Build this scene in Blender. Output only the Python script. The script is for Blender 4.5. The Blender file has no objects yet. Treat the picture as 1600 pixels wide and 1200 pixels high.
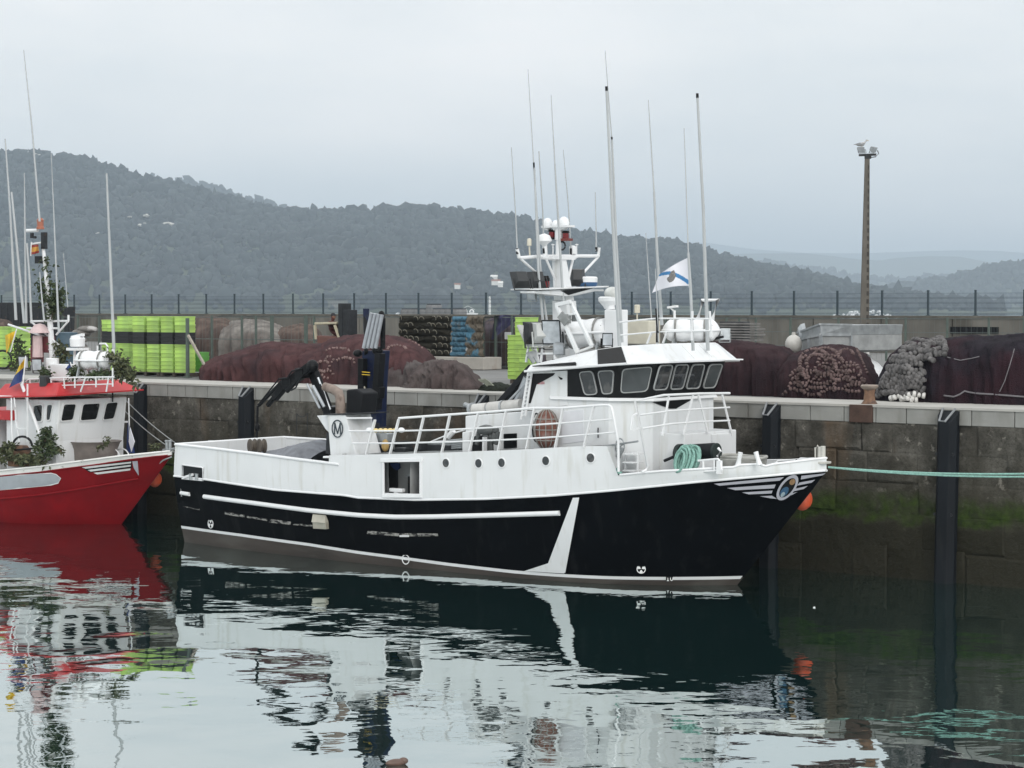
import bpy, bmesh, math, random
import numpy as np
from mathutils import Vector, Matrix, noise
from mathutils.bvhtree import BVHTree

# ------------------------------------------------------------------ camera, sky, sun, exposure
SC = bpy.context.scene
COL = SC.collection
F = 3422.0                       # focal length in pixels of the 1600 px wide photograph
HC = 6.4                         # eye height above the water
TILT = math.atan(120 / F)
cam_data = bpy.data.cameras.new("camera")
cam_data.sensor_width = 36.0
cam_data.lens = F / 1600 * 36
cam_data.clip_start = 0.5
cam_data.clip_end = 60000
cam = bpy.data.objects.new("camera", cam_data)
cam.location = (0, 0, HC)
cam.rotation_euler = (math.pi / 2 - TILT, 0, 0)
COL.objects.link(cam)
SC.camera = cam
SC.view_settings.view_transform = 'Standard'
SC.view_settings.look = 'None'
SC.view_settings.exposure = 0.0
SC.view_settings.gamma = 1.0

SUN_EL, SUN_AZ = math.radians(30), math.radians(163)     # behind the viewer's right shoulder
world = bpy.data.worlds.new("World")
SC.world = world
world.use_nodes = True
nt = world.node_tree
nt.nodes.clear()
N = nt.nodes.new
out = N("ShaderNodeOutputWorld")
sky = N("ShaderNodeTexSky"); sky.sky_type = 'NISHITA'; sky.sun_disc = False
sky.sun_elevation = SUN_EL; sky.sun_rotation = SUN_AZ
sky.air_density = 1.0; sky.dust_density = 3.0
bg1 = N("ShaderNodeBackground"); bg1.inputs[1].default_value = 0.09
nt.links.new(sky.outputs[0], bg1.inputs[0])
tc = N("ShaderNodeTexCoord")
mp = N("ShaderNodeMapping"); mp.inputs['Scale'].default_value = (1.0, 1.0, 3.2)
nt.links.new(tc.outputs['Generated'], mp.inputs[0])
nz = N("ShaderNodeTexNoise"); nz.inputs['Scale'].default_value = 3.6; nz.inputs['Detail'].default_value = 7
nz.inputs['Roughness'].default_value = 0.52
nt.links.new(mp.outputs[0], nz.inputs['Vector'])
cr = N("ShaderNodeValToRGB")
cr.color_ramp.elements[0].position = 0.33; cr.color_ramp.elements[0].color = (0.63, 0.675, 0.692, 1)
cr.color_ramp.elements[1].position = 0.68; cr.color_ramp.elements[1].color = (0.862, 0.852, 0.842, 1)
nt.links.new(nz.outputs['Fac'], cr.inputs[0])
bg2 = N("ShaderNodeBackground"); bg2.inputs[1].default_value = 1.0
nt.links.new(cr.outputs[0], bg2.inputs[0])
mx = N("ShaderNodeMixShader"); mx.inputs[0].default_value = 0.93        # the overcast covers nearly all of the blue
# an overcast sky is brighter overhead than at the horizon
sp_ = N("ShaderNodeSeparateXYZ"); nt.links.new(tc.outputs['Generated'], sp_.inputs[0])
mr = N("ShaderNodeMapRange"); mr.inputs['From Min'].default_value = 0; mr.inputs['From Max'].default_value = 1
mr.inputs['To Min'].default_value = 1.22; mr.inputs['To Max'].default_value = 2.3
nt.links.new(sp_.outputs['Z'], mr.inputs['Value']); hz = N("ShaderNodeMapRange"); hz.inputs['From Min'].default_value = 0.0; hz.inputs['From Max'].default_value = 0.16      # sky brightened low down to offset dimming by the haze
hz.inputs['To Min'].default_value = 0.20; hz.inputs['To Max'].default_value = 0.0; nt.links.new(sp_.outputs['Z'], hz.inputs['Value'])
ad = N("ShaderNodeMath"); ad.operation = 'ADD'; nt.links.new(mr.outputs[0], ad.inputs[0]); nt.links.new(hz.outputs[0], ad.inputs[1]); nt.links.new(ad.outputs[0], bg2.inputs[1])
nt.links.new(bg1.outputs[0], mx.inputs[1]); nt.links.new(bg2.outputs[0], mx.inputs[2])
nt.links.new(mx.outputs[0], out.inputs[0])

sl = bpy.data.lights.new("sun", 'SUN'); sl.energy = 1.25; sl.angle = math.radians(25); sl.color = (1.0, 0.97, 0.93)
so = bpy.data.objects.new("sun", sl); COL.objects.link(so)
sd = Vector((math.sin(SUN_AZ) * math.cos(SUN_EL), math.cos(SUN_AZ) * math.cos(SUN_EL), math.sin(SUN_EL)))
so.rotation_euler = sd.to_track_quat('Z', 'Y').to_euler()
so.location = (0, 0, 60)
# ------------------------------------------------------------------ surveying: photograph pixels to points in the place
ca, sa = math.cos(TILT), math.sin(TILT)
CP = np.array([0, 0, HC])
def ray(px, py):
    x, y = px - 800.0, 600.0 - py
    return np.array([x, F * ca + y * sa, -F * sa + y * ca])
def at_z(px, py, z):
    d = ray(px, py); return CP + d * ((z - HC) / d[2])
def at_y(px, py, Y):
    d = ray(px, py); return CP + d * (Y / d[1])
class Frame:
    """A place's own axes: u along (boat: towards the bow, quay: to the right), n across (away from the water), z up."""
    def __init__(s, o, ang):
        a = math.radians(ang); s.o = np.array(o, float); s.ang = a
        s.u = np.array([math.cos(a), math.sin(a), 0]); s.n = np.array([-math.sin(a), math.cos(a), 0])
        s.M = Matrix.Translation(Vector(s.o)) @ Matrix.Rotation(a, 4, 'Z')
    def l(s, p):
        v = np.asarray(p, float) - s.o; return np.array([v @ s.u, v @ s.n, v[2]])
    def w(s, p): return s.o + s.u * p[0] + s.n * p[1] + np.array([0, 0, p[2]])
    def _r(s, px, py):
        d = ray(px, py); return s.l(CP), np.array([d @ s.u, d @ s.n, d[2]])
    def t(s, px, py, t):
        o, d = s._r(px, py); return o + d * ((t - o[1]) / d[1])
    def s(s, px, py, c):
        o, d = s._r(px, py); return o + d * ((c - o[0]) / d[0])
    def z(s, px, py, z):
        o, d = s._r(px, py); return o + d * ((z - o[2]) / d[2])
    def pl(s, px, py, P, Nn):
        o, d = s._r(px, py); return o + d * (((np.asarray(P) - o) @ Nn) / (d @ Nn))

# ------------------------------------------------------------------ mesh building
class MB:
    def __init__(s): s.v = []; s.f = []; s.m = []
    def add(s, vs, fs, mi=0):
        k = len(s.v); s.v.extend([tuple(float(c) for c in p) for p in vs])
        for f in fs: s.f.append(tuple(i + k for i in f)); s.m.append(mi)
        return s
    def poly(s, pts, mi=0): return s.add(pts, [tuple(range(len(pts)))], mi)
    def prism(s, pts, vec, mi=0):
        n = len(pts); vec = np.asarray(vec, float)
        a = [np.asarray(p, float) for p in pts]
        fs = [tuple(range(n)), tuple(range(2 * n - 1, n - 1, -1))] + [(i, i + n, (i + 1) % n + n, (i + 1) % n) for i in range(n)]
        return s.add(a + [p + vec for p in a], fs, mi)
    def loft(s, lo, hi, mi=0, caps=True):
        n = len(lo); fs = [(i, (i + 1) % n, (i + 1) % n + n, i + n) for i in range(n)]
        if caps: fs += [tuple(range(n - 1, -1, -1)), tuple(range(n, 2 * n))]
        return s.add(list(lo) + list(hi), fs, mi)
    def box(s, c, d, R=None, mi=0):
        vs = []
        for z in (-.5, .5):
            for x, y in ((-.5, -.5), (.5, -.5), (.5, .5), (-.5, .5)):
                p = Vector((x * d[0], y * d[1], z * d[2]))
                if R is not None: p = R @ p
                vs.append((p.x + c[0], p.y + c[1], p.z + c[2]))
        return s.add(vs, [(3, 2, 1, 0), (4, 5, 6, 7), (0, 1, 5, 4), (1, 2, 6, 5), (2, 3, 7, 6), (3, 0, 4, 7)], mi)
    def tube(s, path, r, n=8, mi=0, closed=False, caps=True, flat=None):
        P = [Vector([float(c) for c in p]) for p in path]; L = len(P)
        rs = list(r) if hasattr(r, '__len__') else [r] * L
        vs = []; ref = Vector((0, 0, 1))
        for i in range(L):
            a = P[i - 1] if (i > 0 or closed) else P[i]; b = P[(i + 1) % L] if (i < L - 1 or closed) else P[i]
            d = (b - a)
            if d.length < 1e-9: d = Vector((0, 0, 1))
            d.normalize()
            rr = ref if abs(d.dot(ref)) < .95 else Vector((1, 0, 0))
            x = d.cross(rr).normalized(); y = x.cross(d).normalized()
            for k in range(n):
                an = 2 * math.pi * (k + .5) / n
                fx, fy = (1, 1) if flat is None else flat
                vs.append(P[i] + (x * math.cos(an) * fx + y * math.sin(an) * fy) * rs[i])
        fs = []
        for i in range(L if closed else L - 1):
            j = (i + 1) % L
            for k in range(n): fs.append((i * n + k, i * n + (k + 1) % n, j * n + (k + 1) % n, j * n + k))
        if caps and not closed: fs += [tuple(range(n - 1, -1, -1)), tuple(range((L - 1) * n, L * n))]
        return s.add(vs, fs, mi)
    def bar(s, a, b, w, h, mi=0):
        """A square bar from a to b: w across, h up."""
        a, b = Vector([float(c) for c in a]), Vector([float(c) for c in b]); d = (b - a).normalized()
        ref = Vector((0, 0, 1)) if abs(d.z) < .9 else Vector((1, 0, 0))
        x = d.cross(ref).normalized() * w / 2; y = x.cross(d).normalized() * h / 2
        return s.loft([a - x - y, a + x - y, a + x + y, a - x + y], [b - x - y, b + x - y, b + x + y, b - x + y], mi)
    def lathe(s, c, prof, n=20, axis=(0, 0, 1), mi=0):
        ax = Vector(axis).normalized(); rr = Vector((1, 0, 0)) if abs(ax.x) < .9 else Vector((0, 1, 0))
        x = ax.cross(rr).normalized(); y = ax.cross(x)
        c = Vector([float(q) for q in c]); vs = []
        for r, h in prof:
            for k in range(n):
                an = 2 * math.pi * k / n; vs.append(c + ax * h + (x * math.cos(an) + y * math.sin(an)) * r)
        fs = [(i * n + k, i * n + (k + 1) % n, (i + 1) * n + (k + 1) % n, (i + 1) * n + k) for i in range(len(prof) - 1) for k in range(n)]
        fs += [tuple(range(n - 1, -1, -1)), tuple(range((len(prof) - 1) * n, len(prof) * n))]
        return s.add(vs, fs, mi)
    def ell(s, c, r, nu=14, nv=9, R=None, mi=0):
        r = (r, r, r) if not hasattr(r, '__len__') else r
        vs = []
        for j in range(1, nv):
            th = math.pi * j / nv
            for i in range(nu):
                ph = 2 * math.pi * i / nu
                p = Vector((r[0] * math.sin(th) * math.cos(ph), r[1] * math.sin(th) * math.sin(ph), r[2] * math.cos(th)))
                vs.append(p)
        vs += [Vector((0, 0, r[2])), Vector((0, 0, -r[2]))]
        if R is not None: vs = [R @ p for p in vs]
        c = Vector([float(q) for q in c]); vs = [p + c for p in vs]
        fs = [(j * nu + i, j * nu + (i + 1) % nu, (j + 1) * nu + (i + 1) % nu, (j + 1) * nu + i) for j in range(nv - 2) for i in range(nu)]
        T, Bt = len(vs) - 2, len(vs) - 1
        fs += [(T, (i + 1) % nu, i) for i in range(nu)] + [(Bt, (nv - 2) * nu + i, (nv - 2) * nu + (i + 1) % nu) for i in range(nu)]
        return s.add(vs, fs, mi)
    def sheet(s, G, mi=0, skip=None):
        R_, C_ = len(G), len(G[0]); vs = [p for row in G for p in row]
        fs = [(i * C_ + j, i * C_ + j + 1, (i + 1) * C_ + j + 1, (i + 1) * C_ + j) for i in range(R_ - 1) for j in range(C_ - 1) if not (skip and skip(i, j))]
        return s.add(vs, fs, mi)
    def ring(s, ctr, ax1, ax2, r1, r2, w, n=28, mi=0, th=.012):
        """A flat elliptical ring (a painted or welded-on ring) with a little thickness."""
        a1, a2 = np.asarray(ax1, float), np.asarray(ax2, float); c = np.asarray(ctr, float)
        nn = np.cross(a1, a2); nn /= np.linalg.norm(nn)
        vs = []
        for off in (0, th):
            for rr1, rr2 in ((r1, r2), (r1 - w, r2 - w)):
                for k in range(n):
                    an = 2 * math.pi * k / n; vs.append(c + a1 * math.cos(an) * rr1 + a2 * math.sin(an) * rr2 + nn * off)
        fs = []
        for k in range(n):
            j = (k + 1) % n
            fs += [(k, j, n + j, n + k), (2 * n + k, 3 * n + k, 3 * n + j, 2 * n + j), (k, 2 * n + k, 2 * n + j, j), (n + k, n + j, 3 * n + j, 3 * n + k)]
        return s.add(vs, fs, mi)

W = {}                                                     # world matrix of every object made here
def tag(o, label=None, cat=None, group=None, kind=None):
    for k, v in (('label', label), ('category', cat), ('group', group), ('kind', kind)):
        if v: o[k] = v
    return o
def thing(name, loc, label, cat, group=None, frame=None):
    o = bpy.data.objects.new(name, None); o.empty_display_size = .3; COL.objects.link(o)
    if frame is not None: M = frame.M
    else: M = Matrix.Translation(Vector([float(c) for c in loc]))
    o.matrix_world = M; W[o] = M
    return tag(o, label, cat, group)
def obj(name, mb, mats, parent=None, frame=None, smooth=30, bevel=0, label=None, recalc=True, origin=None):
    mats = mats if isinstance(mats, (list, tuple)) else [mats]
    vs = [Vector(p) for p in mb.v]
    if frame is not None: vs = [frame.M @ p for p in vs]
    if parent is not None: M = W[parent]
    else:
        A = np.array([tuple(p) for p in vs]); lo, hi = A.min(0), A.max(0)
        M = Matrix.Translation(Vector(origin) if origin is not None else Vector(((lo[0] + hi[0]) / 2, (lo[1] + hi[1]) / 2, lo[2])))
    Mi = M.inverted(); me = bpy.data.meshes.new(name)
    me.from_pydata([tuple(Mi @ p) for p in vs], [], mb.f)
    for m in mats: me.materials.append(m)
    if len(mats) > 1: me.polygons.foreach_set('material_index', mb.m)
    if recalc:
        bm = bmesh.new(); bm.from_mesh(me); bmesh.ops.recalc_face_normals(bm, faces=bm.faces); bm.to_mesh(me); bm.free()
    if smooth:
        me.polygons.foreach_set('use_smooth', [True] * len(me.polygons)); me.set_sharp_from_angle(angle=math.radians(smooth))
    me.update()
    o = bpy.data.objects.new(name, me); COL.objects.link(o)
    if parent is not None: o.parent = parent
    else: o.matrix_world = M
    W[o] = M
    if bevel:
        b = o.modifiers.new('bevel', 'BEVEL'); b.width = bevel; b.segments = 2; b.limit_method = 'ANGLE'; b.angle_limit = math.radians(40)
    if label: o['label'] = label
    return o
def copy_tree(src, M, label=None):
    """A copy of a thing with copies of its parts and their sub-parts."""
    r = src.copy(); COL.objects.link(r); r.matrix_world = M; W[r] = M
    if label: r['label'] = label
    for ch in list(src.children):
        c = ch.copy(); COL.objects.link(c); c.parent = r; W[c] = M
        for g in list(ch.children):
            d = g.copy(); COL.objects.link(d); d.parent = c; W[d] = M
    return r

# ------------------------------------------------------------------ materials
def mat(name, col, rough=.5, var=.12, scale=5., bump=0., bscale=30., stretch=(1, 1, 1), metal=0., col2=None, thr=(.55, .7), s2=2.5,
        st2=(1, 1, 1), spec=.5, bdist=.02, detail=6, frame=None, rnd=0.):
    """Principled paint, cloth, stone...: base colour with a soft mottling, a second colour in patches (wear, dirt), a bump."""
    m = bpy.data.materials.new(name); m.use_nodes = True; t = m.node_tree; Nn = t.nodes.new; L = t.links.new
    p = t.nodes['Principled BSDF']; p.inputs['Roughness'].default_value = rough; p.inputs['Metallic'].default_value = metal
    p.inputs['Specular IOR Level'].default_value = spec
    co = Nn('ShaderNodeTexCoord')
    def noise_(sc, stc, det=detail, seed=0.):
        mpn = Nn('ShaderNodeMapping'); mpn.inputs['Scale'].default_value = stc; mpn.inputs['Location'].default_value = (seed, seed * 1.7, seed * .6)
        L(co.outputs['Object'], mpn.inputs[0]); nn = Nn('ShaderNodeTexNoise'); nn.inputs['Scale'].default_value = sc; nn.inputs['Detail'].default_value = det
        L(mpn.outputs[0], nn.inputs['Vector']); return nn.outputs['Fac']
    n1 = noise_(scale, stretch)
    r = Nn('ShaderNodeValToRGB'); r.color_ramp.elements[0].position = .3; r.color_ramp.elements[1].position = .7
    r.color_ramp.elements[0].color = tuple(c * (1 - var) for c in col) + (1,); r.color_ramp.elements[1].color = tuple(min(1, c * (1 + var)) for c in col) + (1,)
    L(n1, r.inputs[0]); c_out = r.outputs[0]
    if col2 is not None:
        n2 = noise_(s2, st2, 8, 7.3); rr = Nn('ShaderNodeValToRGB')
        rr.color_ramp.elements[0].position = thr[0]; rr.color_ramp.elements[1].position = thr[1]
        rr.color_ramp.elements[0].color = (0, 0, 0, 1); rr.color_ramp.elements[1].color = (1, 1, 1, 1); L(n2, rr.inputs[0])
        mx_ = Nn('ShaderNodeMix'); mx_.data_type = 'RGBA'; L(rr.outputs[0], mx_.inputs['Factor']); L(c_out, mx_.inputs['A']); mx_.inputs['B'].default_value = tuple(col2) + (1,)
        c_out = mx_.outputs['Result']
    if rnd:
        oi_ = Nn('ShaderNodeObjectInfo'); hv = Nn('ShaderNodeHueSaturation'); mr_ = Nn('ShaderNodeMapRange'); L(oi_.outputs['Random'], mr_.inputs['Value']); mr_.inputs['To Min'].default_value = 1 - rnd; mr_.inputs['To Max'].default_value = 1 + rnd
        L(mr_.outputs[0], hv.inputs['Value']); L(c_out, hv.inputs['Color']); c_out = hv.outputs[0]
    L(c_out, p.inputs['Base Color'])
    if bump:
        b = Nn('ShaderNodeBump'); b.inputs['Strength'].default_value = bump; b.inputs['Distance'].default_value = bdist
        L(noise_(bscale, stretch, 4, 3.1), b.inputs['Height']); L(b.outputs[0], p.inputs['Normal'])
    return m
random.seed(7)
white = mat('white boat paint', (.67, .685, .695), .38, .03, 1.2, .05, 3, col2=(.54, .54, .51), thr=(.54, .80), s2=2.4, st2=(2.2, 2.2, .28))
white_clean = mat('white gloss paint', (.72, .73, .74), .32, .03, 3)
white_raft = mat('white moulded plastic', (.74, .75, .76), .4, .04, 4, col2=(.58, .57, .53), thr=(.6, .85), s2=3)
black_gloss = mat('black hull paint', (.0012, .0019, .0030), .45, .25, 1.4, .06, 2.2, spec=.035, col2=(.010, .0108, .012), thr=(.56, .82), s2=2.6, st2=(1.6, 1.6, .14))
black_flat = mat('black painted panel', (.004, .0045, .0055), .35, .15, 4, spec=.2)
black_rubber = mat('black rubber', (.008, .009, .011), .65, .2, 6, .2, 20, spec=.25)
dark_steel = mat('dark grey steel', (.024, .026, .029), .5, .25, 6, spec=.2, col2=(.09, .06, .045), thr=(.62, .8), s2=4)
navy = mat('dark navy crane paint', (.008, .014, .042), .4, .25, 5, spec=.2, col2=(.03, .03, .032), thr=(.52, .68), s2=5)
crane_black = mat('greasy black crane paint', (.006, .0065, .0075), .45, .3, 6, spec=.15, col2=(.030, .030, .030), thr=(.62, .8), s2=7)
chrome = mat('worn steel rods', (.42, .44, .46), .3, .12, 6, metal=.75)
brown_rust = mat('rusty brown steel', (.17, .095, .058), .8, .35, 7, .3, 30, col2=(.08, .05, .04), thr=(.5, .65), s2=5)
pipe_paint = mat('faded brown exhaust paint', (.21, .165, .14), .7, .2, 6, col2=(.11, .075, .06), thr=(.55, .7), s2=4)
antifoul = mat('brown antifouling', (.050, .040, .034), .7, .3, 1.2, .2, 8, stretch=(.35, 1, 1), col2=(.085, .078, .068), thr=(.5, .72), s2=1.6, st2=(.3, 1, 1))
grey_paint = mat('grey deck paint', (.25, .26, .27), .6, .15, 4)
grey_tarp = mat('grey net and tarpaulin', (.17, .18, .20), .85, .25, 5, .4, 30)
galv = mat('galvanised steel', (.34, .36, .37), .42, .2, 5, metal=.55)
glass = mat('dark window glass', (.030, .034, .038), .07, .25, 1.5, spec=.6, col2=(.075, .075, .075), thr=(.52, .60), s2=3.2, st2=(1, 1, .8))  # paler patches in the colour stand for reflections and interior shapes
glass_grey = mat('grey window glass with painted reflection', (.060, .067, .07), .10, .3, 1.2, spec=.5, col2=(.10, .105, .105), thr=(.5, .7), s2=2.0)  # lighter grey colour stands for reflection on these panes
lamp_glass = mat('floodlight lens', (.42, .45, .48), .12, .2, 6, spec=.7)
orange = mat('faded orange buoy', (.58, .085, .030), .5, .2, 4, col2=(.42, .10, .06), thr=(.5, .7))
teal_rope = mat('pale teal rope', (.21, .38, .33), .85, .25, 25, .5, 90)
red_hull = mat('dark red hull paint', (.19, .0045, .008), .4, .18, 1.2, .05, 2, spec=.14, col2=(.14, .004, .008), thr=(.5, .75), s2=1.0, st2=(1, 1, .4))
red_roof = mat('red roof paint', (.40, .016, .020), .45, .15, 2.0, col2=(.60, .10, .09), thr=(.6, .8))
pink_cloth = mat('washed out pink tarpaulin', (.46, .22, .22), .85, .2, 4, .4, 20)
beige = mat('beige plastic', (.55, .52, .43), .5, .08, 4)
yellow = mat('yellow cloth', (.62, .42, .03), .8, .15, 5)
blue_cloth = mat('deep blue cloth', (.02, .045, .16), .8, .2, 5)
red_lens = mat('dark red lantern glass', (.14, .008, .010), .15, .2, 5)
# ------------------------------------------------------------------ the setting
H = 4.08                                                   # quay level above the water
_p0, _p1 = at_z(222, 597, H), at_z(1600, 640, H)
QA = math.degrees(math.atan2(_p1[1] - _p0[1], _p1[0] - _p0[0]))
Q = Frame((_p1[0], _p1[1], 0), QA)
def qmat(): return Q.M

# --- water
def make_water():
    m = bpy.data.materials.new('harbour water'); m.use_nodes = True; t = m.node_tree; Nn = t.nodes.new; L = t.links.new
    t.nodes.remove(t.nodes['Principled BSDF'])
    out_ = [n for n in t.nodes if n.type == 'OUTPUT_MATERIAL'][0]
    co = Nn('ShaderNodeTexCoord')
    def nz_(sc, det, rough=.5, st=(1, 1, 1), rot=0.0, dist=0.0):
        mpn = Nn('ShaderNodeMapping'); mpn.inputs['Scale'].default_value = st; mpn.inputs['Rotation'].default_value = (0, 0, rot)
        L(co.outputs['Object'], mpn.inputs[0]); n = Nn('ShaderNodeTexNoise'); n.inputs['Scale'].default_value = sc; n.inputs['Detail'].default_value = det
        n.inputs['Roughness'].default_value = rough; n.inputs['Distortion'].default_value = dist; L(mpn.outputs[0], n.inputs['Vector']); return n.outputs['Fac']
    def math_(op, a, b):
        n = Nn('ShaderNodeMath'); n.operation = op
        for i, q in enumerate((a, b)):
            if isinstance(q, (int, float)): n.inputs[i].default_value = q
            else: L(q, n.inputs[i])
        return n.outputs[0]
    swell = nz_(.30, 2, .45, (1, 1, 1), .3)
    rip = nz_(1.5, 2, .5, (1, 1.25, 1), -.2, .3)
    fine = nz_(9.0, 2, .5)
    # breeze patches: where the small ripples stand up and where the water lies slick
    patch = nz_(.085, 3, .6, (1, .8, 1), .5)
    pr = Nn('ShaderNodeValToRGB'); pr.color_ramp.elements[0].position = .40; pr.color_ramp.elements[1].position = .62
    pr.color_ramp.elements[0].color = (.30, .30, .30, 1); pr.color_ramp.elements[1].color = (1, 1, 1, 1); L(patch, pr.inputs[0])
    small = math_('MULTIPLY', math_('ADD', math_('MULTIPLY', rip, .0078), math_('MULTIPLY', fine, .0003)), pr.outputs[0])
    h = math_('ADD', math_('MULTIPLY', swell, .052), small)
    b = Nn('ShaderNodeBump'); b.inputs['Strength'].default_value = 1.0; b.inputs['Distance'].default_value = 1.0; L(h, b.inputs['Height'])
    g = Nn('ShaderNodeBsdfGlossy'); g.inputs['Color'].default_value = (.90, .965, .96, 1); g.inputs['Roughness'].default_value = .012; L(b.outputs[0], g.inputs['Normal'])
    d = Nn('ShaderNodeBsdfDiffuse'); d.inputs['Color'].default_value = (.003, .019, .0175, 1)
    fr = Nn('ShaderNodeFresnel'); fr.inputs['IOR'].default_value = 1.7; L(b.outputs[0], fr.inputs['Normal'])
    fx = math_('POWER', fr.outputs[0], .38)
    mxs = Nn('ShaderNodeMixShader'); L(fx, mxs.inputs[0]); L(d.outputs[0], mxs.inputs[1]); L(g.outputs[0], mxs.inputs[2])
    L(mxs.outputs[0], out_.inputs[0]); return m
mb = MB(); mb.poly([(-11900, -70, 0), (11900, -70, 0), (11900, 16800, 0), (-11900, 16800, 0)])
tag(obj('water', mb, make_water(), smooth=0, origin=(0, 0, 0)), kind='structure')

# --- quay: ground, wall
def stone_mat():
    m = bpy.data.materials.new('old quay masonry'); m.use_nodes = True; t = m.node_tree; Nn = t.nodes.new; L = t.links.new
    p = t.nodes['Principled BSDF']; p.inputs['Roughness'].default_value = .85; p.inputs['Specular IOR Level'].default_value = .15
    co = Nn('ShaderNodeTexCoord'); sep = Nn('ShaderNodeSeparateXYZ'); L(co.outputs['Object'], sep.inputs[0])
    def nz_(sc, det=6, st=(1, 1, 1), rough=.6):
        mpn = Nn('ShaderNodeMapping'); mpn.inputs['Scale'].default_value = st; L(co.outputs['Object'], mpn.inputs[0])
        n = Nn('ShaderNodeTexNoise'); n.inputs['Scale'].default_value = sc; n.inputs['Detail'].default_value = det; n.inputs['Roughness'].default_value = rough; L(mpn.outputs[0], n.inputs['Vector']); return n.outputs['Fac']
    def ramp(v, stops):
        r = Nn('ShaderNodeValToRGB'); e = r.color_ramp.elements
        while len(e) < len(stops): e.new(.5)
        for k, (q, c) in enumerate(stops): e[k].position = q; e[k].color = tuple(c) + (1,) if len(c) == 3 else c
        L(v, r.inputs[0]); return r.outputs[0]
    def mth(op, a, b=0.):
        n = Nn('ShaderNodeMath'); n.operation = op
        for i, q in enumerate((a, b)):
            if isinstance(q, (int, float)): n.inputs[i].default_value = q
            else: L(q, n.inputs[i])
        return n.outputs[0]
    def mixc(f, a, b):
        n = Nn('ShaderNodeMix'); n.data_type = 'RGBA'; L(f, n.inputs['Factor'])
        for k, q in (('A', a), ('B', b)):
            if isinstance(q, tuple): n.inputs[k].default_value = q
            else: L(q, n.inputs[k])
        return n.outputs['Result']
    base = ramp(nz_(1.6, 9), [(.28, (.028, .026, .022)), (.44, (.066, .062, .053)), (.56, (.106, .100, .087)), (.68, (.145, .138, .122)), (.80, (.24, .23, .205))])
    speck = ramp(nz_(17, 4), [(.30, (.45, .45, .45)), (.52, (1, 1, 1)), (.75, (1.0, 1.0, 1.0))]); _ms = Nn('ShaderNodeMix'); _ms.data_type = 'RGBA'; _ms.blend_type = 'MULTIPLY'; _ms.inputs['Factor'].default_value = .8; L(base, _ms.inputs['A']); L(speck, _ms.inputs['B']); base = _ms.outputs['Result']
    lichen = ramp(nz_(4.2, 8), [(.60, (0, 0, 0)), (.68, (1, 1, 1))]); base = mixc(lichen, base, (.24, .225, .195, 1))
    rust = ramp(nz_(.55, 4, (1, 1, .35)), [(.58, (0, 0, 0)), (.72, (.75, .75, .75))]); base = mixc(rust, base, (.125, .082, .05, 1))
    streak = ramp(nz_(2.2, 5, (1, 1, .12)), [(.45, (0, 0, 0)), (.68, (.7, .7, .7))]); base = mixc(streak, base, (.05, .046, .038, 1))
    z = mth('ADD', sep.outputs['Z'], mth('MULTIPLY', mth('SUBTRACT', nz_(.9, 6), .5), 1.1))
    alg = ramp(z, [(.0, (0, 0, 0)), (1.30 / 4, (0, 0, 0)), (1.46 / 4, (.9, .9, .9)), (1.75 / 4, (.85, .85, .85)), (2.05 / 4, (0, 0, 0)), (1, (0, 0, 0))])
    # ramps read 0..1: height over 4 m
    return m, t, p, base, z, ramp, mth, mixc, nz_, L, Nn
def finish_stone():
    m, t, p, base, z, ramp, mth, mixc, nz_, L, Nn = stone_mat()
    zz = mth('DIVIDE', z, 4.0)
    alg = ramp(zz, [(1.28 / 4, (0, 0, 0)), (1.42 / 4, (.85, .85, .85)), (1.70 / 4, (.75, .75, .75)), (2.05 / 4, (0, 0, 0))])
    patch = ramp(nz_(1.1, 6), [(.36, (.15, .15, .15)), (.52, (1, 1, 1))])
    af = mth('MULTIPLY', alg, patch)
    wet = ramp(zz, [(1.20 / 4, (1, 1, 1)), (1.42 / 4, (0, 0, 0))])
    c = mixc(mth('MULTIPLY', wet, .985), base, (.0032, .0028, .0022, 1))
    green = ramp(nz_(6, 4), [(.35, (.014, .028, .004)), (.7, (.040, .072, .008))])
    damp = ramp(zz, [(1.6 / 4, (.75, .75, .75)), (3.2 / 4, (0, 0, 0))])
    c = mixc(damp, c, (.028, .026, .016, 1))
    c = mixc(af, c, green)
    L(c, p.inputs['Base Color'])
    rr = mth('SUBTRACT', .9, mth('MULTIPLY', wet, .35)); L(rr, p.inputs['Roughness'])
    b = Nn('ShaderNodeBump'); b.inputs['Strength'].default_value = .9; b.inputs['Distance'].default_value = .10; L(nz_(2.6, 10, (1, 1, 1), .68), b.inputs['Height']); L(b.outputs[0], p.inputs['Normal'])
    return m
stone = finish_stone()
coping_m = mat('pale concrete coping blocks', (.25, .25, .235), .85, .16, 1.3, .25, 14, col2=(.17, .165, .15), thr=(.5, .72), s2=1.6, st2=(1, 1, .25))
apron_m = mat('pale concrete quay edge', (.38, .37, .345), .9, .12, 1.0, .15, 20, col2=(.40, .38, .34), thr=(.58, .78), s2=.9)
asphalt_m = mat('grey worn asphalt', (.155, .155, .15), .9, .14, .7, .2, 25, col2=(.10, .10, .10), thr=(.55, .7), s2=.4)
A0, A1 = -120., 26.
rng = random.Random(3)
qw = thing('quay_wall', Q.w((-20, 0, 0)), 'long old stone quay wall with green algae above the water and pale coping blocks', 'quay wall', frame=Q)
mb = MB()
mb.add([(A0, .08, -1.2), (A1, .08, -1.2), (A1, .08, H - .40), (A0, .08, H - .40)], [(0, 1, 2, 3)])
zc = [-1.2, -.25, .70, 1.50, 2.28, 2.98, H - .40]
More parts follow.
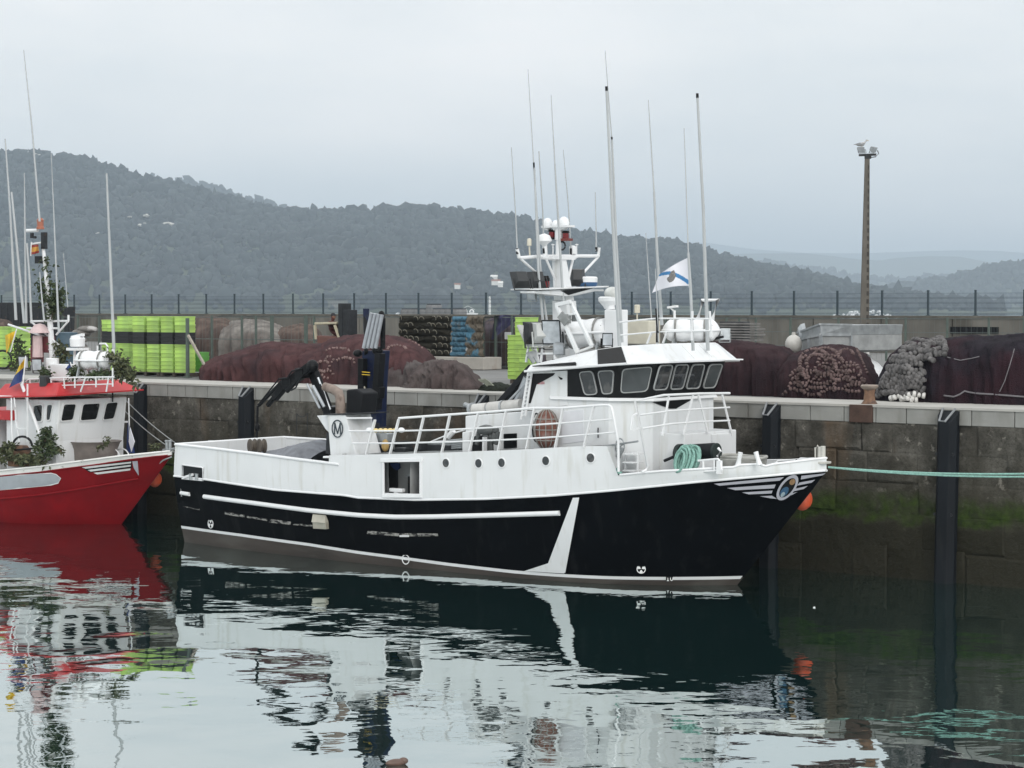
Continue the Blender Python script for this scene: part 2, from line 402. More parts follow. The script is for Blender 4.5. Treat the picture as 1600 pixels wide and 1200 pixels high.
for r in range(len(zc) - 1):
    a = A0 + rng.uniform(0, 1)
    while a < A1:
        wd = rng.choice((.9, 1.4, 2.0, 2.9)) * rng.uniform(.85, 1.15); e = min(a + wd, A1); g = .005
        pr = rng.uniform(0, .03); wv = lambda rr: .16 * noise.noise(Vector((a * .22, rr * 3.7, 1))) * (0 < rr < len(zc) - 1); z0, z1 = zc[r] + g + wv(r), zc[r + 1] - g + wv(r + 1)
        bv = .05; y = .03 - pr
        j = [rng.uniform(-.045, .045) for _ in range(8)]
        o_ = [(a, y + .022, z0 - .01), (e, y + .022, z0 - .01), (e, y + .022, z1 + .01), (a, y + .022, z1 + .01)]
        i_ = [(a + bv + j[0], y + j[4] * .6, z0 + bv + j[1]), (e - bv + j[2], y + j[5] * .6, z0 + bv + j[3]), (e - bv + j[6], y + j[4], z1 - bv + j[1]), (a + bv + j[7], y + j[5], z1 - bv)]
        mb.loft(o_, i_); a = e
obj('masonry', mb, stone, qw, frame=Q, smooth=25)
mb = MB(); a = A0
while a < A1:
    wd = rng.uniform(.74, 1.15); mb.box((a + wd / 2, .30, H - .215), (wd - .022, .62 + rng.uniform(-.012, .012), .405)); a += wd
obj('coping', mb, coping_m, qw, frame=Q, smooth=0, bevel=.012)
mb = MB(); n = 90                                        # light top of the coping, edge slightly uneven
G = [[(A0 + (A1 - A0) * i / n, -.035 + rng.uniform(-.012, .012), H + zz) for i in range(n + 1)] for zz in (-.055,)]
top = [[(p[0], p[1], H) for p in G[0]], [(p[0], 2.25 + .25 * noise.noise(Vector((p[0] * .3, 0, 0))), H) for p in G[0]]]
mb.sheet([G[0], top[0], top[1]])
tag(obj('quay_edge_paving', mb, apron_m, frame=Q, smooth=0), kind='structure')
mb = MB(); mb.poly([(A0, .5, H - .012), (A1, .5, H - .012), (A1, 53.9, H - .012), (A0, 53.9, H - .012)])
mb.poly([(A0, 53.4, -1), (A1, 53.4, -1), (A1, 53.4, H - .05), (A0, 53.4, H - .05)])
tag(obj('quay_ground', mb, asphalt_m, frame=Q, smooth=0), kind='structure')

# --- breakwater wall with its fence
bw_m = mat('weathered breakwater concrete', (.135, .128, .112), .9, .25, .8, .3, 8, stretch=(1, 1, .6), col2=(.075, .07, .058), thr=(.48, .66), s2=.8, st2=(1, 1, .4))
bwt = thing('breakwater_wall', Q.w((-60, 53.7, H)), 'long stained concrete wall at the back of the quay carrying the mesh fence', 'wall', frame=Q)
mb = MB(); a = -125.
BT = 5.975
while a < 12: mb.box((a + 1.98, 53.7 + rng.uniform(-.015, .015), (H + BT) / 2 - .08), (3.94, .55, BT - H - .14)); a += 4
obj('wall_panels', mb, bw_m, bwt, frame=Q, smooth=0)
mb = MB(); mb.box((-57, 53.7, BT - .07), (138, .68, .14)); obj('coping', mb, mat('dark lichen covered capping', (.10, .094, .08), .9, .3, 2, .3, 10), bwt, frame=Q, smooth=0, bevel=.02)
mb = MB(); mb.poly([(-125, 54, 5.0), (12, 54, 5.0), (12, 60, 5.0), (12, 66, -1), (-125, 66, -1), (-125, 60, 5.0)][:3] + [(-125, 60, 5.0)])
mb.poly([(-125, 60, 5.0), (12, 60, 5.0), (12, 68, -1), (-125, 68, -1)])
tag(obj('breakwater_crest', mb, bw_m, frame=Q, smooth=0), kind='structure')
fence_m = mat('dark blue green fence paint', (.022, .042, .055), .55, .15, 5)
wire_m = mat('grey blue fence wire', (.075, .10, .125), .5, .1, 5)
fe = thing('mesh_fence', Q.w((-60, 53.75, BT)), 'welded mesh fence with dark posts along the top of the breakwater wall', 'fence', frame=Q)
sp = 2.613; aR = Q.t(1524, 493, 53.75)[0]
post = panel = None
for k in range(-4, 33):
    a = aR - sp * k
    if post is None:
        mb = MB(); mb.box((a, 53.75, BT + .62), (.085, .085, 1.28)); mb.box((a, 53.75, BT + 1.27), (.1, .1, .03)); mb.box((a, 53.75, BT + .01), (.18, .18, .03))
        post = obj('post', mb, fence_m, fe, frame=Q, smooth=0)
        mb = MB(); zt = BT + 1.13
        for i in range(38):
            x = a - .045 - (sp - .09) * (i + .5) / 38; mb.bar((x, 53.75, BT + .05), (x, 53.75, zt), .0055, .0055)
        for zz in (BT + .06, BT + .33, BT + .60, BT + .86, zt):
            for dz, dy in ((0, 0), (.035, -.03), (.07, 0)):
                if zz + dz > zt + .02 and dz: continue
                mb.bar((a - .04, 53.75 + dy, zz + dz), (a - sp + .04, 53.75 + dy, zz + dz), .011, .011)
        panel = obj('mesh_panel', mb, wire_m, fe, frame=Q, smooth=0); pa = a
    else:
        for src in (post, panel):
            c = src.copy(); COL.objects.link(c); c.parent = fe; W[c] = W[src]; c.location = (a - pa, 0, 0)

# --- hills across the water, with woods
def ridge_fn(pts):
    xs, ys = [p[0] for p in pts], [p[1] for p in pts]
    return lambda px: np.interp(px, xs, ys)
hill_m = mat('wooded hillside ground', (.045, .058, .030), .95, .3, .02, col2=(.10, .095, .07), thr=(.66, .74), s2=.012)
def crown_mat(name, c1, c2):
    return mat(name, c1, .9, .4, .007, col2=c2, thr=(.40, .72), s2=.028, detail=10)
wood_m = crown_mat('mixed woodland', (.012, .019, .021), (.036, .047, .046))  # blue of the hazy distance put into the crown colour
BV = {}
def hill(name, pts, D0, D1, px0, px1, nx, ny, crowns=0, crad=5.0, seed=1, rough=.05, shape=.8):
    fn = ridge_fn(pts); rg = random.Random(seed); G = []
    for j in range(ny + 4):
        v = j / ny; row = []
        for i in range(nx + 1):
            px = px0 + (px1 - px0) * i / nx
            top = at_y(px, fn(px), D1); zr = max(top[2], 3.0) - crad * (1.0 if crowns else 0)
            Y = D0 + (D1 - D0) * v; x = top[0]
            if v <= 1: z = zr * (max(0, v) ** shape)
            else: z = zr * max(0, 1 - (v - 1) * 5)
            nn = noise.fractal(Vector((x * .0022, Y * .0030, seed * 3.1)), 1.0, 2.0, 5)
            z += nn * rough * zr * (4 * v * (1 - v) if v < 1 else 0)
            Yj = Y + 60 * noise.noise(Vector((x * .004, v * 3, seed)))* (v < 1)
            row.append((x, Yj, z if j else -1.0))
        G.append(row)
    mb_ = MB(); mb_.sheet(G); o = tag(obj(name, mb_, hill_m, origin=(0, 0, 0), smooth=60), kind='structure')
    bv = BVHTree.FromPolygons([Vector(p) for p in mb_.v], mb_.f); BV[name] = bv
    if crowns:
        rs = np.random.RandomState(seed)
        base = MB().ell((0, 0, 0), 1, 6, 4); bvx = np.array(base.v); bf = base.f; nv = len(bvx)
        V = []; Fc = []; placed = 0
        Gn = np.array(G)[:ny + 1]
        for c in range(crowns):
            if c < crowns * .16: j = ny - .001 - abs(rs.normal()) * .6; j = min(max(j, 0), ny - .001)
            else: j = (rs.rand() ** .8) * (ny - .001)
            i = rs.rand() * (nx - .001)
            i0, j0 = int(i), int(j); fi, fj = i - i0, j - j0
            p = (Gn[j0, i0] * (1 - fi) + Gn[j0, i0 + 1] * fi) * (1 - fj) + (Gn[j0 + 1, i0] * (1 - fi) + Gn[j0 + 1, i0 + 1] * fi) * fj
            if p[2] < 1.5: continue
            dens = noise.noise(Vector((p[0] * .01, p[1] * .01, seed + 5.)))
            r = crad * (.34 + .95 * rs.rand() ** 2.2) * (1.0 + .4 * dens)
            tall = .75 + .6 * rs.rand()
            jit = 1 + .28 * rs.randn(nv, 1)
            vv = bvx * jit * np.array([r, r, r * tall]) + p + np.array([0, 0, r * .45])
            V.append(vv); k = placed * nv; placed += 1
            Fc.extend([tuple(q + k for q in f) for f in bf])
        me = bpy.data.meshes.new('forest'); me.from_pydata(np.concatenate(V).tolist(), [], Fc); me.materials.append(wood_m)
        me.polygons.foreach_set('use_smooth', [True] * len(me.polygons))
        fo = bpy.data.objects.new('forest', me); COL.objects.link(fo); W[fo] = Matrix.Identity(4)
        tag(fo, kind='stuff')
    return o
R1 = [(-300, 262), (-150, 245), (0, 236), (40, 237), (70, 240), (100, 246), (150, 258), (200, 268), (260, 284), (320, 301), (380, 315), (440, 325), (500, 331), (540, 333), (580, 328), (640, 326), (700, 328), (760, 334), (820, 344), (870, 355), (930, 368), (990, 375), (1050, 381), (1100, 392), (1150, 406), (1200, 416), (1250, 428), (1300, 441), (1340, 452), (1380, 464), (1450, 480), (1500, 488)]
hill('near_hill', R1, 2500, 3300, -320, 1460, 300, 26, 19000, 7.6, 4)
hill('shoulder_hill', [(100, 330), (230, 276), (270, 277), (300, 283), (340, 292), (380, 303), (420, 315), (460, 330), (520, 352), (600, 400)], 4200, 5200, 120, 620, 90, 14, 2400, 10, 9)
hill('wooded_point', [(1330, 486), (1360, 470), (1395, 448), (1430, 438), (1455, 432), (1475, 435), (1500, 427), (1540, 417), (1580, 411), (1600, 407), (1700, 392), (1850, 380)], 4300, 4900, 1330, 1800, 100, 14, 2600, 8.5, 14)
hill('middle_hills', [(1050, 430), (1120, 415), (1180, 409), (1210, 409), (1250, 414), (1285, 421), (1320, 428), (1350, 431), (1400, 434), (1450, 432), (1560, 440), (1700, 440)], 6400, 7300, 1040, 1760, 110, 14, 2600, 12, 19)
hill('blue_hills', [(900, 420), (1060, 402), (1140, 397), (1180, 396), (1260, 396), (1300, 400), (1340, 405), (1375, 407), (1400, 403), (1450, 400), (1500, 401), (1535, 408), (1580, 414), (1700, 420)], 9600, 10800, 880, 1800, 120, 12, 0, 12, 23)
hill('far_hills', [(900, 400), (1050, 378), (1110, 380), (1180, 390), (1260, 395), (1340, 396), (1430, 393), (1500, 391), (1560, 392), (1640, 398), (1800, 404)], 14300, 15800, 880, 1850, 120, 10, 0, 12, 29)
# ------------------------------------------------------------------ boats: hull lines shared by both
class Hull:
    def __init__(s, fr, s_tr, rake, stem, beam, flare, zfl, L0, dL, p, taper_from, taper, top_taper, cap=9.):
        s.cap = cap
        s.fr = fr; s.a = (s_tr, rake, stem, beam, flare, zfl, L0, dL, p, taper_from, taper, top_taper)
    def tr(s, z): return s.a[0] + s.a[1] * max(z, -.3)
    def st(s, z): return s.a[2] * min(z, s.cap) if z > 0 else z * 1.2
    def b(s, x, z):
        s_tr, rake, stem, beam, flare, zfl, L0, dL, p, tf, tp, tt = s.a
        k = min(max(z / zfl, 0), 1); bm = beam + flare * (1 - (1 - k) ** 1.6)
        if z < 0: bm *= max(.3, 1 + z * .28)
        d = s.st(z) - x
        if d <= 0: return 0.0
        q = min(d / (L0 + dL * k), 1); r = 1 - (1 - q) ** p
        e = min(max((tf - x) / (tf - s_tr), 0), 1); r *= 1 - (tp + (tt - tp) * k) * e * e
        return bm * r
    def sq(s, q, z): return s.tr(z) + q * (s.st(z) - s.tr(z))
    def pt(s, q, z, side=-1, off=0.0):
        x = s.sq(q, z); t = s.b(x, z)
        if off:
            e = .03; xx = s.sq(max(q - .002, 0), z); x2 = s.sq(min(q + .002, 1), z)
            tx = (s.b(x2, z) - s.b(xx, z)) / max(x2 - xx, 1e-6); tz = (s.b(x, z + e) - s.b(x, z - e)) / (2 * e)
            n = np.array([-tx, 1, -tz]); n /= np.linalg.norm(n)
            return np.array([x + n[0] * off, side * (t + n[1] * off), z + n[2] * off])
        return np.array([x, side * t, z])
    def hit(s, px, py):
        """Where the sight line through a pixel meets the near side of the hull: (q, z)."""
        t = -s.a[3]
        for _ in range(60):
            p = s.fr.t(px, py, t); b = s.b(p[0], p[2]); t = t * .6 - b * .4
        z = p[2]; return ((p[0] - s.tr(z)) / (s.st(z) - s.tr(z)), z)
    def curve(s, pts):
        h = sorted(s.hit(*p) for p in pts); qs = [a for a, _ in h]; zs = [b for _, b in h]
        return lambda q: float(np.interp(q, qs, zs))
    def decal(s, mb, c00, c10, c11, c01, nu=12, nv=3, off=.012, mi=0):
        """A painted mark given by its four pixel corners, laid on the near side of the hull."""
        G = []
        for j in range(nv + 1):
            v = j / nv; row = []
            for i in range(nu + 1):
                u = i / nu
                p = [(c00[k] * (1 - u) + c10[k] * u) * (1 - v) + (c01[k] * (1 - u) + c11[k] * u) * v for k in (0, 1)]
                q, z = s.hit(*p); row.append(s.pt(q, z, -1, off))
            G.append(row)
        mb.sheet(G, mi)
    def strip(s, mb, lo, hi, q0, q1, n=60, off=.012, side=-1, mi=0):
        mb.sheet([[s.pt(q0 + (q1 - q0) * i / n, f(q0 + (q1 - q0) * i / n), side, off) for i in range(n + 1)] for f in (lo, hi)], mi)
    def rail(s, mb, f, q0, q1, r, n=60, side=-1, off=.0, flat=None, mi=0):
        mb.tube([s.pt(q0 + (q1 - q0) * i / n, f(q0 + (q1 - q0) * i / n), side, off) for i in range(n + 1)], r, 8, mi, flat=flat)
    def up(s, q, z, z0, qm):
        """A point of the side plating: plates stand upright above the sheer line z0 as far forward as qm."""
        w = min(1.0, q / .05) if q < qm else 0.0
        return s.sq(q, z) * (1 - w) + s.sq(q, z0) * w
    def shell(s, mb, f0, f1, qs, rows, side, mi=0, inset=0.0, skip=None, qm=0.0):
        G = []
        for r in rows:
            row = []
            for q in qs:
                z = f0(q) * (1 - r) + f1(q) * r; x = s.up(q, z, f0(q), qm); p = np.array([x, side * s.b(x, z), z])
                if inset:
                    x = p[0]; bb = max(abs(p[1]) - inset, 0.0); p = np.array([x - (inset if q > .97 else -inset if q < .01 else 0), side * bb, z])
                row.append(p)
            G.append(row)
        mb.sheet(G, mi, skip)
def qlist(extra=(), n=56):
    qs = [.5 - .5 * math.cos(math.pi * i / n) * 1.0 for i in range(n + 1)]
    qs = [q ** .9 for q in qs] + list(extra); return sorted(set(round(q, 6) for q in qs))

# ------------------------------------------------------------------ the black and white fishing boat
B = Frame(at_z(1152, 914, 0), -38.3)
boat = thing('fishing_boat', B.o, 'black hulled fishing boat with white upper works, wheelhouse and tall whip aerials', 'fishing boat', 'fishing boats along the quay', frame=B)
HB = Hull(B, -16.79, .095, .86, 2.17, .46, 2.0, 6.0, .6, 2.9, -9.0, .30, .22, 2.72)
zw = HB.curve([(288.7, 824), (377, 836), (483, 850.7), (560, 863), (620, 870.7), (700, 881.5), (800, 893), (880, 899), (940, 902), (1047, 903.5), (1154, 902)])
zs = HB.curve([(276, 744), (318, 748.5), (430, 765.3), (537, 773.5), (560, 777.5), (650, 781), (760, 779.5), (860, 774.5), (955, 766.5), (1087, 753), (1190, 744), (1250, 738.5), (1292, 735)])
zrub = HB.curve([(285, 770), (320, 775.5), (400, 786), (483, 797), (560, 804.5), (620, 807.5), (680, 807), (760, 805), (875, 801.5)])
ztA = HB.curve([(274, 695), (330, 701), (400, 709.5), (454, 717), (540, 727.5)])
ztB = HB.curve([(508, 713), (560, 711.5), (610, 711), (648, 710.5), (730, 708), (778, 706), (820, 704.4), (866, 702), (912, 699), (948, 697)])
ztC = HB.curve([(950, 744.5), (1035, 736.5), (1135, 731), (1147, 730.5), (1155, 727), (1187, 726), (1197, 729), (1207, 726), (1272, 718), (1291, 716)])
qa = HB.hit(514, 713)[0]; qb = HB.hit(949, 720)[0]
E_ = .0004
def ztop(q): return ztA(q) if q < qa else ztB(q) if q < qb else ztC(q)
qs = qlist()
mb = MB()
LV = [(-1, None)]
def lvl(q, k): return [-.75, -.35, 0, zw(q) * .6, zw(q)][k] if k < 5 else zw(q) + (zs(q) - zw(q)) * (k - 4) / 6
for side in (-1, 1):
    mb.sheet([[HB.pt(q, lvl(q, k), side) for q in qs] for k in range(5)], 1)
    mb.sheet([[HB.pt(q, lvl(q, k), side) for q in qs] for k in range(4, 11)], 0)
for k in range(10):
    a0, b0 = HB.pt(0, lvl(0, k), -1), HB.pt(0, lvl(0, k + 1), -1); a1, b1 = HB.pt(0, lvl(0, k), 1), HB.pt(0, lvl(0, k + 1), 1)
    mb.poly([a0, a1, b1, b0], 1 if k < 4 else 0)
obj('hull', mb, [black_gloss, antifoul], boat, frame=B, smooth=50)
# painted and welded lines on the hull
mb = MB()
for sd_ in (-1, 1): HB.strip(mb, lambda q: zw(q) - .038, lambda q: zw(q) + .038, 0.0, .998, 90, .008, sd_)
obj('waterline_stripe', mb, white_clean, boat, frame=B, smooth=50)
q0, q1 = HB.hit(320, 775.5)[0], HB.hit(875, 801.5)[0]
for sd_ in (-1, 1):
    mb = MB(); HB.rail(mb, zrub, q0, q1, .062, 70, sd_, .02); obj('rubbing_strake', mb, white_clean, boat, frame=B, smooth=60)
mb = MB(); HB.rail(mb, zrub, HB.hit(284, 770)[0], HB.hit(297, 771.5)[0], .055, 6, -1, .02); obj('rubbing_strake', mb, white_clean, boat, frame=B, smooth=60)
mb = MB(); HB.decal(mb, (820, 891.5), (882, 895), (884, 893), (858, 879), 10, 3, .03); HB.decal(mb, (857, 880), (884, 894), (906, 777), (896, 777.5), 6, 16, .03)
obj('anchor_plate', mb, white, boat, frame=B, smooth=40)
# white side: bulwark aft, shelter deck plating with an opening, bow bulwark
def q_up(px, py):
    q, z = HB.hit(px, py); x = HB.sq(q, z); q_ = q
    for _ in range(20): q_ += (x - HB.sq(q_, zs(q_))) / 17.0
    return q_
qo0, qo1 = q_up(600.5, 746), q_up(657.5, 746)
qa, qb = q_up(514, 713), q_up(949, 720)
_zo0, _zo1 = HB.hit(630, 771)[1], HB.hit(630, 721.5)[1]; _m = (qo0 + qo1) / 2
f0, f1 = (_zo0 - zs(_m)) / (ztB(_m) - zs(_m)), (_zo1 - zs(_m)) / (ztB(_m) - zs(_m))
steps = [HB.hit(x, 728)[0] for x in (1135, 1147, 1155, 1187, 1197, 1207)]
qs2 = qlist([0, qa - E_, qa, qb - E_, qb, qo0, qo1] + steps)
rows = [0, f0 * .5, f0, f0 * .5 + f1 * .5, f1, 1]
i0, i1 = [min(range(len(qs2)), key=lambda i: abs(qs2[i] - q)) for q in (qo0, qo1)]
mb = MB()
HB.shell(mb, zs, ztop, qs2, rows, -1, skip=lambda r, c: 2 <= r < 4 and i0 <= c < i1, qm=qb)
HB.shell(mb, zs, ztop, qs2, rows, 1, qm=qb)
for k in range(len(rows) - 1):
    z0_, z1_ = zs(0) * (1 - rows[k]) + ztop(0) * rows[k], zs(0) * (1 - rows[k + 1]) + ztop(0) * rows[k + 1]
    mb.poly([HB.pt(0, z0_, -1), HB.pt(0, z0_, 1), HB.pt(0, z1_, 1), HB.pt(0, z1_, -1)])
for (ql, qh, zf) in ((0.004, qa - E_, ztA), (qb, .992, ztC)):                   # inner faces of the bulwarks
    qq = [q for q in qs2 if ql < q < qh] + [qh]; qq = [ql] + qq
    for side in (-1, 1): HB.shell(mb, lambda q: zs(q) - .3, zf, qq, [0, .5, 1], side, inset=.07, qm=qb)
p_, r_ = HB.pt(.004, ztA(0), -1), HB.pt(.004, ztA(0), 1)
mb.poly([(p_[0] + .07, p_[1] + .07, 1.3), (r_[0] + .07, r_[1] - .07, 1.3), (r_[0] + .07, r_[1] - .07, ztA(0)), (p_[0] + .07, p_[1] + .07, ztA(0))])
obj('bulwark', mb, white, boat, frame=B, smooth=40)
# cap rails
for side in (-1, 1):
    mb = MB(); HB.rail(mb, lambda q: ztA(q) + .01, 0, qa + .004, .07, 40, side, -.03, flat=(1.0, .55)); obj('cap_rail', mb, white_clean, boat, frame=B, smooth=60)
    mb = MB(); HB.rail(mb, lambda q: ztC(q) + .005, qb + .002, .999, .05, 60, side, -.02, flat=(1, .6)); obj('cap_rail', mb, white_clean, boat, frame=B, smooth=60)
mb = MB(); mb.tube([HB.pt(0, ztA(0) + .01, -1, -.03), HB.pt(0, ztA(0) + .01, 1, -.03)], .07, 8, flat=(1, .55)); obj('cap_rail', mb, white_clean, boat, frame=B, smooth=60)
mb = MB(); HB.rail(mb, lambda q: zs(q), 0.0, .999, .028, 90, -1, .006); HB.rail(mb, lambda q: zs(q), 0, .999, .028, 90, 1, .006); obj('sheer_moulding', mb, white_clean, boat, frame=B, smooth=60)
# decks and bulkheads
deck_m = mat('grey green deck', (.15, .16, .16), .7, .2, 3, col2=(.10, .09, .08), thr=(.55, .7), s2=2)
mb = MB()
ql = [q for q in qs2 if q <= qa]
mb.sheet([[(HB.up(q, 1.4, zs(q), qb), sd_ * max(HB.b(HB.up(q, 1.4, zs(q), qb), 1.4) - .05, 0), 1.4) for q in ql] for sd_ in (-1, 1)])
ql = [q for q in qs2 if qa <= q < qb]
mb.sheet([[(HB.up(q, 0, zs(q), qb), sd_ * HB.b(HB.up(q, 0, zs(q), qb), ztB(q)), ztB(q) - .01) for q in ql] for sd_ in (-1, 1)])
ql = [q for q in qs2 if qb <= q <= .985]
mb.sheet([[(HB.sq(q, 1.95), sd_ * max(HB.b(HB.sq(q, 1.95), 1.95) - .06, 0), 1.95 + .1 * (q - qb)) for q in ql] for sd_ in (-1, 1)])
obj('deck', mb, deck_m, boat, frame=B, smooth=0)
for q in (qa + .0002, qb - .0006):
    zt_ = ztB(q); x = HB.up(q, 0, zs(q), qb); zz_ = [zs(q) - .3 + (zt_ - zs(q) + .3) * k / 4 for k in range(5)]
    mb = MB(); mb.sheet([[(x, -HB.b(x, z) + .012, z) for z in zz_], [(x, HB.b(x, z) - .012, z) for z in zz_]])
    obj('bulkhead', mb, white, boat, frame=B, smooth=0)
# the open side hatch: frame, and the dim inside with its locker, post and T shaped bollard
hatch = obj('side_opening', MB().add([], []), white_clean, boat, frame=B, smooth=0) if False else None
def on_side(px, py, off=0.0):
    q, z = HB.hit(px, py); return HB.pt(q, z, -1, off)
mb = MB()
for (a, b, w) in (((596, 719.5), (661, 718.5), .09), ((598.5, 774.5), (660, 774.5), .09), ((599.6, 720), (600, 774), .045), ((658.6, 719), (658.6, 774), .06)):
    mb.bar(on_side(*a, .02), on_side(*b, .02), .06, w) if abs(a[1] - b[1]) < 5 else mb.bar(on_side(*a, .02), on_side(*b, .02), w, .06)
hf = obj('hatch_frame', mb, white_clean, boat, frame=B, smooth=0, bevel=.008)
inside_m = mat('lightened grey inner bulkhead', (.46, .47, .47), .6, .15, 3)  # lightened colour makes up for missing light inside
def inner(px, py, t): return B.t(px, py, t)
mb = MB(); zf = inner(630, 772, -1.2)[2]
a_, b_ = inner(590, 760, -1.75), inner(672, 760, -1.75)
mb.poly([(a_[0], -1.75, 1.35), (b_[0], -1.75, 1.35), (b_[0], -1.75, 2.75), (a_[0], -1.75, 2.75)])
mb.poly([(b_[0], -1.2, 1.35), (b_[0], -2.5, 1.35), (b_[0], -2.5, 2.75), (b_[0], -1.2, 2.75)]); mb.poly([(a_[0] - .5, -1.2, 1.35), (a_[0] - .5, -2.5, 1.35), (a_[0] - .5, -2.5, 2.75), (a_[0] - .5, -1.2, 2.75)])
mb.poly([(a_[0] - .5, -1.2, 1.40), (b_[0], -1.2, 1.40), (b_[0], -2.55, 1.40), (a_[0] - .5, -2.55, 1.40)])
obj('inner_bulkhead', mb, inside_m, boat, frame=B, smooth=0)
def plate(name, pix, t, dt, m, par=boat, bevel=.006):
    mb_ = MB(); mb_.prism([B.t(x, y, t) for x, y in pix], (0, dt, 0)); return obj(name, mb_, m, par, frame=B, smooth=0, bevel=bevel)
plate('locker', [(637, 744), (661, 744), (661, 775), (637, 775)], -2.05, .3, dark_steel)
plate('locker_lid', [(631, 742), (662, 739.5), (662, 742), (637, 744.5)], -2.1, .4, galv)
plate('inner_door', [(606, 722), (620, 722), (620, 773), (606, 773)], -1.85, .05, dark_steel)
mb = MB(); mb.bar(B.t(604.3, 719, -2.2), B.t(605.5, 772, -2.2), .06, .06); obj('stanchion', mb, galv, boat, frame=B, smooth=0)
plate('hanging_jacket', [(609, 724), (622, 724), (623, 731), (619, 735), (612, 730)], -1.95, .08, blue_cloth)
mb = MB(); c = B.t(620.5, 768, -2.45); mb.lathe(c + np.array([0, 0, -.22]), [(.09, 0), (.09, .2)], 14); mb.box(c + np.array([0, 0, .03]), (.42, .14, .1))
obj('bollard', mb, white_clean, boat, frame=B, smooth=30, bevel=.02)
# portholes
for px, py in ((697, 723.5), (748, 724), (784, 723), (853, 720), (923, 715.5)):
    c = on_side(px, py, .0); n_ = on_side(px, py, .1) - c; n_ /= np.linalg.norm(n_)
    mb = MB(); mb.lathe(c - n_ * .02, [(.128, 0), (.128, .035), (.105, .04), (.10, .022)], 24, n_); pf = obj('porthole', mb, white_clean, boat, frame=B)
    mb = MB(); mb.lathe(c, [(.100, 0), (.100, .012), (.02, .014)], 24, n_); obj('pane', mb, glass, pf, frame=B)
# stern fairlead opening: black patch painted for its shaded inside
mb = MB(); HB.decal(mb, (287, 746), (316.5, 748.5), (316.5, 731.5), (287, 727.5), 4, 2, .012); fl = obj('stern_fairlead', mb, black_flat, boat, frame=B, smooth=0)
mb = MB(); pts = [on_side(x, y, .02) for x, y in ((285.5, 747.5), (318, 750.5), (318, 731), (316, 730), (286, 726))]; mb.tube(pts, .022, 6, closed=True); obj('frame', mb, white_clean, fl, frame=B)
mb = MB()
for x in (300, 309): mb.lathe(on_side(x, 745, .03) + np.array([0, 0, -.07]), [(.05, 0), (.05, .13), (.065, .14), (.065, .16)], 12)
obj('roller', mb, galv, fl, frame=B)
mb = MB(); mb.bar(on_side(288, 746, .03), on_side(303, 741, .03), .05, .06); obj('lever', mb, white_clean, fl, frame=B)
# discharge cover hanging from the strake
mb = MB(); pts = [on_side(x, y, .02) for x, y in ((490.5, 803), (510.5, 804.5), (514.5, 815), (494, 813.5))]
w4 = [p + np.array([.0, -.16, -.02]) for p in pts]; mb.loft(pts, [pts[0] + np.array([0, -.03, 0]), pts[1] + np.array([0, -.03, 0]), w4[2], w4[3]])
lo = [on_side(x, y, .02) for x, y in ((494, 814), (514.5, 815.5), (515, 826), (495, 825))]; mb.loft(lo, [p + np.array([0, -.12, 0]) for p in lo])
obj('discharge_cover', mb, mat('stained cream paint', (.36, .345, .29), .5, .15, 4, col2=(.2, .15, .1), thr=(.58, .7)), boat, frame=B, smooth=0, bevel=.008)
# scraped, salt crusted scuffs along the belting
scuff = mat('salt and rust scuffs', (.24, .235, .22), .9, .5, 14, col2=(.010, .011, .012), thr=(.47, .54), s2=9, st2=(.6, 1, 2.4))
for quad in (((351.5, 803.5), (383, 809), (383, 804.5), (351.5, 799.5)), ((386, 809), (418, 814), (418, 810.5), (386, 806)), ((420, 816), (454, 820), (455, 815), (424, 811)), ((458, 820), (493, 824), (493, 820.5), (460, 817.5)),
             ((573, 834), (625, 838), (625, 833.5), (575, 829)), ((625, 838), (685, 837.5), (684, 833.5), (626, 833)), ((286, 792), (312, 797), (312, 795), (286, 790.5))):
    mb = MB(); HB.decal(mb, *quad, 8, 2, .006); obj('scuff_mark', mb, scuff, boat, frame=B, smooth=0)
mb = MB(); HB.decal(mb, (625, 838.5), (640, 838.5), (640, 835.8), (625, 835.8), 3, 1, .02); obj('draught_bracket', mb, white_clean, boat, frame=B, smooth=0)
# load line ring, thruster symbols, draught figures
def on_frame(px, py, off=.014):
    c = on_side(px, py, off); ex = on_side(px + 3, py, off) - c; ez = np.array([0, 0, 1.0]); ex[2] = 0; ex /= np.linalg.norm(ex); return c, ex, ez
mark = mat('painted hull marks', (.66, .67, .67), .5, .08, 8)
c, ex, ez = on_frame(635, 873.5, .022); mb = MB(); mb.ring(c, ex, ez, .125, .125, .022, 28); mb.bar(c - ex * .19, c + ex * .19, .02, .022); obj('load_line_mark', mb, mark, boat, frame=B, smooth=0)
for px, py, R_ in ((1002, 888.5, .105), (330, 818, .125)):
    c, ex, ez = on_frame(px, py, .016); mb = MB(); mb.ring(c, ex, ez, R_, R_, .018, 26)
    for k in range(3):
        a0 = math.radians((30, 150, 270)[k] + (0 if px > 900 else 60)); w = math.radians(30)
        mb.prism([c + (ex * math.cos(a0 + q) + ez * math.sin(a0 + q)) * R_ * rr for q, rr in ((0, .12), (-w, .5), (-w, .8), (0, .86), (w, .8), (w, .5))], np.cross(ex, ez) * .01)
    obj('thruster_symbol', mb, mark, boat, frame=B, smooth=0)
c, ex, ez = on_frame(1047, 903.3, .016); mb = MB()
HB.decal(mb, (1040.5, 906.5), (1051.5, 906.5), (1051.5, 900), (1040.5, 900), 2, 1, .013); obj('figure_ground', mb, black_flat, boat, frame=B, smooth=0)
mb = MB(); mb.bar(c - ex * .05 - ez * .05, c - ex * .05 + ez * .05, .02, .01); mb.bar(c - ex * .075 - ez * .05, c - ex * .025 - ez * .05, .012, .016); mb.bar(c - ex * .072 + ez * .03, c - ex * .05 + ez * .048, .012, .014)
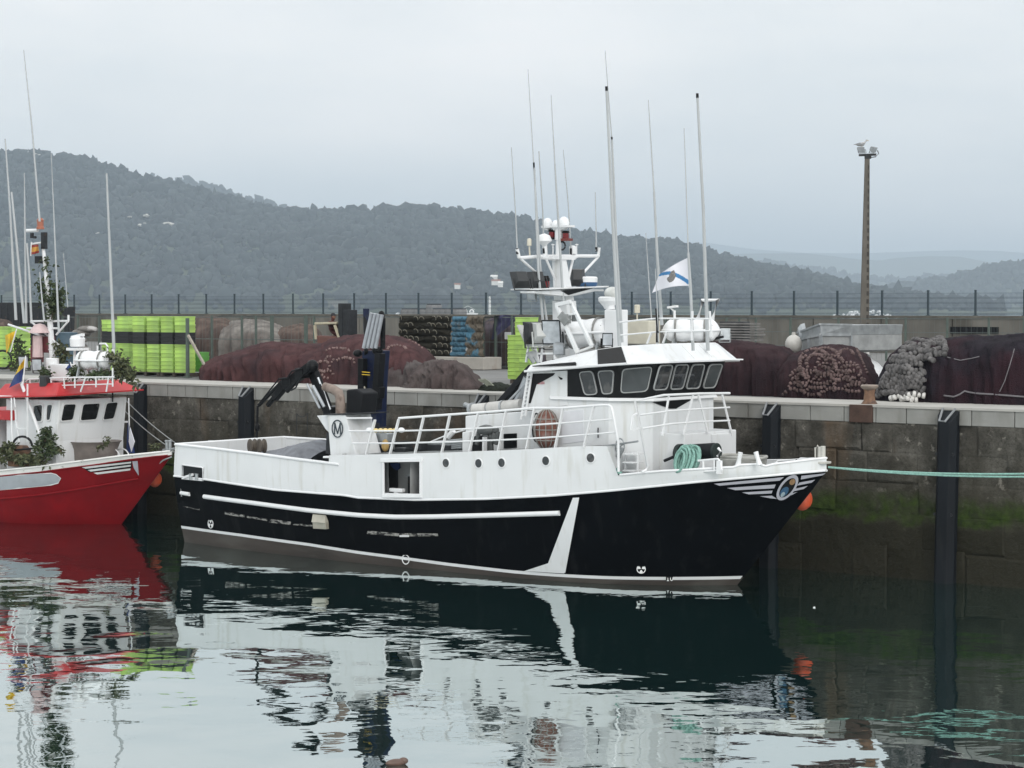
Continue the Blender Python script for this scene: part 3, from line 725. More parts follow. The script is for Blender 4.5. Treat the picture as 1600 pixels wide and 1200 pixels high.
mb.ring(c + ex * .035, ex, ez, .036, .055, .017, 18, th=.01); obj('draught_figure', mb, mark, boat, frame=B, smooth=0)
# wing stripes and oval emblem on the bow
def stripe_rows(): return (((1115.5, 755.5), (1225, 745), (1218, 750.5), (1124, 758.5)), ((1136, 762), (1212, 756.5), (1209.5, 762.5), (1149, 765.5)), ((1159.5, 769), (1207, 766), (1205.5, 770.5), (1170, 772)), ((1187, 775), (1206, 774), (1214, 779), (1205, 778.3)),
    ((1252, 743), (1290, 739), (1285, 742.3), (1251, 748.7)), ((1249, 753.5), (1273.5, 749), (1268, 753.7), (1245, 758.3)), ((1241, 763.5), (1262, 758.7), (1255.5, 763.5), (1234, 768.5)), ((1230, 772.5), (1246, 768), (1238, 772.5), (1224, 776.5)))
silver = mat('silver grey bow paint', (.42, .42, .47), .4, .06, 5)
for r in stripe_rows():
    mb = MB(); HB.decal(mb, r[3], r[2], r[1], r[0], 12, 2, .012); obj('bow_stripe', mb, silver, boat, frame=B, smooth=0)
def oval(rx, ry, cx=1230, cy=761, lean=math.radians(52), n=30):
    for k in range(n):
        a = 2 * math.pi * k / n; x, y = rx * math.cos(a), ry * math.sin(a); yield (cx + x * math.cos(lean) + y * math.sin(lean), cy - x * math.sin(lean) + y * math.cos(lean))
def oval_disc(name, rx, ry, m, off, par, rows_=5):
    mb_ = MB(); G = []
    for k in range(rows_ + 1):
        f = 1 - k / rows_ * .98; G.append([on_side(*p, off) for p in oval(rx * f, ry * f)]); G[-1].append(G[-1][0])
    mb_.sheet(G); return obj(name, mb_, m, par, frame=B, smooth=40)
em = oval_disc('bow_emblem', 23.5, 11.5, silver, .022, boat)
oval_disc('dark_field', 18, 8.3, black_flat, .030, em); 
mb = MB()
for (cx, cy, rx, ry, m_) in ((1225, 767, 9, 5.2, 0), (1237.5, 751.5, 5.2, 4.0, 1), (1222.5, 771, 4.5, 2.6, 2)):
    G = []
    for k in range(4):
        f = 1 - k / 3 * .97; G.append([on_side(*p, .036 + .003 * m_) for p in oval(rx * f, ry * f, cx, cy)]); G[-1].append(G[-1][0])
    mb.sheet(G, m_)
obj('shield', mb, [mat('blue shield paint', (.03, .09, .17), .4, .3, 30), mat('tan crest paint', (.28, .17, .08), .4, .3, 30), mat('pale scroll paint', (.30, .38, .42), .4, .3, 30)], em, frame=B, smooth=0)
# bow fittings
for (a, b) in (((1153, 728), (1157, 707)), ((1187, 727), (1181, 706))):
    mb = MB(); mb.tube([B.t(a[0], a[1], -1.3), B.t((a[0] * .5 + b[0] * .5), (a[1] + b[1]) / 2, -1.3), B.t(b[0], b[1], -1.3)], [.07, .045, .055], 10)
    obj('bow_bitt', mb, white_clean, boat, frame=B)
mb = MB()
for x, y0, y1 in ((1281, 722, 698), (1286, 722, 697)): mb.lathe(B.t(x, y0, 0), [(.055, 0), (.055, B.t(x, y1, 0)[2] - B.t(x, y0, 0)[2])], 12)
mb.tube([B.t(1274, 721, -.05), B.t(1274, 700, -.05), B.t(1278, 696.5, -.05)], .022, 8); mb.box(B.t(1283, 722.5, 0), (.35, .3, .05))
obj('bow_roller', mb, mat('weathered pale steel', (.50, .49, .45), .5, .15, 6), boat, frame=B, bevel=.01)
mb = MB(); mb.tube([B.t(1208, 727, .25), B.t(1216, 720.5, .35), B.t(1240, 718.8, .3), B.t(1272, 716.5, .1)], .03, 8); obj('bow_handrail', mb, white_clean, boat, frame=B)
mb = MB(); mb.tube([B.t(1242, 722, -.4), B.t(1245, 718, -.4)], .02, 6); obj('cleat', mb, dark_steel, boat, frame=B)
mb = MB(); c = B.t(1157, 733, -.6); mb.tube([c + np.array([.62 * math.cos(a), .50 * math.sin(a), .28 + .015 * math.sin(3 * a)]) for a in np.linspace(0, 2 * math.pi, 30)[:-1]], .035, 8, closed=True)
mb.lathe(c + np.array([0, 0, -.2]), [(.55, 0), (.6, .45), (.52, .47)], 24); obj('rope_tub', mb, mat('grey tub', (.30, .30, .28), .7, .2, 5), boat, frame=B)
# ------------------------------------------------------------------ upper works of the black and white boat
# plan of the wheelhouse, in the boat's own metres (x forward, y across, near side negative)
TW = 2.0
xa = B.t(833, 600, -TW)[0]; xf0 = B.t(948, 690, -TW)[0]
xch = B.t(951, 615, -TW)[0]; xf1 = B.t(1022, 613, -1.4)[0]
zdk = ztB(HB.hit(866, 702)[0])
zsill = B.t(887, 621, -TW)[2]; zsf = B.t(1022, 613, -1.4)[2]
zro = B.t(887, 579, -TW)[2]
# lower house
plan = [(xa, -TW), (xch, -TW), (xf1 - .02, -1.42), (xf1 - .02, 1.12), (xch, TW + .1), (xa, TW + .1)]
mb = MB(); mb.loft([(x, y, 1.9) for x, y in plan], [(x, y, zsill - .01) for x, y in plan])
house = obj('deckhouse', mb, white, boat, frame=B, smooth=0, bevel=.03)
# wheelhouse walls, raked forward at the front
def ring_at(z, rake): return [(xa + .55, -TW + .004, z), (xch + rake, -TW + .004, z), (xf1 + rake, -1.42, z), (xf1 + rake, 1.10, z), (xch + rake, TW + .1, z), (xa + .55, TW + .1, z)]
zt_w = zro + .26
lo, hi = ring_at(zsill - .03, -.02), ring_at(zt_w, .34)
mb = MB(); mb.loft(lo, hi); wh = obj('wheelhouse', mb, black_flat, boat, frame=B, smooth=0)
mb = MB(); e = .07
rs = [(p[0] + (e if i in (1, 2, 3, 4) else 0), p[1] + (-e if i in (0, 1, 2) else e), p[2]) for i, p in enumerate(ring_at(zsill - .05, 0))]
mb.loft(rs, [(p[0] - .04, p[1] * .985, p[2] + .07) for p in rs]); obj('sill', mb, white_clean, boat, frame=B, smooth=0, bevel=.01)
# windows: plane of each wall face
def face_plane(i):
    a, b, c = np.array(lo[i]), np.array(lo[i + 1]), np.array(hi[i]); n = np.cross(b - a, c - a); n /= np.linalg.norm(n)
    if n @ (a - np.array([-3, 0, a[2]])) < 0: n = -n
    return a, n
def rounded(c4, r=.16, k=4):
    """Four corners to an outline with rounded corners."""
    out_ = []; n = 4; c = [np.asarray(q, float) for q in c4]
    for i in range(n):
        p, a, b = c[i], c[i - 1], c[(i + 1) % n]; r1 = min(r, .3 * min(np.linalg.norm(a - p), np.linalg.norm(b - p)) / 1)
        A, Bb = p + (a - p) / np.linalg.norm(a - p) * r1, p + (b - p) / np.linalg.norm(b - p) * r1
        for j in range(k + 1):
            t = j / k; out_.append((1 - t) ** 2 * A + 2 * t * (1 - t) * p + t * t * Bb)
    return out_
frame_m = mat('light window frame', (.33, .34, .34), .45, .08, 8)
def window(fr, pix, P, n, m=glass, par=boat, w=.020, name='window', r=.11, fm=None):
    c4 = [fr.pl(x, y, P, n) for x, y in pix]; o_ = rounded(c4, r); ctr = sum(o_) / len(o_)
    mb_ = MB(); k = len(o_); i_ = [p + (ctr - p) / np.linalg.norm(ctr - p) * w * 1.3 for p in o_]
    mb_.add([p + n * .001 for p in o_] + [p + n * .035 for p in o_] + [p + n * .035 for p in i_] + [p + n * .006 for p in i_],
            [((j) + q * k, (j + 1) % k + q * k, (j + 1) % k + (q + 1) * k, j + (q + 1) * k) for q in range(3) for j in range(k)])
    wf = obj(name, mb_, fm or frame_m, par, frame=fr, smooth=40)
    mb_ = MB(); mb_.poly([p + n * .012 for p in i_]); obj('pane', mb_, m, wf, frame=fr, smooth=0); return wf
Ps, ns = face_plane(0); Pc, nc = face_plane(1); Pf, nf = face_plane(2)
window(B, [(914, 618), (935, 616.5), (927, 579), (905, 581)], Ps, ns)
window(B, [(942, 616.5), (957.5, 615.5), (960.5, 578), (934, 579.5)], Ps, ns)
window(B, [(969, 614.5), (1012, 611.5), (1020, 572), (972, 576)], Pc, nc, glass_grey)
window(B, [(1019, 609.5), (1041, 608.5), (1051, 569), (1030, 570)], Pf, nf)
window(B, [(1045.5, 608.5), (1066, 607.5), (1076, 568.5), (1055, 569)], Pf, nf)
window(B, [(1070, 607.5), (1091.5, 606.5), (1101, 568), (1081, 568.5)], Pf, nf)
window(B, [(1096.5, 606.5), (1116, 605.5), (1129, 568), (1108, 568.5)], Pf, nf, glass_grey)
# panes are opaque: pale patches in their colour stand for what shows inside
# side wing of the wheelhouse (white panel with painted black cut outs) from 821 to 886
plate('wing_panel', [(833, 641), (886, 633), (886, 579), (823.5, 582), (814, 641)], -TW - .012, .06, white, bevel=.004)
plate('painted_flash', [(825, 630), (829, 630), (838, 601), (864, 587), (867, 583), (828, 584)], -TW - .022, .008, black_flat, bevel=0)
plate('painted_flash', [(872, 588), (879, 591), (878, 593.5), (875, 593)], -TW - .022, .008, black_flat, bevel=0)
red_text = mat('small red lettering', (.42, .09, .10), .6, .3, 40)
mb = MB()
for y in (597.3, 599.6):
    for i in range(6):
        p0, p1 = B.t(838.6 + i * 2.1, y + .7, -TW - .02), B.t(840.1 + i * 2.1, y - .9, -TW - .02); mb.add([(p0[0], p0[1], p0[2]), (p1[0], p0[1], p0[2]), (p1[0], p0[1], p1[2]), (p0[0], p0[1], p1[2])], [(0, 1, 2, 3)])
obj('notice_lettering', mb, red_text, boat, frame=B, smooth=0)
mb = MB()                                                   # ladder up the after edge
for x0, x1 in (((832.5), (822)), ((827), (817.5))):
    pass
la, lb = B.t(825.5, 583, -TW - .05), B.t(814, 655, -TW - .05); lc, ld = B.t(831, 583, -TW - .05), B.t(821, 650, -TW - .05)
mb.tube([la, lb], .028, 8); mb.tube([lc, ld], .028, 8)
for k in range(11):
    f = (k + .5) / 11; mb.tube([la + (lb - la) * f, lc + (ld - lc) * f], .018, 6)
obj('ladder', mb, white_clean, boat, frame=B)
# flash on the front of the house
mb = MB(); mb.prism([B.s(x, y, xf1 - .01) for x, y in ((1019, 628.5), (1082, 623.5), (1056, 638.5), (1046, 638.5))], (.008, 0, 0)); obj('painted_flash', mb, black_flat, boat, frame=B, smooth=0)
# door and lights on the near side
plate('side_door', [(877, 694), (912, 690), (912, 640), (877, 642.5)], -TW - .01, .03, mat('door paint', (.66, .67, .70), .4, .04, 4), bevel=.01)
mb = MB(); p = B.t(936.5, 684, -TW); q = B.t(936.5, 668, -TW); mb.tube([p + np.array([0, -.05, 0]), q + np.array([0, -.05, 0])], .016, 6); obj('grab_bar', mb, dark_steel, boat, frame=B)
# roof: fascia band all round, sloping out and down to a visor at the front
RS = -2.32; RF = B.t(979, 568, RS)[0]; RT = -2.02; RFt = B.t(967, 541, RT)[0]; RA = B.t(821, 580, RS)[0]; RAt = B.t(829, 570, RT)[0]
def rz(px, py, t): return B.t(px, py, t)[2]
za, zb = rz(821, 580.5, RS), rz(979, 568.5, RS); zat, zbt = rz(829, 570, RT), rz(967, 541, RT)
zm = rz(932, 546.5, RT)
xm = B.t(932, 546, RT)[0]
XF, XFt = xf1 + .46, xf1 + .06                              # front edge of the visor, below and above
RSf, RTf = 2.40, 2.10
_zf = B.s(1072, 565, XF)[2]; _zft = B.s(1072, 536, XFt)[2]
_tn, _tf = -1.50, B.s(1143, 565, XF)[1]; _ttn, _ttf = -1.25, B.s(1118, 537.3, XFt)[1]
bot = [(RA, RS, za), (xm, RS, zb - (zb - za) * .32), (RF, RS, zb), (XF, _tn, _zf), (XF, _tf, _zf), (RF, RSf, zb - .02), (xm, RSf, zb - (zb - za) * .32), (RA, RSf, za)]
top = [(RAt, RT, zat), (xm - .02, RT, zm), (RFt, RT, zbt), (XFt, _ttn, _zft), (XFt, _ttf, _zft), (RFt, RTf, zbt + .01), (xm - .02, RTf, zm), (RAt, RTf, zat)]
mb = MB(); mb.loft(bot, top); roof = obj('roof', mb, white, boat, frame=B, smooth=0, bevel=.015)
lip = [(p[0] + (.05 if i in (3, 4) else -.03 if i in (0, 7) else 0), p[1] + (-.03 if i < 4 else .03), p[2] - .02) for i, p in enumerate(bot)]
mb = MB(); mb.loft(lip, [(p[0], p[1], p[2] + .05) for p in lip]); obj('roof_lip', mb, white_clean, boat, frame=B, smooth=0, bevel=.01)
vt = [(XF + .02, _tf - .5), (XF + .30, _tf + .05), (XF + .02, _tf + .05)]
mb = MB(); mb.prism([(x, y, _zf) for x, y in vt], (0, 0, .03)); obj('visor_tip', mb, white_clean, boat, frame=B, smooth=0, bevel=.006)
def fascia_pt(px, py, off=.012):
    Pn = np.cross(np.array(bot[2]) - np.array(bot[0]), np.array(top[2]) - np.array(bot[2])); Pn /= np.linalg.norm(Pn)
    if Pn[1] > 0: Pn = -Pn
    return B.pl(px, py, np.array(bot[2]) + Pn * off, Pn), Pn
mb = MB(); pts = [fascia_pt(x, y, .03)[0] for x, y in ((934, 571), (979, 567.5), (970.5, 541.5), (933, 546.5))]; mb.prism(pts, -fascia_pt(934, 571)[1] * .028)
fp = obj('dark_fascia_panel', mb, mat('black tinted panel', (.006, .007, .008), .12, .1, 3, spec=.3), boat, frame=B, smooth=0, bevel=.006)
mb = MB(); pts = [fascia_pt(x, y, .05)[0] for x, y in ((831, 571.5), (899, 569.3), (899, 565.5), (868, 568))]; mb.prism(pts, -fascia_pt(934, 571)[1] * .045); obj('dark_slot', mb, black_flat, boat, frame=B, smooth=0)
mb = MB()                                                   # seams in the visor plating
for (a, b) in (((1066, 540), (1085, 560)), ((1092, 538.5), (1113, 558))):
    nfv = np.cross(np.array(bot[4]) - np.array(bot[3]), np.array(top[3]) - np.array(bot[3])); nfv /= np.linalg.norm(nfv); nfv = nfv if nfv[0] > 0 else -nfv
    mb.bar(B.pl(*a, np.array(bot[3]) + nfv * .004, nfv), B.pl(*b, np.array(bot[3]) + nfv * .004, nfv), .025, .012)
obj('plate_seam', mb, white_clean, boat, frame=B, smooth=0)
# shelter deck hood, after end of the house
hx0 = B.t(727, 700, -1.7)[0]; hz1 = B.t(727, 650, -1.7)[2]
mb = MB(); mb.loft([(hx0, -1.7, 2.6), (xa + .1, -1.7, 2.6), (xa + .1, 1.2, 2.6), (hx0, 1.2, 2.6)], [(hx0, -1.7, hz1), (xa + .1, -1.7, hz1 + .22), (xa + .1, 1.2, hz1 + .22), (hx0, 1.2, hz1)])
obj('machinery_casing', mb, white, boat, frame=B, smooth=0, bevel=.02)
plate('dark_doorway', [(787, 701), (807, 699.5), (807, 677), (787, 678)], -1.72, .03, black_flat, bevel=0)  # flat black plate stands for the shade inside the opening
plate('locker', [(722, 708), (733, 707), (733, 674), (722, 675)], -2.0, .4, white_clean, bevel=.02)
mb = MB()
for (a, b, r) in (((741, 640.5), (762, 638.5), .15), ((765, 638), (785, 636), .155), ((788, 635.5), (815, 632.5), .15)):
    mb.tube([B.t(*a, -1.0), B.t(*b, -1.0)], r, 16)
roller = obj('net_roller', mb, mat('scuffed pale roller', (.47, .46, .44), .5, .15, 5), boat, frame=B, smooth=40)
mb = MB(); mb.tube([B.t(737, 642, -1.0), B.t(741, 640.5, -1.0)], .19, 16); mb.tube([B.t(762, 638.5, -1.0), B.t(765, 638, -1.0)], .13, 12); mb.tube([B.t(785, 636, -1.0), B.t(788, 635.6, -1.0)], .17, 12)
mb.tube([B.t(726, 632, -1.0), B.t(738, 637, -1.0), B.t(742, 648, -1.0)], .06, 8); obj('flange', mb, galv, roller, frame=B, smooth=40)
mb = MB()                                                   # dark sloping gangway from the roof down to the casing
p, q = B.t(838, 573, -.6), B.t(786, 632, -.6); mb.bar(p, q, .5, .16); obj('gangway', mb, black_rubber, boat, frame=B, smooth=0, bevel=.02)
mb = MB(); mb.tube([B.t(834, 586, -1.0), B.t(788, 634, -1.0)], .03, 8); mb.tube([B.t(824, 590, -.9), B.t(806, 632, -.9)], .10, 8); obj('hydraulic_pipe', mb, chrome, boat, frame=B)
plate('dark_tarpaulin', [(806, 632), (828, 630), (836, 590), (828, 586)], -.5, .3, navy)
# rails of the shelter deck
RT_ = -2.58
def railing(name, paths, posts, fr, plane, m=white_clean, r=.03, post_w=.075, par=boat, rails_r=.022):
    mb_ = MB()
    for i, p in enumerate(paths): mb_.tube([plane(*q) for q in p], r if i == 0 else rails_r, 8)
    for a, b in posts: mb_.bar(plane(*a), plane(*b), post_w, .03)
    return obj(name, mb_, m, par, frame=fr, smooth=40)
tp = lambda x, y: B.t(x, y, RT_)
railing('deck_rail', [[(623, 653.5), (700, 648), (770, 643.2), (835, 637.5), (881, 637.5), (944, 632.8), (951, 633), (955, 636), (957, 642), (966, 690), (966.5, 737)],
    [(545, 673.5), (623, 673.3), (700, 671.5), (770, 668), (816, 665), (880, 661), (958, 655)], [(550, 692.5), (623, 692.5), (700, 690.5), (770, 688), (816, 686), (880, 682), (961, 675.5)], [(541, 653.6), (581, 653.2)]],
    [((586, 656), (572, 711)), ((623, 655), (609, 711)), ((662, 652), (648, 710.5)), ((703, 649), (690, 708.5)), ((747, 646), (733, 708)), ((791, 642), (778, 706.5)), ((835, 638), (822, 704.5)), ((880, 637), (867, 702.5)), ((928, 634), (912, 699.5))], B, tp)
mb = MB()
for k in range(5): mb.ell(B.t(587 + k * 7.6, 672.5, -2.5), (.075, .07, .055), 10, 7)
yb = obj('net_float', mb, mat('yellow floats', (.60, .47, .20), .6, .15, 6), boat, frame=B)
mb = MB()
for x in (577, 627): mb.ell(B.t(x, 672, -2.5), (.10, .07, .065), 10, 7)
obj('end_float', mb, white_raft, yb, frame=B)
# casing with the ringed M, its wing and exhaust
TC = -2.35
mb = MB(); f_ = [B.t(x, y, TC) for x, y in ((516, 713), (557, 712.5), (539.5, 648), (511, 648))]
bk = [p + np.array([0, .95, 0]) for p in f_]; mb.loft(f_, bk); casing = obj('engine_casing', mb, white, boat, frame=B, smooth=0, bevel=.025)
mb = MB(); mb.prism([B.t(x, y, TC + .1) for x, y in ((495, 649.5), (512, 648.5), (514, 676), (508.5, 670.5))], (0, .08, 0)); obj('wing', mb, white, casing, frame=B, smooth=0, bevel=.01)
mb = MB(); mb.prism([B.t(x, y, TC + .05) for x, y in ((509, 708), (515.5, 711), (515.5, 676), (510, 676))], (0, .05, 0)); obj('dark_edge', mb, dark_steel, casing, frame=B, smooth=0)
mb = MB(); mb.prism([B.t(x, y, TC - .03) for x, y in ((505, 648.5), (566, 647), (566, 645.5), (505, 647))], (0, 1.0, 0)); obj('top_plate', mb, dark_steel, casing, frame=B, smooth=0)
mb = MB(); mb.bar(B.t(508, 714, -2.5), B.t(660, 714.5, -2.55), .16, .05); obj('ledge', mb, white_clean, casing, frame=B, smooth=0, bevel=.01)
ink = mat('dark lettering', (.028, .042, .055), .5, .1, 10)
cM = B.t(527.3, 669.8, TC - .014); ex = np.array([1., 0, 0]); ez = np.array([0, 0, 1.])
mb = MB(); mb.ring(cM, ex, ez, .192, .225, .027, 40)
for a, b in (((-.105, -.135), (-.09, .135)), ((.105, -.135), (.09, .135)), ((-.09, .13), (0, -.13)), ((.09, .13), (0, -.13))):
    mb.bar(cM + ex * a[0] + ez * a[1], cM + ex * b[0] + ez * b[1], .012, .030)
for x in (-.105, .105): mb.bar(cM + ex * (x - .03) - ez * .135, cM + ex * (x + .03) - ez * .135, .012, .016)
for x in (-.10, .10): mb.bar(cM + ex * (x - .028) + ez * .137, cM + ex * (x + .02) + ez * .137, .012, .014)
obj('ringed_letter', mb, ink, casing, frame=B, smooth=0)
mb = MB(); mb.tube([B.t(x, y, -1.9) for x, y in ((532, 648), (531.5, 622), (529, 614), (522, 609), (507, 604))], [.125, .125, .125, .12, .11], 16); obj('exhaust_pipe', mb, pipe_paint, boat, frame=B, smooth=60)
mb = MB(); mb.loft([B.t(x, y, -1.6) for x, y in ((540, 648), (563, 648), (567, 614), (556, 607.5), (541, 609))], [B.t(x, y, -1.6) + np.array([0, .6, 0]) for x, y in ((540, 648), (563, 648), (567, 614), (556, 607.5), (541, 609))]); obj('engine_hood', mb, black_rubber, boat, frame=B, smooth=0, bevel=.04)
# folding crane aft (reaching over the stern) and the folded crane
cr1 = MB(); t1 = -1.0
cr1.loft([B.t(x, y, t1) for x, y in ((505, 648), (517, 648), (519, 636), (503, 634))], [B.t(x, y, t1) + np.array([0, .5, 0]) for x, y in ((505, 648), (517, 648), (519, 636), (503, 634))])
cr1.bar(B.t(512, 640, t1 + .2), B.t(487, 575, t1 + .2), .22, .22)
crane1 = obj('deck_crane', cr1, crane_black, boat, frame=B, smooth=0, bevel=.02)
mb = MB(); a_, b_, c_ = B.t(488, 572, t1), B.t(445, 603, t1), B.t(418, 634, t1)
mb.bar(a_, b_, .22, .25); mb.bar(b_, B.t(429, 622, t1), .17, .19); mb.bar(B.t(436, 612, t1), c_, .10, .11); mb.ell(a_, (.17, .16, .17), 12, 8); mb.bar(B.t(470, 588, t1 - .1), B.t(448, 612, t1 - .1), .09, .10); mb.box(B.t(452, 597, t1), (.34, .26, .2)); mb.box(B.t(472, 583, t1), (.26, .28, .26))
mb.bar(B.t(441, 596, t1 + .05), B.t(404, 634, t1 + .05), .07, .09)
obj('boom', mb, crane_black, crane1, frame=B, smooth=0, bevel=.015)
mb = MB(); mb.tube([B.t(507, 636, t1 - .15), B.t(489, 603, t1 - .15)], .045, 8); mb.tube([B.t(500, 638, t1 - .05), B.t(480, 600, t1 - .05)], .035, 8); mb.tube([B.t(516, 640, t1 - .12), B.t(497, 590, t1 - .12)], .03, 8)
obj('cylinder', mb, chrome, crane1, frame=B)
mb = MB()
for pts in ([(452, 590), (436, 592), (426, 604), (415, 618), (403, 633)], [(470, 576), (456, 580), (448, 592)], [(500, 600), (507, 618), (514, 640)], [(482, 575), (470, 590), (462, 606), (455, 610)]):
    mb = MB(); mb.tube([B.t(x, y, t1 - .16) for x, y in pts], .022, 6); obj('hydraulic_hose', mb, black_rubber, crane1, frame=B)
mb = MB(); mb.tube([B.t(402.5, 634, t1), B.t(402, 662, t1), B.t(401, 684, t1)], .035, 8); mb.ell(B.t(402, 668, t1), (.07, .07, .12), 10, 8); obj('hook_line', mb, crane_black, crane1, frame=B)
mb = MB()
for x, dx in ((394.5, -.12), (409, .12)): mb.lathe(B.t(x, 697, t1 + .15), [(.02, -.10), (.19, -.085), (.20, -.06), (.15, -.02), (.15, .02), (.20, .06), (.19, .085), (.02, .10)], 18, (.45, 1, 0))
obj('power_block', mb, mat('worn brown rubber sheave', (.085, .07, .055), .7, .3, 8), crane1, frame=B, smooth=40)
t2 = .3
mb = MB(); col_ = [B.t(x, y, t2) for x, y in ((572, 655), (594, 655), (594, 600), (585, 560), (563, 560), (561, 600), (566, 655))]
mb.loft([B.t(x, y, t2) for x, y in ((566, 668), (588, 668), (590, 600), (594, 548), (566, 548), (563, 600))], [B.t(x, y, t2) + np.array([0, .4, 0]) for x, y in ((566, 668), (588, 668), (590, 600), (594, 548), (566, 548), (563, 600))])
crane2 = obj('folded_crane', mb, navy, boat, frame=B, smooth=0, bevel=.02)
mb = MB()
for (a, b, w) in (((566, 640), (566.5, 560), .17), ((588, 640), (594, 552), .22), ((594, 604), (592, 622), .2)): mb.bar(B.t(*a, t2 - .1), B.t(*b, t2 - .1), w, .2)
mb.ell(B.t(559, 552, t2), (.14, .12, .10), 10, 6); mb.ell(B.t(590, 548, t2), (.16, .14, .12), 10, 6)
mb.bar(B.t(572, 553, t2 - .02), B.t(571, 493, t2 + .5), .10, .14); mb.ell(B.t(596, 493, t2), (.09, .1, .13), 8, 6)
mb.bar(B.t(598, 545, t2), B.t(598.5, 497, t2), .08, .12); obj('arm', mb, crane_black, crane2, frame=B, smooth=0, bevel=.012)
mb = MB()
for k, (x0, x1, w) in enumerate(((568.5, 581, .055), (574.5, 586.5, .05), (581, 592, .055), (587, 597, .05))): mb.tube([B.t(x0, 544, t2 - .12), B.t(x1, 489 + k, t2 - .12)], w, 10)
obj('telescopic_rod', mb, mat('bright steel rods', (.36, .38, .41), .35, .15, 6, metal=.4), crane2, frame=B)
mb = MB(); p = B.t(572, 497, t2 + .4)
mb.loft([B.t(x, y, t2 + .4) for x, y in ((568, 520), (575.5, 520), (577, 482), (567, 482))], [B.t(x, y, t2 + .6) for x, y in ((568, 520), (575.5, 520), (577, 482), (567, 482))]); obj('tip_plate', mb, navy, crane2, frame=B, smooth=0, bevel=.015)
mb = MB()
for k in range(7): mb.bar(B.t(560 + k * .4, 645 - k * 6.0, t2 - .14), B.t(566.5 + k * .6, 643.5 - k * 6.4, t2 - .14), .03, .055)
obj('hazard_stripe', mb, mat('faded hazard stripes', (.55, .52, .43), .6, .1, 6), crane2, frame=B, smooth=0)
mb = MB(); mb.bar(B.t(565.5, 585, t2 - .21), B.t(578, 586, t2 - .21), .01, .02); mb.bar(B.t(565.5, 581, t2 - .21), B.t(578, 582, t2 - .21), .01, .02); obj('yellow_marking', mb, yellow, crane2, frame=B, smooth=0)
mb = MB(); mb.lathe(B.t(577, 690, t2), [(.42, 0), (.42, .12), (.30, .14), (.28, .5)], 16); obj('crane_base', mb, dark_steel, crane2, frame=B)
# gear on the after deck and shelter deck
mb = MB(); G = []
_tops = [(426, 707), (445, 704), (470, 699), (485, 695), (500, 690), (512, 687), (530, 688), (545, 700)]
_hp = [B.t(x, y, .55) for x, y in _tops]
for i in range(29):
    row = []; px = _hp[0][0] + (_hp[-1][0] - _hp[0][0]) * i / 28; ztop_ = float(np.interp(px, [p[0] for p in _hp], [p[2] for p in _hp]))
    for j in range(17):
        y = j / 16; row.append((px, -1.5 + y * 3.5, 1.41 + (ztop_ - 1.41) * max(0, math.sin(math.pi * y ** .72)) ** .55 + .07 * noise.noise(Vector((px * 2.1, y * 5, 4))) * math.sin(math.pi * y) + .04 * noise.noise(Vector((px * 5, y * 14, 1)))))
    G.append(row)
mb.sheet(G); tag(obj('folded_net', mb, grey_tarp, frame=B, smooth=80), 'grey net heaped in the after deck well of the black hulled boat', 'net')
mb = MB(); mb.loft([B.t(x, y, .6) for x, y in ((322, 704), (360, 706), (360, 695), (352, 690), (324, 688))], [B.t(x, y, .6) + np.array([0, .12, 0]) for x, y in ((322, 704), (360, 706), (360, 695), (352, 690), (324, 688))]); obj('stern_hatch_coaming', mb, grey_paint, boat, frame=B, smooth=0, bevel=.02)
mb = MB(); mb.lathe(B.t(317, 706, .2), [(.09, 0), (.09, B.t(317, 692, .2)[2] - B.t(317, 706, .2)[2] - .04), (.05, B.t(317, 691, .2)[2] - B.t(317, 706, .2)[2])], 14); obj('stern_post', mb, white_clean, boat, frame=B)
mb = MB()
for x in (463.5, 480): mb.tube([B.t(x, 680, 2.25), B.t(x + .3, 645, 2.25)], .012, 6)
mb.tube([B.t(464, 646.5, 2.25), B.t(467, 650, 2.25), B.t(471.5, 651.5, 2.25), B.t(476, 650, 2.25), B.t(479, 646.5, 2.25)], .014, 6); obj('chain_rail', mb, dark_steel, boat, frame=B)
mb = MB()
for i, (x, y, w) in enumerate(((590, 706, .9), (604, 703, .6), (634, 706, .35), (676, 700, 1.6), (655, 697, .5))): c = B.t(x, y, -.6 - .25 * (i % 3)); mb.box((c[0], c[1], c[2]), (w, .5, .22))
obj('deck_machinery', mb, dark_steel, boat, frame=B, smooth=0, bevel=.03)
for pix, t in (([(588, 709), (619, 709), (619, 690), (588, 691)], -.9), ([(655, 707), (721, 704), (721, 690), (700, 688), (655, 694)], -.6), ([(737, 706), (752, 705), (752, 680), (737, 682)], -1.9), ([(626, 709), (648, 709), (646, 697), (628, 697)], -.4)):
    plate('gear_bin', pix, t, .5, black_rubber, bevel=.03)
mb = MB()
for k in range(6): mb.tube([B.t(590, 690 + k * 2.6, -.9), B.t(617, 688 + k * 2.6, -.9)], .03, 6)
obj('pipe_stack', mb, galv, boat, frame=B); mb = MB()
for k in range(5): mb.tube([B.t(655, 693 + k * 3, -.8), B.t(722, 687 + k * 3, -.8)], .03, 6)
obj('pipe_stack', mb, galv, boat, frame=B)
mb = MB(); mb.box(B.t(598, 683, -1.2), (.55, .3, .22)); obj('grey_box', mb, galv, boat, frame=B, smooth=0, bevel=.02)
mb = MB(); mb.ell(B.t(602, 696, -1.5), (.1, .1, .16), 10, 8); obj('yellow_pump', mb, mat('ochre paint', (.42, .28, .10), .6, .2, 6), boat, frame=B)
mb = MB(); mb.tube([B.t(672, 691, -1.5), B.t(700, 679, -1.5), B.t(726, 672, -1.5)], .02, 6); mb.tube([B.t(700, 683, -1.5), B.t(709, 673, -1.5)], .07, 8); obj('derrick_strut', mb, white_raft, boat, frame=B)
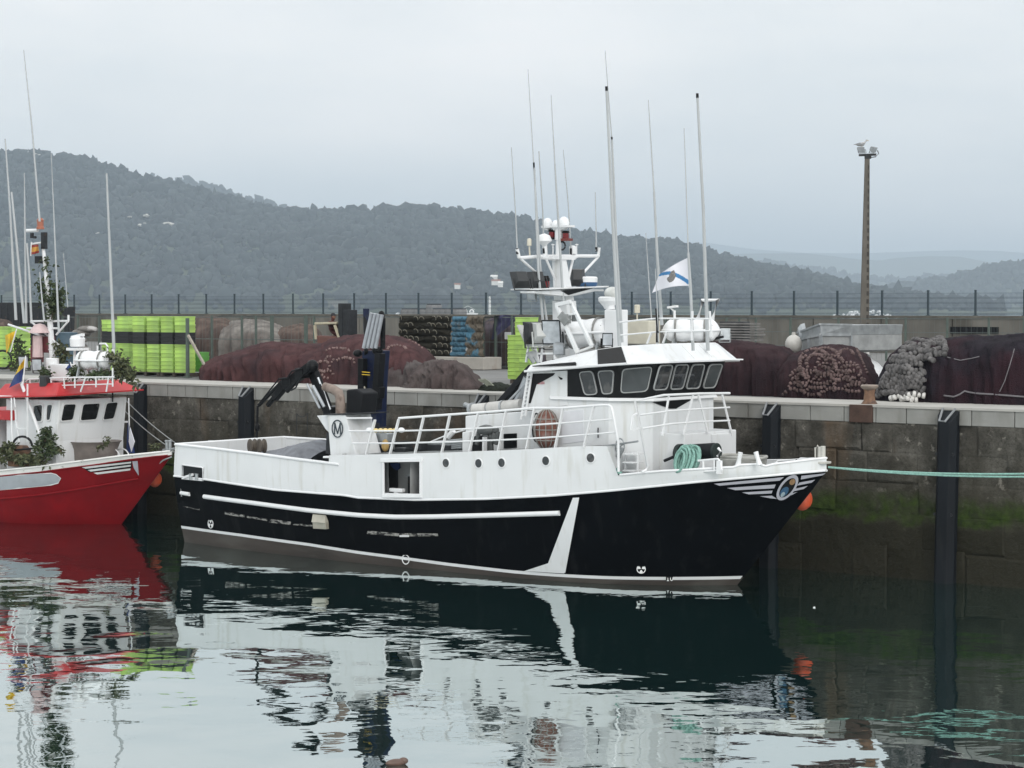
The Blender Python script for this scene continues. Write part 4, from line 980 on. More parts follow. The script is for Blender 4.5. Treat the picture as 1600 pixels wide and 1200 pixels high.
# triplex winch like hauler between hood and rail
mb = MB(); c = B.t(762, 700, -2.1)
mb.bar(B.t(762, 706, -2.15), B.t(761, 676, -2.15), .14, .14); mb.bar(B.t(768, 706, -2.15), B.t(766, 676, -2.15), .08, .1); mb.ell(B.t(760, 672, -2.15), (.26, .16, .13), 12, 8); mb.bar(B.t(747, 676, -2.15), B.t(778, 671, -2.15), .1, .1)
for x in (748, 778): mb.bar(B.t(x, 674, -2.15), B.t(x - 3, 695, -2.15), .07, .09)
mb.ell(B.t(772, 684, -2.15), (.07, .07, .16), 8, 8); obj('net_hauler', mb, mat('oily hauler steel', (.075, .08, .08), .5, .25, 8), boat, frame=B, bevel=.01)
mb = MB(); mb.bar(B.t(757, 708, -2.3), B.t(757.5, 683, -2.3), .12, .05); obj('hauler_guard', mb, white_clean, boat, frame=B, smooth=0)
# foredeck: hand wheel, steps, winch
mb = MB(); c = B.t(970, 697, -2.15); mb.tube([c + np.array([.10 * math.cos(a) * 1.2, -.03, .17 * math.sin(a)]) for a in np.linspace(0, 2 * math.pi, 25)[:-1]], .018, 6, closed=True)
mb.bar(B.t(963, 702, -2.15), B.t(977, 692, -2.15), .02, .03); mb.bar(B.t(966, 715, -2.15), B.t(971, 699, -2.15), .06, .10); obj('hand_wheel', mb, galv, boat, frame=B)
mb = MB(); mb.tube([B.t(945, 697, -2.3), B.t(997, 689.5, -2.3)], .022, 6); obj('pipe_run', mb, galv, boat, frame=B)
mb = MB()
for k in range(3): mb.box(B.t(989, 735 - k * 13, -1.95 + .0 * k), (.30, .42, .035))
for x in (979.5, 998.5): mb.bar(B.t(x - 2, 738, -1.98), B.t(x - 2, 706, -1.98), .05, .04)
obj('steps', mb, white_clean, boat, frame=B, smooth=0, bevel=.006)
px_ = xf1 + .62
ps = lambda x, y: B.s(x, y, px_)
mb = MB(); mb.loft([(xf1 - .1, -1.15, 1.95), (px_ - .05, -1.0, 1.95), (px_ - .05, 1.2, 1.95), (xf1 - .1, 1.3, 1.95)], [(xf1 - .1, -1.15, ps(1060, 679)[2]), (px_ - .05, -1.0, ps(1060, 679)[2]), (px_ - .05, 1.2, ps(1060, 679)[2]), (xf1 - .1, 1.3, ps(1060, 679)[2])])
obj('forward_platform', mb, white, boat, frame=B, smooth=0, bevel=.02)
railing('forward_rail', [[(1003, 738), (1010, 734), (1012, 728), (992, 626), (1037, 617.5), (1094, 615), (1140, 614.5)], [(1000, 648.5), (1047, 642), (1092, 639), (1140, 636.5)], [(1004, 669.5), (1047, 662.5), (1092, 659), (1140, 657)]],
    [((1045, 619), (1035, 681)), ((1083, 616), (1068, 680)), ((1091, 616), (1106, 676)), ((1128, 615), (1144, 681)), ((989, 650), (986, 672)), ((989, 650), (995, 646)), ((986, 672), (998, 669))], B, ps, post_w=.05)
mb = MB(); mb.prism([ps(x, y) for x, y in ((1113, 678.5), (1144, 677.5), (1150, 711), (1116, 713.5))], (-.06, 0, 0)); obj('wing_plate', mb, white, boat, frame=B, smooth=0, bevel=.01)
mb = MB(); tw_ = -1.2; mb.tube([B.t(1066, 708, tw_), B.t(1117, 705, tw_)], .19, 18); wi = obj('anchor_winch', mb, black_rubber, boat, frame=B, smooth=40)
mb = MB(); mb.lathe(B.t(1063, 710, tw_), [(.03, -.05), (.24, -.05), (.24, .05), (.03, .05)], 18, (1, 0, .05)); obj('flange', mb, mat('dark green winch paint', (.008, .016, .014), .5, .2, 6), wi, frame=B); mb = MB(); mb.lathe(B.t(1119, 706, tw_), [(.03, -.03), (.20, -.03), (.20, .03), (.03, .03)], 18, (1, 0, .05)); obj('flange', mb, mat('dark green winch paint', (.008, .016, .014), .5, .2, 6), wi, frame=B)
mb = MB(); tf = -1.75
mb.tube([B.t(x, y, tf) for x, y in ((1091, 720), (1122, 717), (1126, 722), (1128, 735))], .026, 8); mb.tube([B.t(1092, 737, tf), B.t(1128, 735, tf)], .026, 8)
for x in (1099, 1116): mb.tube([B.t(x, 718, tf), B.t(x, 737, tf)], .024, 8)
mb.tube([B.t(1121, 713, tf), B.t(1126, 705, tf), B.t(1122, 700, tf)], .03, 8); mb.box(B.t(1124, 730, tf), (.1, .1, .3)); obj('winch_guard', mb, white_clean, wi, frame=B)
mb = MB(); mb.tube([B.t(1038, 720, -1.7), B.t(1052, 714, -1.7), B.t(1066, 706, -1.7)], .035, 8); obj('winch_lever', mb, black_rubber, wi, frame=B)
# ------------------------------------------------------------------ mast, aerials, lamps and rafts on the roof
MP = lambda x, y: B.t(x, y, 0.0)
zroof = zat + .02
mb = MB()
def mast_sec(cx, cy, wx, wt): c = MP(cx, cy); return [(c[0] - wx, -wt, c[2]), (c[0] + wx, -wt, c[2]), (c[0] + wx, wt, c[2]), (c[0] - wx, wt, c[2])]
mb.loft(mast_sec(886, 562, .26, .22), mast_sec(881.5, 470, .22, .20)); mb.loft(mast_sec(881.5, 469.8, .19, .17), mast_sec(873.5, 404, .13, .13))
mast = obj('mast', mb, white, boat, frame=B, smooth=0, bevel=.02)
sy = MP(873, 400)[0]; YP = lambda x, y: B.s(x, y, sy)
mb = MB(); mb.tube([YP(808, 389), YP(811, 402), YP(813, 403), YP(845, 400.5), YP(935, 400), YP(936, 387)], .045, 8); mb.tube([YP(846, 402), YP(872, 405), YP(900, 401.5)], .05, 8); mb.box(YP(873, 403), (.35, .9, .08))
obj('yard', mb, white_clean, mast, frame=B)
for pts in ([(814, 405), (843, 430.5)], [(852.5, 403), (873, 449)], [(895.5, 403), (885.5, 449)], [(934, 402), (909, 429)]):
    mb = MB(); mb.tube([YP(*p) for p in pts], .032, 8); obj('brace', mb, white_clean, mast, frame=B)
# lantern pole and its lamps, domes
mb = MB(); mb.tube([MP(872.5, 400), MP(873, 372)], .07, 10); mb.tube([MP(873, 375), MP(873.5, 353)], .10, 12); mb.box(MP(872, 354), (.8, .3, .05)); obj('topmast', mb, white_clean, mast, frame=B)
for (x, y, r) in ((855.5, 348.5, .125), (868, 350.5, .10), (881, 347, .135)):
    mb = MB(); mb.lathe(MP(x, y) + np.array([0, 0, -r]), [(r * .55, -.05), (r * .95, .25 * r), (r, r * .9), (r * .86, r * 1.45), (r * .5, r * 1.85), (.01, r * 2)], 18); obj('dome_aerial', mb, white_raft, mast, frame=B)
for (x, y) in ((862.5, 367), (884, 369)):
    c = MP(x, y); mb = MB(); mb.lathe(c, [(.10, -.11), (.10, -.08), (.075, -.07), (.075, .08), (.10, .09), (.08, .13)], 14); o_ = obj('signal_lamp', mb, black_flat, mast, frame=B)
    mb = MB(); mb.lathe(c, [(.078, -.06), (.082, 0), (.078, .07)], 14); obj('lens', mb, red_lens, o_, frame=B)
mb = MB(); mb.box(MP(884, 374.5), (.28, .2, .06)); obj('lamp_shelf', mb, mat('dull red shelf', (.16, .035, .03), .6), mast, frame=B, smooth=0)
mb = MB(); c = YP(850, 377); mb.lathe(c, [(.02, -.14), (.13, -.03), (.19, 0), (.19, .04), (.14, .14), (.02, .19)], 18); mb.tube([YP(852, 400), YP(851, 380)], .06, 10); obj('mushroom_aerial', mb, white_raft, mast, frame=B)
for (x, y0, y1, r) in ((827, 400, 381, .05), ):
    mb = MB(); mb.tube([YP(x + 1, 402), YP(x, 385)], .02, 6); mb.lathe(YP(x, 384), [(.055, 0), (.055, .14), (.04, .17), (.01, .18)], 12); obj('beacon', mb, beige, mast, frame=B)
for x, yb_, yt_ in ((864, 399, 383), (901, 399, 383)):
    mb = MB(); mb.tube([YP(x, yb_), YP(x, yt_)], .016, 6); mb.lathe(YP(x, yt_), [(.045, 0), (.045, .02), (.01, .03)], 10); obj('small_aerial', mb, white_raft, mast, frame=B)
mb = MB(); mb.box(YP(895, 391), (.12, .14, .20)); mb.lathe(YP(895, 387.5), [(.07, 0), (.05, .06)], 10); obj('masthead_lamp', mb, white_raft, mast, frame=B, bevel=.01)
mb = MB(); mb.tube([MP(878, 384) + np.array([.10 * math.cos(a), 0, .10 * math.sin(a)]) for a in np.linspace(0, 2 * math.pi, 17)[:-1]], .022, 6, closed=True); obj('loud_hailer', mb, dark_steel, mast, frame=B)
# lamp platform, with its dark wedge, and the round radar scanner
sp_ = MP(878, 452)[0]; LP = lambda x, y: B.s(x, y, sp_)
mb = MB(); mb.loft([LP(813, 453.5) + np.array([-.3, 0, 0]), LP(813, 453.5) + np.array([.5, 0, 0]), LP(926, 449) + np.array([.5, 0, 0]), LP(926, 449) + np.array([-.3, 0, 0])], [LP(813, 451.5) + np.array([-.3, 0, 0]), LP(813, 451.5) + np.array([.5, 0, 0]), LP(926, 447) + np.array([.5, 0, 0]), LP(926, 447) + np.array([-.3, 0, 0])])
plat = obj('lamp_platform', mb, white, mast, frame=B, smooth=0, bevel=.008)
mb = MB(); mb.prism([LP(x, y) + np.array([.42, 0, 0]) for x, y in ((812, 455), (907, 451), (905, 455), (866, 463), (812, 458))], (-.4, 0, 0)); mb.prism([LP(x, y) + np.array([.3, 0, 0]) for x, y in ((866, 462), (914, 452), (912, 456), (880, 463))], (-.1, 0, 0)); obj('gusset', mb, white, mast, frame=B, smooth=0)
mb = MB(); mb.prism([LP(x, y) + np.array([.44, 0, 0]) for x, y in ((854, 454), (906, 450), (866, 461))], (-.02, 0, 0)); obj('dark_wedge', mb, black_flat, mast, frame=B, smooth=0)
lamp_black = mat('black lamp housing', (.020, .022, .024), .45, .2, 6)
def flood(c, fwd, up, w, h, d, par, fr, m=lamp_black, name='floodlight', lens=lamp_glass):
    fwd = Vector(fwd).normalized(); up = Vector(up); x = fwd.cross(up).normalized(); up = x.cross(fwd).normalized(); c = Vector([float(q) for q in c])
    def P(a, b, e): return c + x * (a * w / 2) + up * (b * h / 2) + fwd * e
    mb_ = MB(); mb_.loft([P(-.6, -.6, -d), P(.6, -.6, -d), P(.6, .6, -d), P(-.6, .6, -d)], [P(-1, -1, 0), P(1, -1, 0), P(1, 1, 0), P(-1, 1, 0)])
    mb_.loft([P(-1.02, -1.02, 0), P(1.02, -1.02, 0), P(1.02, 1.02, 0), P(-1.02, 1.02, 0)], [P(-1.02, -1.02, .03), P(1.02, -1.02, .03), P(1.02, 1.02, .03), P(-1.02, 1.02, .03)])
    for s_ in (-1, 1): mb_.bar(P(s_ * 1.08, 0, -d * .4), P(s_ * 1.08, -1.5, -d * .4), .02, .04)
    mb_.bar(P(-1.08, -1.5, -d * .4), P(1.08, -1.5, -d * .4), .04, .02)
    o_ = obj(name, mb_, m, par, frame=fr, smooth=0, bevel=.008)
    mb_ = MB(); mb_.loft([P(-.9, -.9, .031), P(.9, -.9, .031), P(.9, .9, .031), P(-.9, .9, .031)], [P(-.88, -.88, .038), P(.88, -.88, .038), P(.88, .88, .038), P(-.88, .88, .038)]); obj('lens', mb_, lens, o_, frame=fr, smooth=0); return o_
for x, y, w, fwd in ((813, 437, .44, (-.8, .45, -.55)), (838, 437, .44, (-.8, .45, -.55)), (902, 433, .36, (-.6, .8, -.4))):
    flood(LP(x, y), fwd, (0, 0, 1), w, .44, .16, mast, B)
flood(LP(830, 460), (.35, -.85, -.4), (0, 0, 1), .2, .26, .10, mast, B, galv)
mb = MB(); c = LP(853, 440); mb.lathe(c, [(.10, -.20), (.10, -.16), (.085, -.15), (.085, .02), (.10, .03), (.10, .05), (.07, .14)], 12); o_ = obj('signal_lamp', mb, black_flat, mast, frame=B)
mb = MB(); mb.lathe(c, [(.088, -.14), (.09, -.05), (.088, .01)], 12); obj('lens', mb, red_lens, o_, frame=B)
c = LP(911, 440) + np.array([.1, 0, 0]); mb = MB(); mb.lathe(c, [(.25, -.05), (.275, -.02), (.28, .09), (.25, .12), (.01, .13)], 28); ra = obj('radar_scanner', mb, white_clean, mast, frame=B)
mb = MB(); mb.lathe(c, [(.15, -.14), (.25, -.12), (.277, -.055), (.277, -.018)], 28); obj('blue_base', mb, mat('blue scanner base', (.03, .09, .20), .4, .1, 5), ra, frame=B)
mb = MB(); mb.lathe(c, [(.11, -.2), (.11, -.13)], 16); mb.box(c + np.array([0, 0, -.21]), (.55, .7, .05)); obj('bracket', mb, white_clean, ra, frame=B)
mb = MB()
for k in range(6):
    a = math.radians(-142 + k * 9.5); mb.box(c + np.array([.2805 * math.cos(a), .2805 * math.sin(a), .045]), (.004, .032, .035), Matrix.Rotation(a, 3, 'Z'))
obj('side_lettering', mb, mat('navy lettering', (.02, .05, .13), .5), ra, frame=B, smooth=0)
# whip aerials: each a tapering rod with a darker ferrule
rod_m = mat('pale glass fibre rod', (.38, .40, .41), .45, .06, 2)  # white rods, greyed in colour as if backlit by the sky
def aerial(pts, r0, r1, plane, par=boat, fr=B, ferr=None):
    P = [plane(*p) for p in pts]; L = len(P); mb_ = MB(); mb_.tube(P, [r0 + (r1 - r0) * (i / (L - 1)) for i in range(L)], 6)
    o_ = obj('whip_aerial', mb_, rod_m, par, frame=fr)
    if ferr:
        mb_ = MB(); mb_.tube([plane(*ferr[0]), plane(*ferr[1])], max(.022, r1 * 1.15) if ferr[0][1] < pts[len(pts) // 2][1] else r0 * 1.5, 6); obj('ferrule', mb_, black_rubber, o_, frame=fr)
    return o_
tpl = lambda t: (lambda x, y: B.t(x, y, t))
aerial([(808.5, 396), (806, 340), (799, 230)], .022, .010, YP, ferr=((808.5, 397), (808, 388)))
aerial([(931.5, 392), (931.5, 360), (930, 300)], .022, .011, YP, ferr=((932, 393), (931.7, 386)))
aerial([(892.5, 395), (888, 320), (880, 234)], .020, .009, YP, ferr=((892, 398), (892, 388)))
aerial([(850, 395), (848, 330), (842, 236)], .022, .015, YP, ferr=((850, 396), (849.8, 388)))
aerial([(854.5, 502), (846, 440), (834, 258)], .030, .022, tpl(-.9)); aerial([(834, 258), (825, 108)], .016, .008, tpl(-.9), ferr=((834.5, 264), (834, 254)))
aerial([(848.5, 505), (841, 420), (835, 262)], .036, .024, tpl(-1.1))
aerial([(880, 472), (872, 340), (867, 256)], .036, .022, tpl(-.5)); aerial([(867, 256), (861, 148)], .018, .009, tpl(-.5))
aerial([(968, 541), (956.5, 330), (947.5, 136)], .046, .030, tpl(-1.75), ferr=((947.8, 142), (947.5, 135)))
aerial([(972, 535), (963, 380), (956, 218)], .040, .028, tpl(-1.5)); aerial([(956, 218), (950, 140), (945.5, 79)], .017, .008, tpl(-1.5), ferr=((956.2, 222), (955.8, 214)))
aerial([(1034, 508), (1027, 400), (1022, 300)], .045, .028, tpl(-.6)); aerial([(1022, 300), (1013, 156)], .022, .010, tpl(-.6))
aerial([(1018, 500), (1014, 440), (1009, 364)], .018, .008, tpl(.6))
aerial([(1083, 548), (1079, 450), (1075.5, 395)], .042, .030, tpl(-1.2)); aerial([(1075.5, 395), (1069, 200)], .018, .010, tpl(-1.2))
aerial([(1106, 548), (1099, 330), (1089.5, 147)], .050, .032, tpl(.3), ferr=((1089.8, 153), (1089.4, 146)))
aerial([(1029, 534), (1026, 460), (1024, 420)], .016, .010, tpl(-1.9), ferr=((1028, 520), (1026, 490)))
# rails on the roof
rp = lambda x, y: B.t(x, y, -1.85)
railing('roof_rail', [[(968, 503.5), (1000, 500), (1026, 497.5), (1060, 497.5), (1110, 498)], [(970, 523.5), (1026, 518.5), (1110, 517)]], [((1026, 486), (1027, 538)), ((1018, 520), (1011, 537)), ((1082, 486), (1081, 532)), ((1109, 486), (1112, 526)), ((1042, 519), (1036, 536))], B, rp, r=.02, rails_r=.018, post_w=.05)
mb = MB(); mb.tube([B.t(1027, 535, -1.87), B.t(1027.5, 510, -1.87), B.t(1026, 482, -1.87)], .035, 8); obj('aerial_mount', mb, black_rubber, boat, frame=B)
# searchlight pedestal
mb = MB(); t = -1.0; c = B.t(955, 502, t); mb.loft([(c[0] - .2, t, c[2]), (c[0] + .2, t, c[2]), (c[0] + .2, t + .4, c[2]), (c[0] - .2, t + .4, c[2])], [(c[0] - .2, t, B.t(954, 484, t)[2]), (c[0] + .2, t, B.t(954, 484, t)[2]), (c[0] + .2, t + .4, B.t(954, 484, t)[2]), (c[0] - .2, t + .4, B.t(954, 484, t)[2])])
mb.box((c[0], t + .2, c[2] - .35), (.4, .4, .75)); sl_ = obj('searchlight_pedestal', mb, white_clean, boat, frame=B, smooth=0, bevel=.02)
mb = MB(); c = B.t(951, 472, t + .2); mb.lathe(c, [(.10, -.16), (.13, -.1), (.24, .02), (.25, .10), (.20, .13)], 18); mb.tube([B.t(954, 484, t + .2), B.t(953, 474, t + .2)], .11, 10); obj('drum', mb, white_raft, sl_, frame=B)
mb = MB(); c = B.t(956.5, 458, t + .2); mb.ell(c, (.20, .17, .15), 14, 10); mb.bar(B.t(950, 468, t + .2), B.t(956, 460, t + .2), .12, .1); obj('lamp_head', mb, mat('grey white lamp head', (.56, .57, .55), .5, .2, 7), sl_, frame=B)
mb = MB(); c = B.t(1002, 519, .3); mb.box(c, (.78, .5, .56)); bx_ = obj('roof_cabinet', mb, beige, boat, frame=B, smooth=0, bevel=.03)
mb = MB(); mb.box(B.t(978, 522, .5), (.35, .4, .5)); obj('dark_roof_box', mb, dark_steel, boat, frame=B, smooth=0, bevel=.03)
mb = MB(); mb.box(B.t(958, 505, .2), (.75, .5, .07)); obj('roof_shelf', mb, white_clean, boat, frame=B, smooth=0, bevel=.01)
mb = MB(); mb.tube([B.t(995.5, 512, .6), B.t(995.5, 490, .6)], .02, 6); mb.lathe(B.t(995.5, 489, .6), [(.07, 0), (.07, .18), (.05, .2)], 12); obj('beacon', mb, beige, boat, frame=B)
mb = MB(); mb.tube([B.t(1054, 510, .8), B.t(1054, 485, .8)], .03, 8); mb.bar(B.t(1044.5, 480.5, .8), B.t(1058, 478.5, .8), .12, .05); mb.bar(B.t(1053, 486, .8), B.t(1047.5, 481, .8), .03, .03); obj('radar_bar', mb, white_raft, boat, frame=B)
mb = MB(); mb.tube([B.t(x, y, 1.6) for x, y in ((1090, 500), (1098, 469.5), (1122, 468.5), (1113, 500))], .055, 10); obj('raft_gantry', mb, white_clean, boat, frame=B)
# A shaped gantry and lamps at the after end of the roof
gt = -1.7
mb = MB(); mb.bar(B.t(903, 552, gt), B.t(870, 477, gt), .10, .08); mb.bar(B.t(925, 541, gt), B.t(892, 473, gt + .1), .09, .07); mb.bar(B.t(868.5, 476.5, gt), B.t(892, 471.5, gt), .09, .09); mb.bar(B.t(882, 492.5, gt), B.t(899, 490, gt), .05, .05); mb.bar(B.t(903, 550, gt), B.t(926, 541, gt), .05, .05)
obj('gantry', mb, white, boat, frame=B, smooth=0, bevel=.01)
mb = MB(); mb.bar(B.t(875, 491, gt - .06), B.t(886, 505, gt - .06), .05, .2); mb.box(B.t(885, 498, gt), (.16, .16, .22)); mb.box(B.t(898, 497, gt + .2), (.12, .1, .16)); obj('gantry_lamp', mb, mat('weathered grey lamp', (.22, .23, .23), .5, .2, 6), boat, frame=B, smooth=0, bevel=.01)
grey_lamp = mat('pale grey lamp housing', (.42, .43, .42), .5, .12, 6)
for (x, y, fwd, w, h, m) in ((818, 524, (-.72, -.45, -.38), .42, .55, grey_lamp), (832, 520, (-.62, .5, -.3), .42, .55, dark_steel), (843, 520, (-.7, .6, -.3), .36, .5, grey_lamp), (862, 519, (.30, -.92, -.15), .46, .58, dark_steel), (829, 559, (-.6, -.55, -.5), .26, .30, galv), (873, 545, (.5, -.75, -.5), .25, .28, galv), (949, 530, (.66, -.7, -.25), .24, .30, black_flat)):
    flood(B.t(x, y, -1.55), fwd, (0, 0, 1), w, h, .2, boat, B, m)
mb = MB()
for a, b in (((824, 540), (870, 538)), ((826, 540), (822, 566)), ((836, 541), (842, 566)), ((848, 540), (845, 566)), ((866, 539), (868, 562)), ((826, 553), (868, 552))): mb.bar(B.t(*a, -1.5), B.t(*b, -1.5), .045, .045)
obj('lamp_rack', mb, white_clean, boat, frame=B, smooth=0)
mb = MB(); mb.bar(B.t(880, 545, -1.2), B.t(880, 566, -1.2), .3, .16); obj('lamp_pedestal', mb, white, boat, frame=B, smooth=0)
flood(B.t(1133, 522, 1.6), (.6, -.75, -.2), (0, 0, 1), .24, .28, .14, boat, B, galv)
mb = MB(); mb.tube([B.t(1100, 524, 1.2), B.t(1112, 531, 1.2), B.t(1122, 528, 1.2), B.t(1130, 526, 1.2)], .03, 6); obj('lamp_cable', mb, black_rubber, boat, frame=B)
# life rafts in their canisters
def raft(c, ax, ln, r, label, k=3):
    ax = Vector(ax).normalized(); prof = []
    for i in range(25):
        u = i / 24; e = min(u, 1 - u) * ln; rr = r * (1 - max(0, 1 - e / .22) ** 2.2 * .75); rr += .012 * math.sin(u * math.pi * 7) * (1 if .12 < u < .88 else 0)
        prof.append((rr, (u - .5) * ln))
    root = thing('life_raft', B.w(np.asarray(c)), label, 'life raft', 'life raft canisters on the wheelhouse roof', frame=None); root.matrix_world = B.M @ Matrix.Translation(Vector(c)); W[root] = B.M @ Matrix.Translation(Vector(c))
    mb_ = MB(); mb_.lathe(c, prof, 28, ax); obj('canister', mb_, white_raft, root, frame=B, smooth=60)
    mb_ = MB(); x = ax.cross(Vector((0, 0, 1))).normalized(); ring_ = []
    for sgn in (1, -1):
        for i in range(13):
            u = (i / 12 - .5) * sgn; e = (.5 - abs(u)) * ln; rr = r * (1 - max(0, 1 - e / .22) ** 2.2 * .75); ring_.append(Vector(c) + ax * (u * ln) + x * (rr + .03) * sgn)
    mb_.tube(ring_, .032, 6, closed=True); obj('seam_flange', mb_, white_clean, root, frame=B, smooth=60)
    for u in (-.27, .25):
        mb_ = MB(); rr = r + .02; y = x.cross(ax); mb_.tube([Vector(c) + ax * (u * ln) + (x * math.cos(a) + y * math.sin(a)) * rr for a in np.linspace(0, 2 * math.pi, 25)[:-1]], .022, 4, closed=True, flat=(1.6, .6)); obj('strap', mb_, mat('grey webbing', (.22, .22, .21), .8), root, frame=B)
    mb_ = MB()
    for u in (-.3, .3):
        p = Vector(c) + ax * (u * ln)
        for s_ in (-1, 1): mb_.bar(p + x * (s_ * .32) + Vector((0, 0, -r - .22)), p + x * (s_ * .22) + Vector((0, 0, -r * .75)), .06, .05)
    for s_ in (-1, 1): mb_.bar(Vector(c) + ax * (-.4 * ln) + x * (s_ * .32) + Vector((0, 0, -r - .22)), Vector(c) + ax * (.4 * ln) + x * (s_ * .32) + Vector((0, 0, -r - .22)), .05, .05)
    obj('cradle', mb_, galv, root, frame=B)
    mb_ = MB(); fc = Vector(c) + ax * (.40 * ln) - x * (-1 if x.y > 0 else 1) * 0 ; sgn = -1 if x.y > 0 else 1
    p = Vector(c) + ax * (.36 * ln) + x * (sgn * r * .80) + Vector((0, 0, r * .42)); mb_.box(p, (.07, .02, .05)); obj('canister_label', mb_, black_flat, root, frame=B, smooth=0)
p0, p1 = B.t(877, 524, -.9), B.t(957, 517, -.75); raft((p0 + p1) / 2, (1, .12, .06), abs(p1[0] - p0[0]) * 1.0, .33, 'white life raft canister strapped behind the A shaped gantry, near the mast')
p0, p1 = B.t(1043, 518, .5), B.t(1119, 518, 1.2); raft(B.t(1080, 516, .95), (1, .55, 0), 1.35, .26, 'white life raft canister under the white gantry at the front of the roof')
# flag
fm_w = mat('white flag cloth', (.72, .72, .77), .8, .04, 5); fm_b = mat('blue flag band', (.05, .20, .42), .8, .06, 5); fm_e = mat('dark flag emblem', (.17, .165, .16), .8, .55, 60)
fl_ = thing('flag', B.w(B.t(1077, 448, -1.2)), 'white flag with a pale blue diagonal band and a dark crest, flying from an aerial', 'flag')
mb = MB(); NU, NV = 64, 40; G = []
for j in range(NV + 1):
    v = j / NV; row = []
    for i in range(NU + 1):
        u = i / NU
        tx, ty = 1076 + (1030 - 1076) * u, 402 + (429 - 402) * u - 1.5 * math.sin(u * math.pi)
        bx_, by_ = 1077 + (1019 - 1077) * u, 446.5 + (457.5 - 446.5) * u - 3.6 * math.sin(u * math.pi)
        px, py = tx + (bx_ - tx) * v, ty + (by_ - ty) * v
        row.append(B.t(px, py, -1.2 + .12 * math.sin(u * 7 + v * 1.5) * u))
    G.append(row)
def fmi(i, j):
    u, v = (i + .5) / NU, (j + .5) / NV
    ex_, ey_ = (u - .52) / .13, (v - .52) / .30
    if ex_ * ex_ + (ey_ + .2) ** 2 < (.55 if v < .48 else 1.1) and v < .86: return 2
    c = .90 - .62 * min(u / .62, 1) - .26 * max(0, u - .62) / .38
    return 1 if abs(v - c) < .085 else 0
k = 0
for j in range(NV):
    for i in range(NU): mb.add([G[j][i], G[j][i + 1], G[j + 1][i + 1], G[j + 1][i]], [(0, 1, 2, 3)], fmi(i, j))
obj('cloth', mb, [fm_w, fm_b, fm_e], fl_, frame=B, smooth=0)
mb = MB(); mb.tube([B.t(1075.8, 400, -1.2), B.t(1077.2, 449, -1.2)], .018, 6); obj('hoist_rope', mb, white_raft, fl_, frame=B)
# loose things aboard
c = B.t(854, 671, -2.2)
mb = MB(); mb.ell(c, (.30, .26, .46), 18, 14); bo = thing('mooring_buoy', B.w(c + np.array([0, 0, -.46])), 'large weathered red brown buoy lashed inside the deck rail, wrapped in netting', 'buoy')
obj('buoy_body', mb, mat('weathered red brown buoy', (.17, .068, .048), .8, .3, 5, .3, 20, col2=(.26, .17, .15), thr=(.5, .65), s2=5), bo, frame=B, smooth=60)
mb = MB()
for k in range(6):
    a = math.pi * k / 6; mb.tube([c + np.array([.315 * math.cos(q) * math.cos(a), .275 * math.cos(q) * math.sin(a), .475 * math.sin(q)]) for q in np.linspace(0, 2 * math.pi, 25)[:-1]], .012, 5, closed=True)
for zz in (-.25, 0, .25):
    s_ = math.sqrt(1 - (zz / .47) ** 2); mb.tube([c + np.array([.315 * s_ * math.cos(q), .275 * s_ * math.sin(q), zz]) for q in np.linspace(0, 2 * math.pi, 21)[:-1]], .012, 5, closed=True)
obj('lashing', mb, mat('grey twine', (.30, .29, .27), .9), bo, frame=B)
mb = MB(); mb.tube([B.t(838 + 6 * math.cos(a), 668 + 22 * math.sin(a), -2.15) for a in np.linspace(.5 * math.pi, 1.6 * math.pi, 14)], .022, 6); tag(obj('rope_coil', mb, dark_steel, frame=B), 'dark hose looped beside the red brown buoy inside the rail', 'hose')
rg = random.Random(5)
def rope_heap(c, w, h, m, n, r, label, name='rope_coil', fr=B, flat=.5):
    mb_ = MB()
    for i in range(n):
        a0 = rg.uniform(-.5, .5); ww = w * rg.uniform(.55, 1); hh = h * rg.uniform(.75, 1.05); dx = rg.uniform(-.3, .3) * w; dy = rg.uniform(-.2, .2)
        pts = []
        for k in range(18):
            q = 2 * math.pi * k / 18; pts.append(np.asarray(c) + np.array([dx + ww * .55 * math.cos(q), dy + flat * .2 * math.sin(q + a0), hh * (.5 + .5 * math.sin(q)) + .02 * rg.uniform(-1, 1)]))
        mb_.tube(pts, r, 6, closed=True)
    return tag(obj(name, mb_, m, frame=fr), label, 'rope')
rope_heap(B.t(1073, 736, -1.75),   .34, .56, teal_rope, 15, .028, 'pale teal mooring rope hung in a bundle over the winch on the foredeck')
mb = MB(); mb.ell(B.t(965, 739, -2.3), (.12, .1, .05), 10, 6); mb.ell(B.t(965, 737, -2.3), (.05, .05, .1), 8, 6); tag(obj('rope_end', mb, teal_rope, frame=B), 'small end of teal rope by the foot of the deck rail', 'rope')
def buoy(c, r, label, neck=(0, 0, 1), sq=1.12):
    root = thing('fender_buoy', c - np.array([0, 0, r]), label, 'buoy', 'orange round buoys hung at the bows')
    mb_ = MB(); pr = [(max(.004, r * math.sin(a) * (1 - .06 * (a < .8))), -r * sq * math.cos(a) * (1)) for a in np.linspace(0.02, math.pi - .02, 18)]; mb_.lathe(c, pr, 24); obj('ball', mb_, orange, root, smooth=60)
    mb_ = MB(); mb_.lathe(c, [(r * .25, r * sq * .93), (r * .16, r * sq * 1.15), (r * .05, r * sq * 1.18)], 12); obj('neck', mb_, mat('dark buoy neck', (.12, .03, .02), .6), root, smooth=60)
    mb_ = MB(); mb_.tube([c + np.array([0, 0, r * sq * 1.1]), c + np.array([neck[0] * .3, neck[1] * .3, r * sq * 1.1 + .6])], .02, 6); obj('lanyard', mb_, teal_rope, root)
buoy(B.w(B.t(1253.5, 780, .95)), .235, 'round orange buoy hanging under the bow of the black hulled boat')
